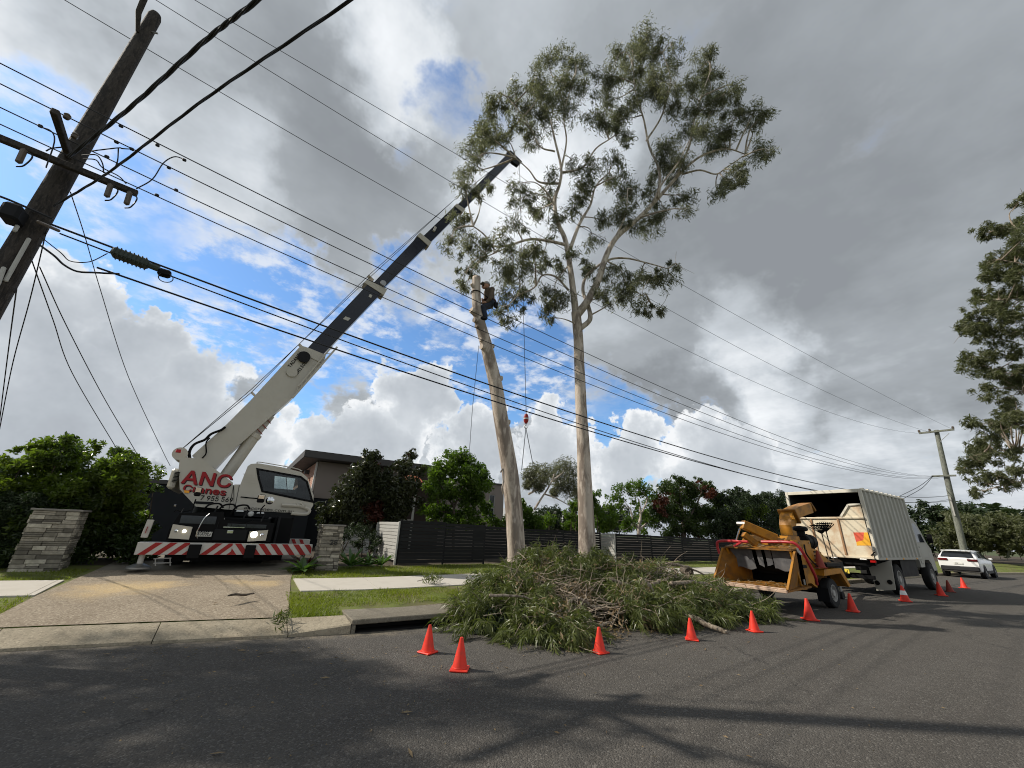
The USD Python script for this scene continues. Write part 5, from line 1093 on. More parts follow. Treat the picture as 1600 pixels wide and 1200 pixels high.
# rear frame
for yy in (Y0 - 0.05, Y1 - 0.05): tk.part('rear_post', MB().bb(X0 - 0.02, X0 + 0.07, yy, yy + 0.10, Z0b, Z1b, 0.01), 'truck_white', smooth=False)
tk.part('rear_header', MB().bb(X0 - 0.02, X0 + 0.07, Y0 + 0.052, Y1 - 0.052, Z1b - 0.12, Z1b, 0.01), 'truck_white', smooth=False)
YZ = lambda px, py, x=X0 - 0.02: (lambda p: (p[1], p[2]))(at(px, py, x=x))
z_t = YZ(1300, 808)[1]; y1_ = YZ(1314, 805)[0]; (y2_, z_u) = YZ(1326, 789)
tail = [(Y1 - 0.06, Z0b), (Y1 - 0.06, z_t), (y1_, z_t), (y2_, z_u), (Y0 + 0.06, z_u + 0.02), (Y0 + 0.06, Z0b)]
tg = tk.part('tailgate', MB().prism(tail, X0 - 0.05, X0 - 0.021, 'x'), 'tailgate_cream', smooth=False)
tk.part('tailgate_rail', MB().bb(X0 - 0.10, X0 - 0.051, Y0 + 0.05, Y1 - 0.05, z_t - 0.06, z_t + 0.005, 0.008), 'tailgate_cream', smooth=False, parent=tg)
tk.part('tailgate_rail', MB().bar((X0 - 0.075, y1_, z_t + 0.01), (X0 - 0.075, y2_, z_u), 0.05, 0.06), 'truck_white', smooth=False, parent=tg)
tk.part('tailgate_rail', MB().bar((X0 - 0.075, y2_, z_u), (X0 - 0.075, Y0 + 0.06, z_u + 0.02), 0.05, 0.06), 'truck_white', smooth=False, parent=tg)
tk.part('tailgate_rail', MB().bb(X0 - 0.10, X0 - 0.051, Y0 + 0.05, Y1 - 0.05, Z0b + 0.01, Z0b + 0.08, 0.008), 'tailgate_cream', smooth=False, parent=tg)
for px in (1267, 1309):
    a = at(px, 812, x=X0 - 0.07); tk.part('tailgate_rib', MB().bb(X0 - 0.09, X0 - 0.051, a[1] - 0.03, a[1] + 0.03, Z0b + 0.09, z_t - 0.07, 0.008), 'rusty_rib', smooth=False, parent=tg)
Zm = lambda a, b: (1300 + 0.1875 * a, 740 + 0.1875 * b)
sg = tk.part('sign', MB().prism([YZ(*Zm(*q)) for q in ((180, 490), (270, 490), (265, 555), (205, 570))], X0 - 0.0545, X0 - 0.051, 'x'), 'sign_red', smooth=False, parent=tg)
tk.part('sign', MB().prism([YZ(*Zm(*q)) for q in ((270, 490), (300, 490), (330, 600), (210, 600), (205, 570), (265, 555))], X0 - 0.0545, X0 - 0.051, 'x'), 'sign_yellow', smooth=False, parent=tg)
for yy in (Y0 + 0.12, Y1 - 0.12): tk.part('tail_light', MB().box((X0 - 0.03, yy, Z0b - 0.06), (0.05, 0.16, 0.09), 0.015), 'red_lens', smooth=False)
c = at(1319, 892, x=X0 - 0.05); pq = tk.part('number_plate', MB().box(c, (0.012, 0.30, 0.14), 0.004), 'plate_yellow', smooth=False)
tx = MB(); text_on(tx, '7LJ', 0.085, c + (-0.008, 0.10, -0.04), (0, -1, 0), (0, 0, 1), 0.003, True); tk.part('characters', tx, 'crane_black', smooth=False, parent=pq)
for yy in (Y0 + 0.35, (Y0 + Y1) / 2, Y1 - 0.35): tk.part('tailgate_hinge', MB().cyl((X0 - 0.09, yy - 0.09, Z0b - 0.01), (X0 - 0.09, yy + 0.09, Z0b - 0.01), 0.03, 10), 'steel')
for zz in (1.5, 2.1): tk.part('latch', MB().box((X0 - 0.06, Y0 + 0.02, zz), (0.07, 0.05, 0.14), 0.01), 'steel', smooth=False)
tk.part('latch', MB().bar(at(1368, 862, x=X0 - 0.06), at(1361, 868, x=X0 - 0.06), 0.03, 0.03), 'crane_black', smooth=False)
for x in (19.0, 20.8, 22.4): tk.part('side_marker', MB().box((x, Y0 - 0.06, Z0b + 0.03), (0.09, 0.02, 0.05), 0.006), 'amber_lens', smooth=False)
tk.part('chassis_rail', MB().bb(X0 + 0.1, 25.0, 5.75, 5.9, 0.78, 1.10), 'crane_black', smooth=False); tk.part('chassis_rail', MB().bb(X0 + 0.1, 25.0, 6.85, 7.0, 0.78, 1.10), 'crane_black', smooth=False)
tk.part('rear_under_bar', MB().bb(X0 + 0.0, X0 + 0.12, 5.4, 7.3, 0.52, 0.64, 0.01), 'crane_black', smooth=False)
tk.part('tow_hitch', MB().bb(17.7, 18.4, 6.1, 6.35, 0.50, 0.68, 0.02), 'crane_black', smooth=False)
tk.part('cross_member', MB().bb(X0 + 0.05, X0 + 0.15, 5.3, 7.45, 0.95, 1.14), 'crane_black', smooth=False)
mf = [YZ(*Zm(*q), x=19.1) for q in ((305, 780), (490, 720), (530, 970), (372, 975))]
tk.part('mud_guard', MB().prism(mf, 19.10, 19.14, 'x'), 'truck_side', smooth=False)
for q in ((375, 910), (480, 905)): c = at(*Zm(*q), x=19.08); tk.part('rear_lamp', MB().lathe([(0, -0.02), (0.06, -0.015), (0.075, 0.015)], c, 'x', 16), 'crane_black')
tk.part('side_skirt', MB().bb(21.0, 22.9, 5.32, 5.36, 0.55, 1.12), 'crane_dark', smooth=False); tk.part('fuel_tank', MB().bb(21.2, 22.6, 5.38, 5.7, 0.55, 0.95, 0.08), 'crane_black')
wheel(tk, 20.22, 5.36, 0.50, 0.50, 0.26, -1, 'y'); wheel(tk, 20.22, 7.35, 0.50, 0.50, 0.26, 1, 'y'); wheel(tk, 24.28, 5.36, 0.50, 0.50, 0.26, -1, 'y'); wheel(tk, 24.28, 7.35, 0.50, 0.50, 0.26, 1, 'y')
tk.part('axle', MB().cyl((20.22, 5.5, 0.5), (20.22, 7.2, 0.5), 0.10, 10), 'crane_black')
cabp = [(23.25, 0.85), (23.25, 2.72), (23.95, 2.72), (24.35, 2.50), (25.05, 1.72), (25.35, 1.55), (25.38, 0.70), (24.85, 0.70), (24.80, 0.95), (24.55, 1.12), (24.0, 1.12), (23.75, 0.85)]
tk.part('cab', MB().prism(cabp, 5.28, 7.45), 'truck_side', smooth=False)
dr = tk.part('door', MB().prism([(23.42, 1.0), (23.42, 2.60), (23.92, 2.60), (24.25, 2.42), (24.78, 1.74), (24.78, 1.25), (24.0, 1.2), (23.7, 0.98)], 5.262, 5.279), 'truck_side', smooth=False)
tk.part('window', MB().prism([(23.50, 1.78), (23.50, 2.52), (23.88, 2.52), (24.18, 2.36), (24.62, 1.80)], 5.256, 5.2615), 'dark_glass', smooth=False, parent=dr)
tk.part('handle', MB().bb(23.5, 23.66, 5.25, 5.261, 1.58, 1.62), 'crane_black', smooth=False, parent=dr)
tk.part('wing_mirror', MB().box((24.9, 5.12, 1.95), (0.08, 0.16, 0.36), 0.02), 'crane_black')
tk.part('bumper', MB().bb(25.2, 25.45, 5.3, 7.4, 0.5, 0.78, 0.03), 'crane_black', smooth=False)
tk.part('cab_back', MB().bb(23.11, 23.24, 5.5, 7.3, 1.0, 2.9), 'crane_black', smooth=False)
tk.part('exhaust', MB().cyl((23.18, 5.40, 1.1), (23.18, 5.40, 2.95), 0.05, 10), 'steel')

# ------------------------------------------------------------------ parked white car
paint('car_white', (0.72, 0.72, 0.71), 0.22, var=0.02, coat=0.6)
paint('car_black', (0.02, 0.02, 0.022), 0.5)
paint('tail_red', (0.10, 0.008, 0.010), 0.15)
ca_ = Thing('parked_car', 'white compact SUV parked beyond the truck near the grey power pole', 'car', (38.7, 6.6, 0.0))
yc, W = 6.62, 0.885
st = [(36.62, 0.55, 0.95, 1.02), (36.66, 0.40, 1.06, 1.10), (36.78, 0.33, 1.10, 1.22), (36.98, 0.30, 1.08, 1.42), (37.25, 0.28, 1.06, 1.505), (37.9, 0.27, 1.04, 1.545), (38.6, 0.27, 1.02, 1.53), (39.1, 0.27, 1.00, 1.43), (39.65, 0.27, 0.98, 1.14), (39.9, 0.28, 0.97, 1.02), (40.5, 0.30, 0.90, 0.93), (40.8, 0.36, 0.80, 0.82), (40.92, 0.48, 0.66, 0.68)]
rings = []
for x, zb, zs, zt in st:
    e = 0.93 if x < 36.65 else 0.97 if x < 36.9 else 0.80 if x > 40.7 else 0.93 if x > 40.4 else 1.0
    w = W * e; top = (w - 0.22) if zt - zs > 0.15 else w - 0.08
    half = [(0.0, zb), (w * 0.80, zb), (w * 0.96, zb + 0.07), (w, zb + 0.20), (w, (zb + zs) / 2 + 0.05), (w * 0.985, zs - 0.04), (w * 0.955, zs), ((w * 0.955 + top) / 2, (zs + zt) / 2), (top, zt - 0.05 * (zt - zs > .1)), (top - 0.12, zt - 0.008), (0.0, zt + 0.012)]
    rings.append([(x, yc - y, z) for y, z in half] + [(x, yc + y, z) for y, z in half[-2:0:-1]])
R_ = np.array(rings); n_, m_ = R_.shape[:2]; i = np.arange(n_ - 1)[:, None] * m_; j = np.arange(m_)[None]; j2 = (j + 1) % m_
mb = MB().raw(R_.reshape(-1, 3), np.stack([i + j, i + j2, i + m_ + j2, i + m_ + j], -1).reshape(-1, 4))
for r_, o in ((0, 0), (n_ - 1, 1)): c = R_[r_].mean(0); mb.raw(np.vstack([R_[r_], c]), [[m_, a, (a + 1) % m_] for a in range(m_)])
ca_.part('body', mb, 'car_white', smooth=40)
def skin(mat, name, k0, k1, u0, u1, sidef=None, off=0.012, label=None):
    """Panel riding on the body between stations k0..k1 and ring points u0..u1 (fractions allowed)."""
    def pt(k, u):
        a, b = int(math.floor(k)), min(int(math.floor(k)) + 1, n_ - 1); c, d = int(math.floor(u)) % m_, (int(math.floor(u)) + 1) % m_
        return lerp(lerp(R_[a, c], R_[a, d], u - math.floor(u)), lerp(R_[b, c], R_[b, d], u - math.floor(u)), k - a)
    G_ = [[pt(k, u) for u in np.linspace(u0, u1, 6)] for k in np.linspace(k0, k1, 7)]; C_ = np.array([38.7, yc, 0.9]); m = MB()
    G_ = [[p + (p - C_) / np.linalg.norm(p - C_) * off for p in row] for row in G_]
    for a in range(6):
        for b in range(5): m.quad(G_[a][b], G_[a + 1][b], G_[a + 1][b + 1], G_[a][b + 1])
    return ca_.part(name, m, mat, smooth=60, label=label)
skin('dark_glass', 'side_window', 3.2, 5.0, 6.25, 7.8); skin('dark_glass', 'side_window', 5.15, 7.9, 6.25, 7.8); skin('dark_glass', 'side_window', 3.3, 7.9, m_ - 7.8, m_ - 6.25)
rg = MB().quad((36.655, yc - 0.70, 1.115), (36.655, yc + 0.70, 1.115), (36.925, yc + 0.60, 1.41), (36.925, yc - 0.60, 1.41)); ca_.part('rear_window', rg, 'dark_glass', smooth=False)
ca_.part('spoiler', MB().box((36.97, yc, 1.475), (0.30, 1.26, 0.05), 0.015), 'car_white')
for s in (-1, 1):
    ca_.part('tail_light', MB().box((36.63, yc + s * 0.62, 0.98), (0.12, 0.42, 0.12), 0.02), 'tail_red', smooth=False)
    ca_.part('reflector', MB().box((36.585, yc + s * 0.62, 0.55), (0.02, 0.2, 0.05), 0.008), 'tail_red', smooth=False)
ca_.part('bumper', MB().box((36.64, yc, 0.50), (0.14, 1.62, 0.26), 0.05), 'car_black')
npq = ca_.part('number_plate', MB().box((36.60, yc, 0.78), (0.015, 0.38, 0.11), 0.004), 'plate_white', smooth=False)
tx = MB(); text_on(tx, 'CY', 0.07, (36.59, yc + 0.13, 0.745), (0, -1, 0), (0, 0, 1), 0.003, True); ca_.part('characters', tx, 'crane_black', smooth=False, parent=npq)
for x in (37.45, 39.98):
    for s in (-1, 1):
        ca_.part('wheel_arch', MB().cyl((x, yc + s * (W - 0.10), 0.36), (x, yc + s * (W + 0.012), 0.36), 0.40, 28), 'car_black')
        wheel(ca_, x, yc + s * (W - 0.10), 0.34, 0.34, 0.25, s, 'y', 'steel', 0.66)
ca_.part('sill', MB().bb(37.9, 39.5, yc - W - 0.012, yc - W + 0.02, 0.27, 0.42, 0.01), 'car_black', smooth=False)
ca_.part('wing_mirror', MB().box((39.25, yc - W - 0.09, 1.06), (0.12, 0.16, 0.11), 0.03), 'car_white')
ca_.part('rear_wiper', MB().bar((36.70, yc, 1.12), (36.78, yc - 0.3, 1.20), 0.02, 0.02), 'car_black', smooth=False)

# ------------------------------------------------------------------ traffic cones
def make_cone(pos, label, h, mat='cone_red', band=False):
    t = Thing('traffic_cone', label, 'traffic cone', pos, 'red cones along the road'); x, y, z = pos; s = h / 0.45
    t.part('cone_body', MB().lathe([(0.0, 0.45 * s), (0.022 * s, 0.45 * s), (0.028 * s, 0.44 * s), (0.115 * s, 0.06 * s), (0.125 * s, 0.045 * s), (0.125 * s, 0.033 * s)], pos, n=28), mat)
    t.part('base', MB().box((x, y, z + 0.018 * s), (0.29 * s, 0.29 * s, 0.03 * s), 0.012 * s, np.array([[.9, -.43, 0], [.43, .9, 0], [0, 0, 1]])), mat)
    if band: t.part('white_band', MB().lathe([(0.087 * s, 0.19 * s), (0.089 * s, 0.19 * s), (0.062 * s, 0.31 * s), (0.060 * s, 0.31 * s)], pos, n=28), 'cone_white')
    return t
GC = 'red cones along the road'
ct = make_cone(at(668, 1020, z=0), 'red traffic cone at the left tip of the branch pile, second nearest', 0.335)
def cone_at(px, py, h, label, rz): duplicate(ct, 'traffic_cone', at(px, py, z=0), rz, h / 0.335, label, 'traffic cone', GC)
cone_at(718, 1047, 0.345, 'nearest red traffic cone, alone on the road front left of the pile', 0.5)
cone_at(937, 1020, 0.325, 'red traffic cone in front of the dark gap in the middle of the pile', 1.1)
cone_at(1081, 1000, 0.325, 'red traffic cone beside the long bare stick end of the pile', 0.2)
cone_at(1179, 987, 0.345, 'red traffic cone before the grassy right end of the branch pile', 0.8)
cone_at(1266, 969, 0.43, 'tall red traffic cone on the road just before the chipper wheel', 0.4)
cone_at(1333, 956, 0.42, 'red traffic cone between the chipper wheel and truck mud guard', 1.3)
make_cone(at(1415, 940, z=0), 'red traffic cone with a white band beside the truck rear wheel', 0.45, 'cone_red', True)
cone_at(1471, 931, 0.45, 'red traffic cone beside the truck front wheel', 0.1)
make_cone(at(1485, 925, z=0), 'dull shaded red traffic cone just past the truck front wheel', 0.42, 'cone_dull')
cone_at(1507, 919, 0.42, 'farthest red traffic cone, before the white car', 0.7)
cb_ = at(1280, 893, y=5.12); make_cone((13.42, 5.07, 0.975), 'dull red traffic cone standing on the chipper fender', 0.44, 'cone_dull')
# ------------------------------------------------------------------ foliage
def leaves(cen, rad, cnt, L, W, rs, droop=0.3, shell=0.6, squash=(1, 1, 1), bend=0.0, fold=0.18):
    """Diamond leaves scattered through balls: cen (n,3), rad (n,), cnt (n,)."""
    cen = np.asarray(cen, float); rad = np.broadcast_to(np.asarray(rad, float), (len(cen),)); cnt = np.broadcast_to(np.asarray(cnt, int), (len(cen),))
    idx = np.repeat(np.arange(len(cen)), cnt); n = len(idx)
    d = rs.normal(size=(n, 3)); d /= np.linalg.norm(d, axis=1)[:, None]
    r = rs.uniform(0, 1, n) ** shell
    P = cen[idx] + d * (r * rad[idx])[:, None] * np.asarray(squash)
    a = rs.normal(size=(n, 3)) + d * 0.6; a /= np.linalg.norm(a, axis=1)[:, None]
    a[:, 2] = a[:, 2] * (1 - droop) - droop * 1.1; a /= np.linalg.norm(a, axis=1)[:, None]
    b = np.cross(a, rs.normal(size=(n, 3))); b /= np.linalg.norm(b, axis=1)[:, None] + 1e-9; c = np.cross(a, b)
    s = rs.uniform(0.6, 1.25, n)[:, None]; l, w = L * s, W * s
    V = np.stack([P - a * l / 2, P + b * w / 2 + c * w * fold - a * l * 0.08, P + a * l / 2 + c * bend * l, P - b * w / 2 + c * w * fold - a * l * 0.08], 1).reshape(-1, 3)
    i = np.arange(n)[:, None] * 4
    F = np.concatenate([i + [[0, 1, 2]], i + [[0, 2, 3]]])
    return V, F
def px_len(px, py, rp, **kw): return float(np.linalg.norm(at(px + rp, py, **kw) - at(px, py, **kw)))
def limb(th, name, px, depth, r0, r1, az, mat, n=8, wob=0.0, rs=None, parent=None, pw=0.8):
    """Limb through picture points lying depth metres off (interpolated), radius in picture pixels from r0 to r1."""
    k = len(px); D = np.interp(np.linspace(0, 1, k), np.linspace(0, 1, len(depth)), depth)
    P = [at(x, y, D=d, az=az) for (x, y), d in zip(px, D)]; m0 = px_len(*px[0], 1.0, D=D[0], az=az)
    Q = smooth_path(P, 6); t = np.linspace(0, 1, len(Q)) ** pw; rr = (r0 * (1 - t) + r1 * t) * m0
    if rs is not None and wob: Q[1:-1] += rs.normal(0, wob, Q[1:-1].shape)
    th.part(name, MB().tube(Q, rr, n), mat, smooth=True, parent=parent); return Q
def twigs_to(mb, targets, stems, rs, r0=0.022, r1=0.006, sag=0.15, extra=3):
    S_ = np.vstack(stems)
    for c in targets:
        d = np.linalg.norm(S_ - c, axis=1) + 0.4 * np.maximum(0, S_[:, 2] - c[2]); k = int(np.argmin(d)); a = S_[k]; v = c - a; L = np.linalg.norm(v)
        if L < 0.1: continue
        off = rs.normal(0, 0.10 * L, 3); off[2] += sag * L * 0.5
        mb.tube(smooth_path([a, lerp(a, c, 0.35) + off * 0.8, lerp(a, c, 0.7) + off, c], 4), np.linspace(r0 * min(1.6, 0.6 + L * 0.5), r1, 13), 5, False)
        for q in range(extra):
            e = c + rs.normal(0, 0.28, 3); mb.tube([lerp(a, c, 0.75) + off * 0.7, lerp(c, e, 0.4) + (0, 0, 0.05), e], [r1 * 1.3, r1, r1 * 0.5], 4, False)

# ---- the tall gum
rs = np.random.default_rng(21)
AG = math.radians(46.2); DG = 12.35
gb_ = at(918, 885, D=DG, az=AG); gz = float(H(gb_[0], gb_[1]))
gum = Thing('gum_tree', 'tall pale barked gum tree with full spreading crown behind the branch pile', 'tree', (gb_[0], gb_[1], gz), 'gum trees')
low = at(919, 905, D=DG, az=AG); low[2] = gz - 0.1
tp_ = [(917.5, 880), (917, 850), (915.5, 800), (913, 740), (911, 690), (908, 640), (906.5, 600), (905, 565), (904, 535), (902, 508), (899.6, 488)]
tr_ = [15.5, 13.8, 12.4, 11.0, 9.8, 9.0, 8.5, 8.0, 7.6, 7.6, 7.2]
P = [low] + [at(x, y, D=DG, az=AG) for x, y in tp_]; R0 = [0.46] + [r * px_len(x, y, 1, D=DG, az=AG) for r, (x, y) in zip(tr_, tp_)]
Q = smooth_path(P, 5); rr = np.interp(np.linspace(0, 1, len(Q)), np.linspace(0, 1, len(R0)), R0); m = MB().tube(Q, rr, 28)
v, f = m.arrays(); v[:, :2] += 0.05 * (meshkit.fbm(v * np.array([1.6, 1.6, 0.5]), 3, 2)[:, None] - 0.5) * np.array([1, 1])
m = MB().raw(v, f)
trunk = gum.part('trunk', m, 'gum_trunk', smooth=True)
Z2 = lambda q: [(660 + 0.41667 * a, 20 + 0.41667 * b) for a, b in q]
stems = [Q]
BR = [([(576, 1135), (565, 1040), (553, 950), (535, 850), (505, 780), (497, 700), (515, 640), (520, 580), (495, 470), (480, 400)], (12.35, 12.3, 12.0, 11.8), 7.5, 1.8),
      ([(515, 640), (470, 640), (430, 630), (400, 590), (350, 545)], (12.1, 11.6), 2.6, 1.0),
      ([(520, 600), (600, 580), (650, 510), (700, 475)], (12.1, 12.8), 2.6, 1.2),
      ([(538, 870), (470, 855), (400, 850), (330, 870), (270, 875), (230, 830), (190, 800)], (12.3, 11.6, 11.2), 3.4, 1.2),
      ([(300, 872), (270, 900), (240, 915)], (11.4, 11.2), 1.6, 0.8),
      ([(556, 880), (590, 790), (630, 720), (650, 650), (700, 600)], (12.3, 13.0, 13.4), 4.0, 1.4),
      ([(578, 1135), (620, 1080), (660, 1000), (690, 910), (730, 840), (800, 780), (870, 710), (950, 620), (1000, 570), (1060, 530), (1140, 510), (1210, 530)], (12.35, 12.6, 12.9, 13.2, 13.6), 9.0, 1.2),
      ([(880, 695), (890, 640), (885, 580), (850, 500), (830, 400), (800, 300), (790, 200)], (12.9, 13.2, 13.4), 4.2, 1.1),
      ([(950, 620), (1000, 500), (1020, 400), (1050, 300), (1080, 220)], (13.0, 13.6), 3.2, 1.0),
      ([(975, 605), (1040, 590), (1100, 605), (1140, 580), (1200, 540)], (13.1, 12.5), 2.2, 0.9),
      ([(860, 720), (900, 640), (960, 560), (1000, 480)], (12.9, 12.2), 2.5, 1.0),
      ([(590, 1185), (628, 1150), (622, 1100), (602, 1040), (618, 985), (690, 930), (760, 920), (850, 940), (920, 960)], (12.35, 12.9, 13.2), 6.0, 1.0),
      ([(690, 930), (740, 960), (770, 1020), (850, 1080)], (13.0, 13.3), 1.8, 0.8),
      ([(548, 1040), (500, 990), (450, 985), (420, 1030), (360, 1060), (320, 1100)], (12.4, 11.9, 11.6), 2.6, 0.8),
      ([(520, 590), (540, 480), (530, 380), (560, 270)], (12.0, 12.3), 2.2, 0.9),
      ([(497, 520), (440, 500), (400, 420), (330, 330), (290, 300)], (11.9, 11.5), 1.8, 0.7),
      ([(840, 480), (900, 380), (930, 250), (900, 150)], (13.3, 12.8), 2.2, 0.8),
      ([(720, 850), (760, 760), (770, 660)], (12.8, 12.3), 2.4, 0.9),
      ([(545, 950), (500, 1010), (500, 1060)], (12.3, 12.0), 1.5, 0.7)]
for q, dep, r0, r1 in BR: stems.append(limb(gum, 'limb', Z2(q), dep, r0 * 0.78, r1 * 0.8, AG, 'gum_limb', 10))
CL = '''270 330 40,255 390 48,230 440 50,200 500 52,262 470 46,310 470 40,200 550 36,160 640 42,215 680 28,150 600 36,130 790 42,100 860 34,180 850 46,215 900 36,200 940 34,150 1000 30,165 1030 24,
360 290 38,430 230 46,470 180 46,530 160 44,600 190 48,440 310 54,520 270 56,590 270 52,380 360 46,400 440 46,460 400 54,540 370 54,420 480 30,490 330 50,350 400 34,
840 80 56,790 140 56,730 160 46,860 150 56,940 130 42,700 240 54,780 230 64,870 230 64,950 200 38,700 330 56,660 380 46,740 400 56,800 320 56,880 310 56,930 290 48,690 420 38,760 460 40,940 360 48,
1070 160 48,1040 220 56,1100 220 40,1000 280 56,1080 290 56,1150 300 50,1180 280 28,1030 360 56,1110 370 56,1190 360 42,1250 370 48,1280 390 38,1060 440 56,1150 430 56,1240 430 42,1090 500 46,1000 430 46,1120 490 46,
1260 510 54,1300 530 32,1180 590 46,1150 640 50,1110 670 38,1200 620 28,920 500 66,970 560 56,880 590 48,930 620 48,720 540 46,640 590 54,760 620 56,600 640 46,700 630 38,780 680 46,860 680 42,760 740 46,680 780 52,860 790 56,800 800 38,980 680 48,990 740 38,900 730 38,590 690 38,
480 600 38,460 680 46,560 560 38,350 640 42,380 690 38,340 780 42,420 750 38,300 830 38,560 730 38,500 770 38,640 850 36,330 900 56,420 880 56,330 970 56,400 950 56,450 910 38,320 1050 46,370 1050 46,290 1110 38,330 1150 32,480 1040 38,520 1060 42,500 1090 38,460 1120 34,480 1140 20,560 900 36,520 960 32,620 950 38,
730 960 46,780 1020 54,760 1070 46,820 980 46,870 1000 38,920 990 42,950 950 24,810 1070 46,900 1110 28,850 1120 20,680 1040 38,700 1080 28,640 1030 28'''
cl = np.array([[float(x) for x in c.split()] for c in CL.replace('\n', '').split(',')])
cen, rad = [], []
for a, b, r in cl:
    px, py = Z2([(a, b)])[0]; q = at(px, py, D=DG, az=AG); S_ = np.vstack(stems)
    uv = S_ - EYE; ray_ = (q - EYE) / np.linalg.norm(q - EYE); dep = uv @ ray_; perp = np.linalg.norm(uv - dep[:, None] * ray_, axis=1); k = np.argsort(perp)[:5]
    dd = (S_[k] - EYE) @ np.array([math.cos(AG), math.sin(AG), 0]); D_ = float(np.mean(dd)) + rs.normal(0, 0.55)
    cen.append(at(px, py, D=D_, az=AG)); rad.append(px_len(px, py, r * 0.41667, D=D_, az=AG))
cen, rad = np.array(cen), np.array(rad); ex_c, ex_r = [], []
for k in range(len(cen)):
    dd = np.linalg.norm(cen - cen[k], axis=1); nb_ = [q for q in np.argsort(dd)[1:4] if dd[q] < 2.6 and q > k]
    for q in nb_: ex_c.append(lerp(cen[k], cen[q], rs.uniform(0.35, 0.65)) + rs.normal(0, 0.15, 3)); ex_r.append(0.55 * min(rad[k], rad[q]))
tw = MB(); twigs_to(tw, cen, stems, rs, 0.030, 0.008)
gum.part('twigs', tw, 'gum_limb', smooth=True, kind='stuff')
sub_c, sub_r = [], []
for c, r in zip(np.vstack([cen, ex_c]), np.concatenate([rad, ex_r])):
    for q in range(13):
        d = rs.normal(size=3); d /= np.linalg.norm(d); sub_c.append(c + d * r * rs.uniform(0.15, 1.05) * np.array([1, 1, 0.95]) - (0, 0, 0.12)); sub_r.append(r * rs.uniform(0.26, 0.78))
sub_c, sub_r = np.array(sub_c), np.array(sub_r)
cnt = np.clip((sub_r ** 2 * 620), 9, 200).astype(int)
V, F = leaves(sub_c, sub_r, cnt, 0.20, 0.028, rs, droop=0.66, shell=0.7, bend=0.10)
gum.part('crown', (V, F), 'gum_leaf', smooth=False, kind='stuff')

# ---- the lopped gum with the climber
AS = math.radians(58.0); YT = 8.9
sp_ = [(808, 880), (807, 862), (803, 800), (797, 740), (789, 690), (782, 650), (775, 605), (767, 570), (760, 540), (752, 512), (747, 492), (744.5, 470), (744, 450), (744.5, 434)]
sr_ = [14.0, 12.4, 12.0, 11.5, 10.8, 10.2, 9.6, 9.0, 8.4, 7.8, 7.2, 6.5, 6.1, 5.8]
b_ = at(809, 900, y=YT); sz = float(H(b_[0], b_[1])); b_[2] = sz - 0.1
lop = Thing('lopped_gum', 'leaning bare gum trunk with its top sawn off, left of the tall gum', 'tree', (b_[0], b_[1], sz), 'gum trees')
P = [b_] + [at(x, y, y=YT) for x, y in sp_]; R0 = [0.36] + [0.93 * r * px_len(x, y, 1, y=YT) for r, (x, y) in zip(sr_, sp_)]
Q = smooth_path(P, 5); rr = np.interp(np.linspace(0, 1, len(Q)), np.linspace(0, 1, len(R0)), R0); m = MB().tube(Q, rr, 26)
v, f = m.arrays(); v[:, :2] += 0.04 * (meshkit.fbm(v * np.array([2.0, 2.0, 0.8]), 3, 5)[:, None] - 0.5)
lopt = lop.part('trunk', MB().raw(v, f), 'gum_trunk', smooth=True); LQ = Q
tdir = (Q[-1] - Q[-3]) / np.linalg.norm(Q[-1] - Q[-3])
lop.part('sawn_face', MB().cyl(Q[-1] + tdir * 0.001, Q[-1] + tdir * 0.012, rr[-1] * 0.97, 20), 'cut_wood', smooth=False)
for px, py, dx, dz, r in ((737, 452, -0.10, 0.12, 0.05), (736, 492, -0.16, 0.05, 0.09), (742, 505, -0.12, -0.02, 0.07), (746, 513, -0.10, -0.02, 0.06), (757, 548, -0.13, 0.0, 0.08), (752, 535, -0.10, 0, 0.06), (789, 590, 0.12, 0.02, 0.07), (777, 540, 0.1, 0.03, 0.06), (797, 660, .12, 0.0, .07)):
    c = LQ[int(np.argmin(np.linalg.norm(LQ - at(px, py, y=YT), axis=1)))]; e = c + np.array([dx - np.sign(-dx) * 0.12 if dx > 0 else dx - 0.10, -0.05, dz])
    lop.part('branch_stub', MB().tube([c, lerp(c, e, 0.6), e], [r * 1.5, r * 1.1, r], 10), 'gum_trunk', smooth=40)
sl = MB(); c = at(786, 745, y=YT - 0.25); sl.tube(smooth_path([at(782, 738, y=YT - 0.3), at(786, 733, y=YT - 0.3), at(787, 748, y=YT - 0.3), at(785, 762, y=YT - 0.3), at(786, 772, y=YT - 0.25)]), 0.02, 6)
lop.part('hanging_bark', sl, 'gum_limb')
rp_ = MB(); rp_.tube([at(748, 540, y=13.0), at(738, 640, y=13.4), at(733, 712, y=13.8)], 0.010, 5)
single('climbing_rope', rp_, 'cable', 'thin dark rope hanging straight down left of the lopped gum', 'rope')

# ---- the climber, one continuous body
import manifold3d as m3
paint('shirt', (0.085, 0.062, 0.045), 0.85, var=0.2, scale=12); paint('trousers', (0.020, 0.025, 0.040), 0.85, var=0.2, scale=12)
paint('skin', (0.34, 0.19, 0.13), 0.6); paint('helmet', (0.20, 0.20, 0.20), 0.4); paint('harness', (0.05, 0.02, 0.015), 0.7)
def blob_chain(bones, edge=0.02, it=4):
    tot = m3.Manifold()
    for a, ra, b, rb in bones:
        s1 = m3.Manifold.sphere(ra, 20).translate([float(t) for t in a]); s2 = m3.Manifold.sphere(rb, 20).translate([float(t) for t in b]); tot = tot + m3.Manifold.batch_hull([s1, s2])
    q = tot.refine_to_length(edge).to_mesh(); t = trimesh.Trimesh(np.array(q.vert_properties[:, :3]), np.array(q.tri_verts), process=True)
    trimesh.smoothing.filter_taubin(t, iterations=it); return t
YC = YT - 0.02
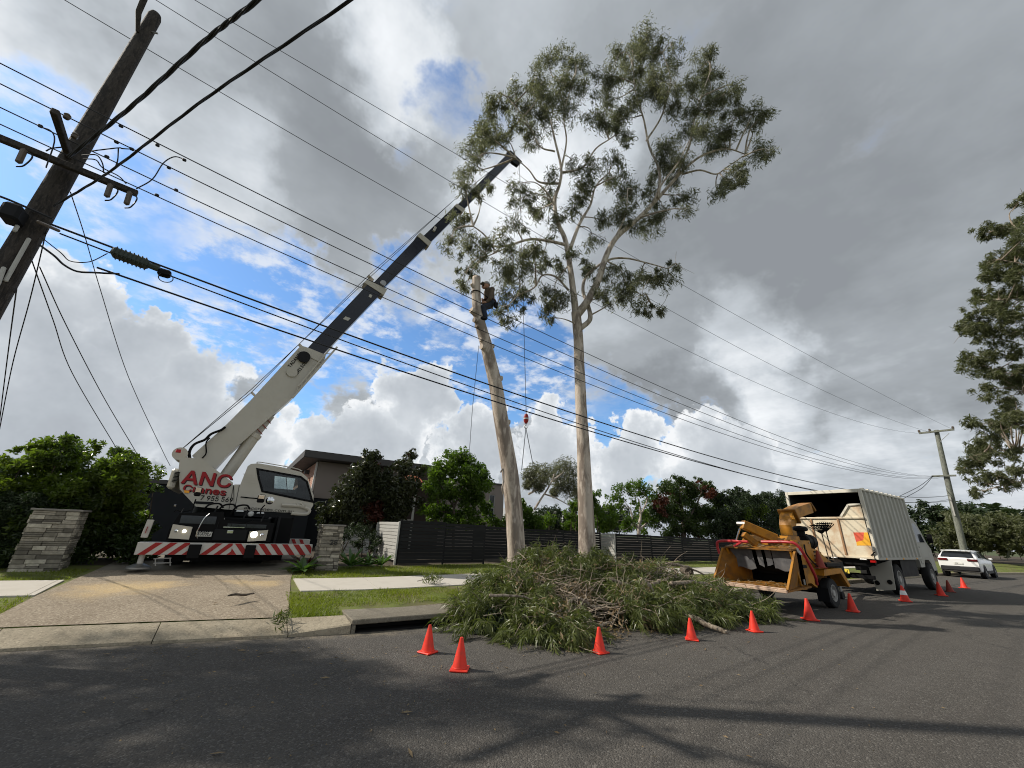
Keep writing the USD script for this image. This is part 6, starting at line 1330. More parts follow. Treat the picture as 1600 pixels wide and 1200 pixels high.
def C_(a, b, dy=0.0): return at(700 + a / 7.5, 400 + b / 7.5, y=YC + dy)
hip, chest, neck, head = C_(482, 560), C_(482, 440), C_(462, 392), C_(440, 352)
wd_ = np.array([0.0, 1.0, 0.0])
kneeL, kneeR = C_(412, 605, -0.10), C_(418, 615, 0.12); ankL, ankR = C_(436, 722, -0.10), C_(432, 716, 0.12); toeL, toeR = C_(395, 735, -0.10), C_(392, 728, 0.12)
shL, shR = chest + wd_ * -0.17 + (0.0, 0, 0.05), chest + wd_ * 0.17 + (0, 0, 0.05); elL, elR = C_(494, 500, -0.24), C_(480, 500, 0.24); haL, haR = C_(448, 545, -0.16), C_(425, 520, 0.14)
bones = [(hip, 0.15, chest, 0.155), (chest + (0, 0, 0.05), 0.14, neck - (0, 0, 0.02), 0.065), (shL, 0.075, chest, 0.12), (shR, 0.075, chest, 0.12), (neck, 0.06, head, 0.07), (hip + wd_ * -0.08, 0.125, hip + wd_ * 0.08, 0.125)]
for s, k, a, t in ((-0.08, kneeL, ankL, toeL), (0.08, kneeR, ankR, toeR)): bones += [(hip + wd_ * s, 0.105, k, 0.072), (k, 0.07, a, 0.05), (a - (0, 0, 0.03), 0.055, t, 0.042)]
for s, e, h in ((shL, elL, haL), (shR, elR, haR)): bones += [(s, 0.062, e, 0.047), (e, 0.045, h, 0.032)]
fd = np.array([-1.0, 0.0, -0.15]); fd /= np.linalg.norm(fd)
bones += [(head, 0.095, head + (0.02, 0, 0.05), 0.10), (head + fd * 0.05 - (0, 0, 0.05), 0.06, head, 0.09), (head + fd * 0.10, 0.016, head + fd * 0.115 - (0, 0, 0.03), 0.020)]
for h, sgn in ((haL, -1), (haR, 1)):
    palm = h + np.array([-0.05, 0.0, -0.01]); bones.append((h, 0.03, palm, 0.034))
    for q in range(4):
        r = palm + np.array([-0.02, 0, 0.03 - 0.02 * q]); t = r + np.array([-0.035, -sgn * 0.02, -0.004]); bones += [(r, 0.010, t, 0.009), (t, 0.009, t + np.array([-0.012 + 0.004 * q, -sgn * 0.028, -0.01]), 0.008)]
    bones.append((palm + (0, 0, 0.03), 0.011, palm + np.array([-0.025, -sgn * 0.03, 0.045]), 0.009))
bt = blob_chain(bones, 0.02, 4)
pr = Thing('person', 'climber in dark clothes and grey helmet standing roped to the lopped trunk top', 'person', hip)
v_, f_ = np.array(bt.vertices), np.array(bt.faces); pr.part('body', MB().raw(v_, f_), 'skin', smooth=True)
def cloth(name, bones, mat, grow): t = blob_chain([(a, ra + grow, b, rb + grow) for a, ra, b, rb in bones], 0.03, 3); pr.part(name, MB().raw(np.array(t.vertices), np.array(t.faces)), mat, smooth=True)
cloth('shirt', [bones[0], bones[1], bones[2], bones[3], (shL, 0.062, elL, 0.047), (shR, 0.062, elR, 0.047), (elL, .045, lerp(elL, haL, .8), .036), (elR, .045, lerp(elR, haR, .8), .036)], 'shirt', 0.010)
cloth('trousers', [(hip + wd_ * -0.08, 0.125, hip + wd_ * 0.08, 0.125), (hip - wd_ * .08, .105, kneeL, .072), (kneeL, .07, ankL, .055), (hip + wd_ * .08, .105, kneeR, .072), (kneeR, .07, ankR, .055)], 'trousers', 0.016)
for a, t in ((ankL, toeL), (ankR, toeR)): cloth('boot', [(a - (0, 0, 0.02), 0.055, t, 0.045), (a, .055, a + (0.005, 0, 0.08), .055)], 'crane_black', 0.014)
hm = blob_chain([(head + (0.02, 0, 0.055), 0.112, head + (0.03, 0, 0.05), 0.112)], 0.02, 1); hv = np.array(hm.vertices); kz = head[2] + 0.035; hv[:, 2] = np.maximum(hv[:, 2], kz)
pr.part('helmet', MB().raw(hv, hm.faces).box(head + (-0.11, 0, 0.045), (0.10, 0.17, 0.015), 0.006), 'helmet', smooth=40)
pr.part('face_screen', MB().box(head + fd * 0.09 - (0, 0, 0.02), (0.03, 0.13, 0.07), 0.012), 'crane_black')
th = np.linspace(0, 2 * np.pi, 22)
pr.part('harness_belt', MB().tube(np.stack([hip[0] + 0.185 * np.cos(th), hip[1] + 0.21 * np.sin(th), hip[2] + 0.06 + 0 * th], 1), 0.028, 6, False), 'harness')
kq = int(np.argmin(np.abs(LQ[:, 2] - (hip[2] + 0.22)))); tc = LQ[kq]; tr2 = float(np.interp(kq, np.arange(len(rr)), rr)) + 0.02
ln = [hip + (-0.15, -0.18, 0.06)] + [np.array([tc[0] + tr2 * math.cos(a), tc[1] + tr2 * math.sin(a), hip[2] + 0.20]) for a in np.linspace(-1.2, -5.1, 9)] + [hip + (-0.15, 0.18, 0.06)]
pr.part('lanyard', MB().tube(ln, 0.014, 6), 'crane_black')
pr.part('tool_pouch', MB().box(hip + (0.12, -0.20, -0.10), (0.12, 0.06, 0.2), 0.02), 'crane_black')

# ---- heap of cut branches
rs = np.random.default_rng(77)
LOBES = [(4.30, 6.75, 0.85, 0.75, 0.48), (5.1, 7.2, 1.1, 1.05, 0.78), (6.4, 7.8, 1.4, 1.2, 1.10), (7.8, 7.7, 1.4, 1.2, 1.02), (9.1, 7.3, 1.4, 1.2, 0.85), (10.3, 6.6, 1.1, 0.9, 0.55), (4.7, 5.85, 0.65, 0.48, 0.42), (7.1, 6.0, 0.95, 0.62, 0.56), (8.8, 5.75, 1.1, 0.62, 0.46), (10.0, 5.35, 0.95, 0.42, 0.28), (5.9, 6.9, 1.0, 0.75, 0.62)]
def mound(x, y):
    z = np.zeros_like(np.asarray(x, float))
    for a, b, rx, ry, h in LOBES:
        q = 1 - ((x - a) / rx) ** 2 - ((y - b) / ry) ** 2; z = np.maximum(z, h * np.sqrt(np.clip(q, 0, None)))
    return z
heap = Thing('branch_pile', 'big heap of leafy cut gum branches on the road edge in front of both trunks', 'branch pile', (6.5, 6.6, 0))
def spray_leaves(n_spray, per, where=None, L=(0.14, 0.28), W=0.0165, wild=0.25):
    x, y = rs.uniform(3.2, 11.6, n_spray * 12), rs.uniform(4.4, 9.3, n_spray * 12); z = mound(x, y); g = np.maximum(0, H(x, y) * (y > K(x))); k = z > 0.05
    if where is not None: k &= where(x, y)
    x, y, z, g = [t[k][:n_spray] for t in (x, y, z, g)]; n = len(x); e = 0.08
    gx, gy = (mound(x + e, y) - mound(x - e, y)) / (2 * e), (mound(x, y + e) - mound(x, y - e)) / (2 * e)
    out = np.stack([-gx, -gy, 0.35 + 0 * x], 1) + rs.normal(0, wild + 0.35, (n, 3)); out /= np.linalg.norm(out, axis=1)[:, None]
    base = np.stack([x, y, np.maximum(z * rs.uniform(0.55, 1.06, n), g * 0.8 + 0.04)], 1)
    Ls = rs.uniform(0.22, 0.52, n)
    V, F, cnt = [], [], 0
    t = rs.uniform(0.05, 1.0, (n, per)); st = base[:, None] + out[:, None] * (t * Ls[:, None])[..., None]; st[..., 2] -= 0.30 * t ** 2 * Ls[:, None]
    d = out[:, None] * 0.75 + rs.normal(0, 0.55, (n, per, 3)); d[..., 2] -= 0.65; d /= np.linalg.norm(d, axis=-1)[..., None]
    s = np.cross(d, rs.normal(size=(n, per, 3))); s /= np.linalg.norm(s, axis=-1)[..., None] + 1e-9
    l = rs.uniform(*L, (n, per))[..., None]; w = (W * rs.uniform(0.7, 1.3, (n, per)))[..., None] / 2
    dn = np.array([0, 0, -1.0]); p0 = st; p1 = st + d * l * 0.45; p2 = p1 + (d * 0.75 + dn * 0.35) * l * 0.55
    q = np.stack([p0, p1 - s * w, p1 + s * w, p2], 2).reshape(-1, 3); q[:, 2] = np.maximum(q[:, 2], np.maximum(0.01, 0.0))
    i = np.arange(n * per)[:, None] * 4; F = np.concatenate([i + [[0, 1, 2]], i + [[1, 3, 2]]]); 
    stems_ = [np.stack([base[a], base[a] + out[a] * Ls[a] * 0.5 - (0, 0, 0.05), base[a] + out[a] * Ls[a] - (0, 0, 0.30 * Ls[a])]) for a in range(n)]
    return (q, F), stems_
gap = lambda x, y: ~((np.abs(x - 5.85) < 0.6) & (y < 6.9))
parts_ = [('foliage', lambda x, y: (x < 4.4) & gap(x, y), 260), ('foliage', lambda x, y: (x >= 4.4) & (x < 6.0) & gap(x, y), 430), ('foliage', lambda x, y: (x >= 6.0) & (x < 7.6) & gap(x, y), 460), ('foliage', lambda x, y: (x >= 7.6) & (x < 9.2), 420), ('foliage', lambda x, y: x >= 9.2, 300)]
tws = MB()
for nm, wh, ns in parts_:
    (V, F), stm = spray_leaves(ns, 54, wh); heap.part(nm, (V, F), 'pile_leaf', smooth=False, kind='stuff')
    for s_ in stm[::2]: tws.tube(s_, [0.007, 0.005, 0.003], 4, False)
for k in range(1250):
    x, y = (rs.uniform(3.4, 10.2), rs.uniform(5.0, 8.6)) if k < 550 else (rs.normal(5.8, 0.45), rs.uniform(5.6, 7.2)) if k < 1000 else (rs.normal(8.9, 0.7), rs.uniform(5.9, 7.4)); z = float(mound(x, y))
    if z < 0.15: continue
    p = np.array([x, y, z * rs.uniform(0.6, 1.12)]); d = rs.normal(size=3) * (1, 1, 0.35); d /= np.linalg.norm(d); L = rs.uniform(0.3, 0.9)
    tws.tube(smooth_path([p, p + d * L * 0.5 + rs.normal(0, 0.06, 3), p + d * L + rs.normal(0, 0.1, 3)], 3), np.linspace(rs.uniform(0.006, 0.013), 0.003, 7), 4, False)
heap.part('twigs', tws, 'twig', smooth=True, kind='stuff')
dl = MB(); V, F = leaves(np.stack([rs.uniform(4.4, 9.6, 160), rs.uniform(5.2, 8.2, 160), np.zeros(160)], 1) , 0.3, 26, 0.10, 0.03, rs, 0.2)
cz = mound(V[:, 0], V[:, 1]); V[:, 2] = np.maximum(0.015, V[:, 2] + cz * 0.93); heap.part('dry_leaves', (V, F), 'dead_leaf', smooth=False, kind='stuff')
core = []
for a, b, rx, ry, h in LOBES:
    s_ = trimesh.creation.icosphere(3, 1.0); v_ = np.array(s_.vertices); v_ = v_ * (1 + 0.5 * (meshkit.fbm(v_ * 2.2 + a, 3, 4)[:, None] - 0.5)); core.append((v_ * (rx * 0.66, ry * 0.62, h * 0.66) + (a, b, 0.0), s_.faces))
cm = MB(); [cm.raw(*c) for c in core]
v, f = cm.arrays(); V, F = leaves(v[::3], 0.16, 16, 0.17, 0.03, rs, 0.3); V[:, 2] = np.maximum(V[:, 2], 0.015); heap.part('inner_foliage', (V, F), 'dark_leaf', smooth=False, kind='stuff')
LOGS = [([(1000, 905), (1030, 935), (1060, 955), (1085, 965), (1112, 980), (1137, 996)], (6.3, 6.0, 5.6, 5.2, 4.9), 3.6, 1.8), ([(1002, 921), (1022, 912), (1042, 905), (1075, 902)], (6.4, 7.0), 2.4, 1.2), ([(858, 972), (885, 958), (888, 940), (905, 936)], (6.0, 6.4), 2.6, 1.6),
        ([(905, 935), (930, 948), (960, 948), (985, 925), (1000, 918)], (6.3, 6.5, 6.4), 1.7, 1.2), ([(905, 972), (935, 977), (962, 968)], (5.9, 6.1), 2.6, 1.4), ([(765, 930), (800, 931), (830, 934), (862, 930)], (6.3, 6.5), 1.8, 1.0), ([(1048, 912), (1090, 910), (1130, 922), (1150, 935)], (6.4, 6.0), 2.0, 1.0),
        ([(1090, 915), (1105, 922), (1120, 930)], (6.5, 6.2), 2.2, 2.0), ([(840, 985), (862, 965), (880, 950)], (5.7, 6.0), 1.4, 0.8), ([(870, 990), (882, 968), (890, 950)], (5.8, 6.1), 1.2, 0.8), ([(950, 905), (985, 915), (1003, 922)], (6.9, 6.5), 1.6, 1.6), ([(1040, 880), (1070, 885), (1100, 898)], (7.4, 7.2), 1.2, 0.8)]
for q, dep, r0, r1 in LOGS:
    k = len(q); D = np.interp(np.linspace(0, 1, k), np.linspace(0, 1, len(dep)), dep); P = np.array([at(x, y, y=d - 0.22) for (x, y), d in zip(q, D)]); P[:, 2] = np.maximum(P[:, 2], 0.03)
    Q = smooth_path(P, 5); Q[1:-1] += rs.normal(0, 0.012, Q[1:-1].shape); m0 = px_len(*q[0], 1.0, y=D[0]); t = np.linspace(0, 1, len(Q)); heap.part('bare_branch', MB().tube(Q, (r0 * (1 - t) + r1 * t) * m0, 8), 'twig', smooth=True)
lg_ = MB(); a = at(1077, 895, y=7.9); lg_.cyl(a, a + (0.45, 0.5, 0.02), 0.13, 16, 0.12); heap.part('log', lg_, 'brown_bark')
tb = Thing('fallen_twig', 'small leafy twig lying on the footpath left of the branch pile', 'twig', at(665, 905, z=0.42))
V, F = leaves([at(675, 903, z=0.5), at(668, 902, z=0.5), at(683, 902, z=0.5)], 0.16, 40, 0.17, 0.02, rs, 0.0); tb.part('foliage', (V, F), 'pile_leaf', smooth=False, kind='stuff'); tb.part('stem', MB().tube([at(652, 908, z=0.45), at(670, 904, z=0.48), at(690, 903, z=0.47)], 0.008, 5), 'twig')
tb = Thing('fallen_twig', 'small leafy twig lying on the right edge of the driveway', 'twig', at(440, 968, z=0.17))
V, F = leaves([at(440, 965, z=0.24), at(446, 960, z=0.24), at(436, 970, z=.2)], 0.13, 22, 0.16, 0.02, rs, 0.1); tb.part('foliage', (V, F), 'pile_leaf', smooth=False, kind='stuff'); tb.part('stem', MB().tube([at(432, 974, z=0.2), at(442, 965, z=0.23), at(450, 955, z=0.24)], 0.006, 5), 'twig')

# ---- hanging branch on the crane slings, lowered behind the fence
YH = 14.6
hbr = Thing('hanging_branch', 'cut leafy gum branch hanging from the crane slings behind the fence', 'branch', at(850, 760, y=YH))
hs_ = []
for q, r0, r1 in ([(835, 796), (845, 780), (855, 765), (862, 752), (866, 740)], 1.5, 0.7), ([(851, 772), (868, 778), (890, 790)], 1.0, 0.5), ([(826, 772), (838, 765), (850, 752), (840, 738)], 1.4, 0.7), ([(862, 752), (878, 740), (890, 730)], 1.2, 0.6):
    P = [at(x, y, y=YH) for x, y in q]; Q = smooth_path(P, 5); m0 = px_len(*q[0], 1, y=YH); hbr.part('bough', MB().tube(Q, np.linspace(r0, r1, len(Q)) * m0, 8), 'gum_limb', smooth=True); hs_.append(Q)
hc = [(826, 742, 9), (836, 735, 10), (850, 738, 11), (848, 752, 9), (862, 745, 11), (872, 732, 11), (884, 728, 12), (894, 738, 12), (880, 748, 12), (896, 754, 11), (888, 765, 10), (874, 760, 9), (832, 752, 8), (824, 758, 6), (842, 762, 7), (900, 770, 8), (866, 770, 6)]
C2 = np.array([at(x, y, y=YH + rs.normal(0, 0.3)) for x, y, r in hc]); R2 = np.array([px_len(x, y, r, y=YH) for x, y, r in hc])
V, F = leaves(C2, R2 * 1.1, 520, 0.19, 0.032, rs, 0.5, 0.6); hbr.part('foliage', (V, F), 'gum_leaf', smooth=False, kind='stuff')
tw = MB(); twigs_to(tw, C2, hs_, rs, 0.016, 0.006); hbr.part('twigs', tw, 'gum_limb', smooth=True, kind='stuff')
hk_ = hook - (0, 0, 0.40)
for px, py in ((815, 735), (833, 727)):
    m = MB().tube([hk_, at(px, py, y=YH - 0.1)], 0.016, 5); single('lifting_sling', m, 'cable', 'left lifting sling leg from the hook to the hanging branch' if px < 820 else 'right lifting sling leg from the hook to the hanging branch', 'sling')

# ---- garden trees and shrubs
DENSE = 6.5
def broad(name, label, blobs, y, mat, L, W, dens, seed, cat='tree', group=None, trunk=None, mat2=None, frac2=0.0, thick=1.0, droop=0.15, x=None, bark='brown_bark', shell=0.5, sub=12):
    """A leafy plant: blobs are picture circles (px, py, r) at depth y (or x)."""
    rs = np.random.default_rng(seed); kw = dict(x=x) if x is not None else dict(y=y)
    C, R = [], []
    for px, py, r in blobs:
        k2 = {k: v + rs.normal(0, 0.30 * thick) for k, v in kw.items()}
        C.append(at(px, py, **k2)); R.append(1.28 * r * float((C[-1] - EYE) @ _f) / FPX)
    C, R = np.array(C), np.array(R); base = C.mean(0); base[2] = float(H(base[0], base[1])) if x is None else 0.2
    t = Thing(name, label, cat, base, group)
    if trunk:
        st = []
        for q, r0, r1 in trunk:
            P = [at(a, b, **kw) for a, b in q]; Q = smooth_path(P, 5); m0 = px_len(*q[0], 1, **kw); t.part('trunk' if not st else 'limb', MB().tube(Q, np.linspace(r0, r1, len(Q)) * m0, 8), bark, smooth=True); st.append(Q)
    else:
        st = []
        for k in rs.permutation(len(C))[:min(14, len(C))]:
            b = C[k] * (1, 1, 0) + (rs.normal(0, 0.12), rs.normal(0, 0.12), base[2] - 0.1); Q = smooth_path([b, lerp(b, C[k], 0.5) + rs.normal(0, 0.06, 3), C[k]], 4); st.append(Q)
            t.part('stem', MB().tube(Q, np.linspace(0.028, 0.008, len(Q)), 6), bark, smooth=True)
    if trunk: tw = MB(); twigs_to(tw, C, st, rs, 0.018, 0.005, extra=0); t.part('twigs', tw, bark, smooth=True, kind='stuff')
    sc, sr = [], []; stretch = np.array([1.35, 1.0, 0.95]) if x is None else np.array([1.0, 1.35, 0.95])
    for c, r in zip(C, R):
        for q in range(sub):
            d = rs.normal(size=3); d /= np.linalg.norm(d); sc.append(c + d * r * rs.uniform(0.2, 1.0) * stretch); sr.append(r * rs.uniform(0.30, 0.58))
    sc, sr = np.array(sc), np.array(sr); cnt = np.clip(sr ** 2 * dens * DENSE / (L * W), 8, 1500).astype(int)
    V, F = leaves(sc, sr, cnt, L, W, rs, droop, shell); n = len(V) // 4
    if mat2:
        pick = mat2_pick(V, n, frac2, seed); a = pick.repeat(4)
        def cut(mask):
            k = int(mask.sum()); v_ = V.reshape(-1, 4, 3)[mask].reshape(-1, 3); i = np.arange(k)[:, None] * 4; return v_, np.concatenate([i + [[0, 1, 2]], i + [[0, 2, 3]]])
        t.part('crown', cut(~pick), mat, smooth=False, kind='stuff'); t.part('crown', cut(pick), mat2, smooth=False, kind='stuff', label='reddish young leaves')
    else: t.part('crown', (V, F), mat, smooth=False, kind='stuff')
    return t
def mat2_pick(V, n, frac, seed):
    c = V.reshape(-1, 4, 3).mean(1); s = meshkit.fbm(c * 0.9, 3, seed); return s > np.quantile(s, 1 - frac)
GT = 'garden trees behind the fence'
broad('magnolia_tree', 'dark brownish green magnolia tree with twin topped crown in front of the house', [(540, 775, 22), (525, 800, 20), (560, 755, 22), (575, 735, 18), (580, 720, 13), (590, 765, 24), (565, 790, 24), (600, 790, 24), (615, 760, 22), (628, 735, 13), (636, 720, 10), (620, 785, 22), (545, 810, 22), (575, 818, 22), (605, 815, 20), (638, 760, 14), (640, 790, 16), (590, 745, 16), (520, 815, 12), (585, 712, 8), (641, 712, 7), (655, 735, 9)], 16.6, 'magnolia_leaf', 0.17, 0.075, 2.3, 31, group=GT, mat2='red_leaf', frac2=0.06,
      trunk=[([(592, 870), (592, 820), (590, 780), (588, 735)], 4, 1.2), ([(592, 815), (612, 780), (632, 735)], 2.5, 0.8), ([(592, 810), (565, 780), (548, 768)], 2.2, 0.8)])
broad('round_tree', 'bright green rounded tree between the house wings and the lopped trunk', [(705, 725, 18), (725, 722, 18), (690, 740, 18), (745, 735, 16), (715, 745, 20), (738, 752, 17), (680, 755, 14), (752, 752, 12), (678, 775, 12), (690, 765, 14), (745, 775, 14), (672, 795, 11), (690, 800, 14), (715, 805, 14), (740, 800, 14), (757, 790, 9), (715, 770, 14), (735, 780, 12), (700, 815, 12), (730, 818, 12), (757, 815, 10), (775, 818, 9)], 16.8, 'bright_leaf', 0.15, 0.075, 2.0, 32, group=GT,
      trunk=[([(708, 860), (709, 800), (707, 765), (703, 735)], 2.4, 0.8), ([(709, 795), (720, 765), (728, 735)], 1.6, 0.6), ([(708, 790), (695, 770), (686, 752)], 1.5, 0.6), ([(709, 785), (738, 770), (744, 748)], 1.2, 0.5)])
broad('small_tree', 'yellow green leafy shrub just left of the tall gum trunk, over the fence', [(800, 805, 9), (792, 815, 8), (822, 800, 12), (835, 812, 11), (812, 790, 9), (828, 822, 10), (846, 826, 9), (858, 815, 9)], 15.4, 'bright_leaf', 0.16, 0.08, 1.8, 33, 'shrub', GT)
broad('small_tree', 'yellow green leafy tree half hidden right behind the tall gum trunk', [(893, 805, 9), (900, 790, 10), (890, 820, 8), (912, 780, 10), (925, 790, 11), (930, 775, 8), (935, 808, 9), (902, 818, 9), (945, 822, 9), (955, 815, 8)], 15.8, 'bright_leaf', 0.16, 0.08, 1.9, 34, 'tree', GT)
broad('frangipani_tree', 'airy light green tree with pale trunk right of the tall gum, above the fence', [(965, 775, 11), (980, 765, 11), (995, 762, 11), (1008, 770, 11), (1018, 782, 10), (960, 795, 10), (955, 812, 11), (975, 815, 12), (985, 825, 10), (1005, 800, 10), (1015, 815, 11), (970, 790, 7), (1000, 825, 10), (1020, 800, 9), (945, 825, 9), (990, 785, 6)], 15.6, 'bright_leaf', 0.17, 0.08, 1.15, 35, group=GT, bark='gum_limb',
      trunk=[([(998, 850), (998, 825), (1001, 805), (998, 780)], 2.2, 0.8), ([(999, 828), (1012, 815), (1018, 800)], 1.2, 0.6), ([(998, 826), (990, 815), (985, 795)], 1.1, 0.6), ([(1001, 805), (1008, 790), (1012, 778)], .9, .5)])
broad('lilly_pilly_tree', 'dark green tree with a reddish tip on its right shoulder, above the dark fence', [(1045, 765, 13), (1060, 757, 12), (1075, 760, 12), (1035, 785, 13), (1055, 782, 15), (1080, 780, 15), (1098, 765, 11), (1105, 758, 8), (1112, 775, 10), (1040, 805, 14), (1065, 808, 15), (1090, 805, 15), (1108, 800, 13), (1120, 790, 8), (1050, 828, 13), (1080, 830, 13), (1105, 828, 12), (1092, 750, 6), (1122, 815, 10)], 14.9, 'hedge_leaf', 0.13, 0.065, 2.4, 36, group=GT, mat2='red_leaf', frac2=0.10,
      trunk=[([(1068, 850), (1068, 820), (1066, 795), (1062, 770)], 2.6, 0.8), ([(1068, 818), (1085, 795), (1096, 770)], 1.4, 0.6)])
rs = np.random.default_rng(8)
hb_ = [(float(a) + rs.normal(0, 2), float(b) + rs.normal(0, 2), 13) for a in range(1128, 1300, 13) for b in range(792, 850, 13)] + [(x, 779 + rs.normal(0, 3), rs.uniform(6, 9)) for x in range(1124, 1230, 9)] + [(1140, 768, 5), (1152, 766, 6), (1165, 772, 6), (1195, 775, 5)]
broad('tall_hedge', 'tall dark hedge above the fence behind the wood chipper', hb_, 14.3, 'dark_leaf', 0.14, 0.06, 1.7, 37, 'hedge', None, mat2='shrub_leaf', frac2=0.05)
# left shrubbery
rs = np.random.default_rng(9); outl = [(-30, 715), (0, 712), (40, 698), (75, 690), (105, 684), (135, 700), (165, 702), (195, 712), (222, 730), (243, 765), (250, 800), (242, 840), (232, 870)]
from shapely.geometry import Polygon as _Pg, Point as _Pt
pg = _Pg([(-60, 880), (-60, 720)] + outl + [(225, 884)]); bl = []
while len(bl) < 120:
    px, py = rs.uniform(-55, 250), rs.uniform(684, 882); r = rs.uniform(13, 20)
    if pg.buffer(-r * 0.8).contains(_Pt(px, py)): bl.append((px, py, r))
bl += [(105, 688, 7), (112, 684, 6), (52, 700, 7), (150, 698, 8), (197, 712, 7), (180, 706, 6), (30, 702, 6), (222, 735, 7), (240, 762, 7)]
broad('leafy_shrub', 'large glossy leaved shrub mass left of the crane', bl, 14.6, 'shrub_leaf', 0.115, 0.05, 2.6, 41, 'shrub', None, mat2='hedge_leaf', frac2=0.30, thick=2.0)
bl = [(px + rs.normal(0, 2), py + rs.normal(0, 2), 12) for px in range(-30, 56, 12) for py in range(786, 884, 12)]
broad('clipped_hedge', 'dark clipped hedge at the left picture edge beside the left stone pillar', bl, 13.75, 'dark_leaf', 0.06, 0.03, 1.6, 42, 'hedge', None, thick=0.6)
# strappy and broad leaved plants near pillar 28, every leaf its own part
def rosette(name, label, px, py, y, n, L, W, seed, mat, up=0.8, cat='plant', group='strappy plants in the garden bed', tipw=0.0):
    rs = np.random.default_rng(seed); c = at(px, py, y=y); c[2] = float(H(c[0], c[1])) - 0.02; t = Thing(name, label, cat, c, group)
    for k in range(n):
        a = k * 2.4 + rs.normal(0, 0.25); el = rs.uniform(0.25, 1.35) * up; l = L * rs.uniform(0.7, 1.1); d = np.array([math.cos(a) * math.cos(el), math.sin(a) * math.cos(el), math.sin(el)]); s = np.array([-math.sin(a), math.cos(a), 0]); m = MB(); P = []
        for q, wd in zip(np.linspace(0, 1, 5), (0.45, 0.9, 1.0, 0.7, 0.04)):
            p = c + d * l * q - np.array([0, 0, 0.25 * l * q ** 2.2]) + (0, 0, 0.05); P.append((p - s * W * wd / 2 + (0, 0, 0.012 * wd), p + (0, 0, -0.01 * wd), p + s * W * wd / 2 + (0, 0, 0.012 * wd)))
        for A_, B_ in zip(P[:-1], P[1:]): m.quad(A_[0], A_[1], B_[1], B_[0]); m.quad(A_[1], A_[2], B_[2], B_[1])
        t.part('leaf', m, mat, smooth=40)
rosette('strappy_plant', 'largest strappy green plant directly right of pillar 28', 547, 884, 12.6, 26, 0.85, 0.085, 51, 'agave_leaf')
rosette('strappy_plant', 'middle one of the three strappy plants in the bed right of pillar 28', 575, 884, 12.8, 22, 0.62, 0.07, 52, 'agave_leaf')
rosette('strappy_plant', 'strappy plant nearest the pale slat fence, right end of the bed', 596, 884, 12.7, 20, 0.60, 0.06, 53, 'agave_leaf')
rosette('broad_leaf_plant', 'broad leaved succulent plant left of pillar 28 in front of the crane', 473, 890, 11.9, 20, 0.62, 0.15, 54, 'agave_leaf', group=None)
rosette('cordyline', 'small red leaved plant peeping up left of pillar 28', 483, 868, 12.5, 14, 0.55, 0.06, 55, 'red_leaf', 1.0, group=None)
broad('garden_shrub', 'low dark shrub filling the bed behind pillar 28', [(540, 835, 9), (552, 828, 9), (566, 832, 9), (578, 838, 8), (590, 845, 8), (604, 840, 7), (530, 850, 8), (560, 850, 9), (582, 855, 8)], 14.6, 'dark_leaf', 0.11, 0.03, 1.3, 56, 'shrub')
# ---- far vegetation
FT = 'distant trees'
rs = np.random.default_rng(13)
broad('round_bush_tree', 'wide olive green domed tree beyond the white car at the right edge', [(1478 + 14 * k, 832 - 10 * math.sin(math.pi * min(1, (k + 1) / 6)) + rs.normal(0, 2), 14) for k in range(14)] + [(1474 + 14 * k, 848 + rs.normal(0, 2), 11) for k in range(14)] + [(1490 + 14 * k, 818 + rs.normal(0, 2), 11) for k in range(12)], None, 'olive_leaf', 0.34, 0.13, 1.9, 61, x=56.0, thick=3.0, trunk=[([(1527, 872), (1525, 850), (1522, 835)], 2.2, 1.2), ([(1575, 872), (1578, 850), (1584, 830)], 2.2, 1.2)], bark='grey_pole')
broad('dark_tree', 'dark dense tree left of the far grey pole above the truck cab', [(1440 + 10 * k + rs.normal(0, 2), 806 - 8 * math.sin(k * 0.9), 12) for k in range(9)] + [(1436 + 11 * k, 830, 13) for k in range(9)] + [(1434 + 11 * k, 850, 12) for k in range(9)], None, 'dark_leaf', 0.4, 0.18, 1.9, 62, x=66.0, group=FT, thick=3.0)
broad('dark_tree', 'dark dense tree right of the far grey pole under the palm', [(1500 + 12 * k + rs.normal(0, 2), 808 + 2 * math.sin(k), 11) for k in range(12)] + [(1500 + 12 * k, 826, 11) for k in range(12)], None, 'dark_leaf', 0.4, 0.18, 1.9, 63, x=74.0, group=FT, thick=3.0)
broad('distant_trees', 'dark distant tree line between the two gum trunks', [(828 + 12 * k + rs.normal(0, 2), 806 + rs.normal(0, 4), 11) for k in range(12)] + [(828 + 12 * k, 822, 10) for k in range(12)], 24.0, 'dark_leaf', 0.25, 0.11, 1.5, 64, group=FT, thick=2.0)
broad('distant_trees', 'dark distant tree line right of the tall gum trunk', [(940 + 12 * k + rs.normal(0, 2), 812 + rs.normal(0, 4), 10) for k in range(15)] + [(950, 795, 6), (960, 792, 5), (975, 800, 7)], 40.0, 'dark_leaf', 0.4, 0.17, 1.5, 65, group=FT, thick=3.0)
pm = Thing('palm_tree', 'drooping dark palm fronds above the domed tree at the right', 'palm', at(1562, 860, x=62.0))
ptop = at(1562, 806, x=62.0); pm.part('trunk', MB().tube([at(1562, 866, x=62.0), ptop], [0.22, 0.18], 8), 'brown_bark')
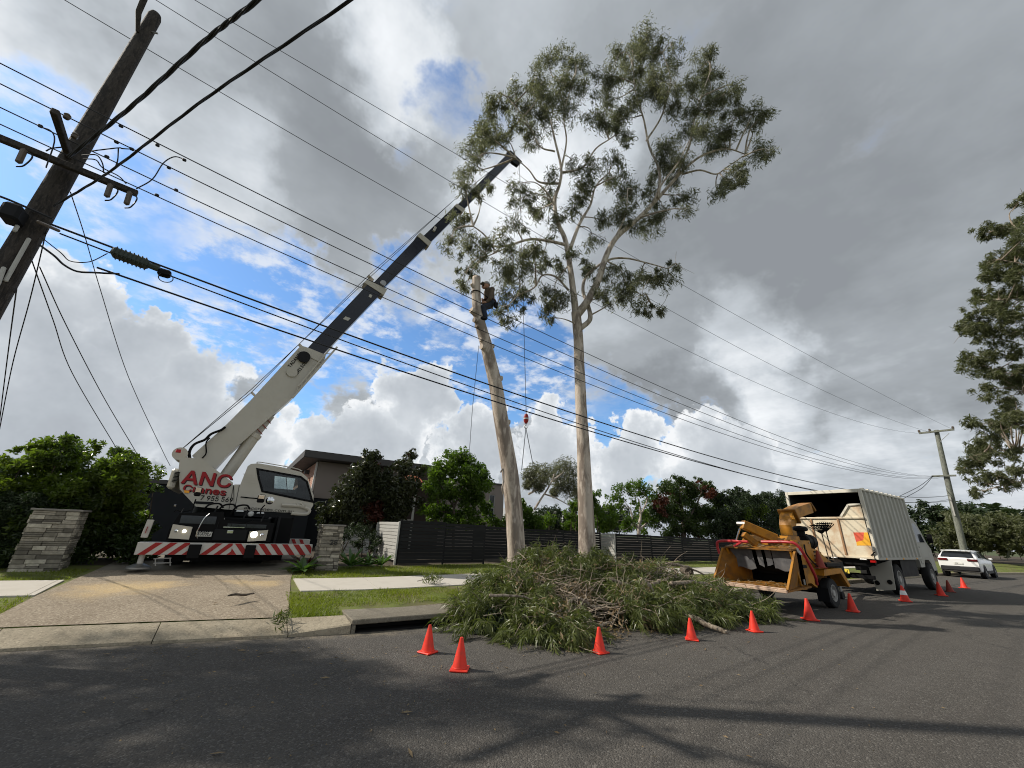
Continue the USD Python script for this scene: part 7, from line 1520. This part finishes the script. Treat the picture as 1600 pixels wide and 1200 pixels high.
for k in range(15):
    a = k * 2.399; el = 0.25 + 0.75 * (k % 5) / 4; d = np.array([math.cos(a) * math.cos(el), math.sin(a) * math.cos(el), math.sin(el)]); s = np.array([-math.sin(a), math.cos(a), 0]); m = MB(); l = 3.0
    pts = np.array([ptop + d * l * q - np.array([0, 0, 1.5 * q ** 2]) for q in np.linspace(0, 1, 9)]); m.tube(pts, np.linspace(0.04, 0.012, 9), 4, False)
    for p, q in zip(pts[1:], np.linspace(0.12, 1, 8)):
        for sg in (-1, 1): e = p + s * sg * 0.55 * (1.1 - q * 0.6) + d * 0.22 - (0, 0, 0.22); m.raw([p - d * 0.12, p + d * 0.12, e], [[0, 1, 2]])
    pm.part('frond', m, 'dark_leaf', smooth=False)
# ---- gum at the right edge
rs = np.random.default_rng(14); AR = math.radians(2.0); DR = 30.0
Z4 = lambda q: [(1400 + 0.4333 * a, 280 + 0.4333 * b) for a, b in q]
rb_ = at(1690, 850, D=DR, az=AR); rb_[2] = 0.1
rg_ = Thing('gum_tree', 'tall loose crowned gum tree rising along the right picture edge', 'tree', rb_, 'gum trees')
P = [rb_, at(1690, 780, D=DR, az=AR), at(1700, 650, D=DR, az=AR), at(1690, 500, D=DR, az=AR), at(1680, 380, D=DR, az=AR)]; Q = smooth_path(P, 5); rg_.part('trunk', MB().tube(Q, np.linspace(0.45, 0.15, len(Q)), 12), 'gum_trunk', smooth=True); st = [Q]
for q in ([(700, 860), (520, 790), (440, 760), (380, 715), (330, 680), (270, 640)], [(690, 1010), (520, 1000), (430, 975), (340, 985), (270, 1000)], [(680, 620), (520, 610), (430, 590), (330, 560), (250, 530)], [(660, 420), (520, 440), (420, 430), (340, 440)], [(650, 300), (520, 320), (430, 300), (370, 290)], [(640, 160), (520, 190), (430, 190)], [(700, 1060), (560, 1080), (430, 1090)]):
    st.append(limb(rg_, 'limb', Z4(q), (DR, DR - 0.8, DR - 1.2), 2.2, 0.6, AR, 'twig', 8))
CR = '440 90 26,460 60 24,400 190 42,440 220 44,380 290 38,430 280 44,330 340 42,400 350 46,310 420 34,380 420 44,440 400 46,270 490 34,340 480 44,420 480 46,250 545 34,330 550 48,420 560 52,250 650 42,310 650 40,400 630 48,440 700 36,380 690 30,400 800 44,440 850 44,380 910 44,280 980 38,330 1000 44,250 1050 34,400 990 46,440 1050 46,360 1070 40,430 1100 36,290 1135 28'
cl = [[float(v) for v in c.split()] for c in CR.split(',')] + [[rs.uniform(480, 800), rs.uniform(40, 1090), rs.uniform(38, 52)] for _ in range(46)] + [[rs.uniform(270, 470) + max(0, 300 - yy) * 0.35, yy, rs.uniform(28, 44)] for yy in rs.uniform(150, 1100, 40)]
C2, R2 = [], []
for a, b, r in cl:
    px, py = Z4([(a, b)])[0]; D_ = DR - 0.9 + rs.normal(0, 0.9); C2.append(at(px, py, D=D_, az=AR)); R2.append(1.25 * px_len(px, py, r * 0.4333, D=D_, az=AR))
C2, R2 = np.array(C2), np.array(R2); tw = MB(); twigs_to(tw, C2, st, rs, 0.028, 0.009); rg_.part('twigs', tw, 'twig', smooth=True, kind='stuff')
sc, sr = [], []
for c, r in zip(C2, R2):
    for q in range(12):
        d = rs.normal(size=3); d /= np.linalg.norm(d); sc.append(c + d * r * rs.uniform(0.2, 1.25) * np.array([1, 1, 0.95])); sr.append(r * rs.uniform(0.30, 0.62))
V, F = leaves(np.array(sc), np.array(sr), np.clip(np.array(sr) ** 2 * 1300, 20, 700).astype(int), 0.22, 0.042, rs, 0.55, 0.7); rg_.part('crown', (V, F), 'olive_leaf', smooth=False, kind='stuff')
# ---- street tree standing left of the picture, whose dappled shade lies on the near road
rs = np.random.default_rng(15)
stt = Thing('street_tree', 'street tree beyond the left picture edge that shades the near road', 'tree', (-10.6, 11.4, 0.4))
Q = smooth_path([(-10.6, 11.4, 0.2), (-10.5, 11.5, 3.0), (-10.4, 12.2, 7.0), (-10.3, 12.6, 11.5)], 5); stt.part('trunk', MB().tube(Q, np.linspace(0.30, 0.10, len(Q)), 12), 'brown_bark', smooth=True)
C2 = []
while len(C2) < 52:
    p = rs.uniform(-1, 1, 3)
    if np.linalg.norm(p) < 1: C2.append(np.array([-10.9, 12.5, 10.8]) + p * np.array([2.7, 2.5, 2.4]) + np.array([-0.5, 0.35, 0]) * p[2])
C2 = np.array(C2); C2 = C2[np.arctan2(C2[:, 1], C2[:, 0]) > math.radians(122.5)]; tw = MB(); twigs_to(tw, C2, [Q], rs, 0.035, 0.01); stt.part('twigs', tw, 'brown_bark', smooth=True, kind='stuff')
V, F = leaves(C2, 0.60, 230, 0.20, 0.075, rs, 0.4, 0.6); stt.part('crown', (V, F), 'gum_leaf', smooth=False, kind='stuff')
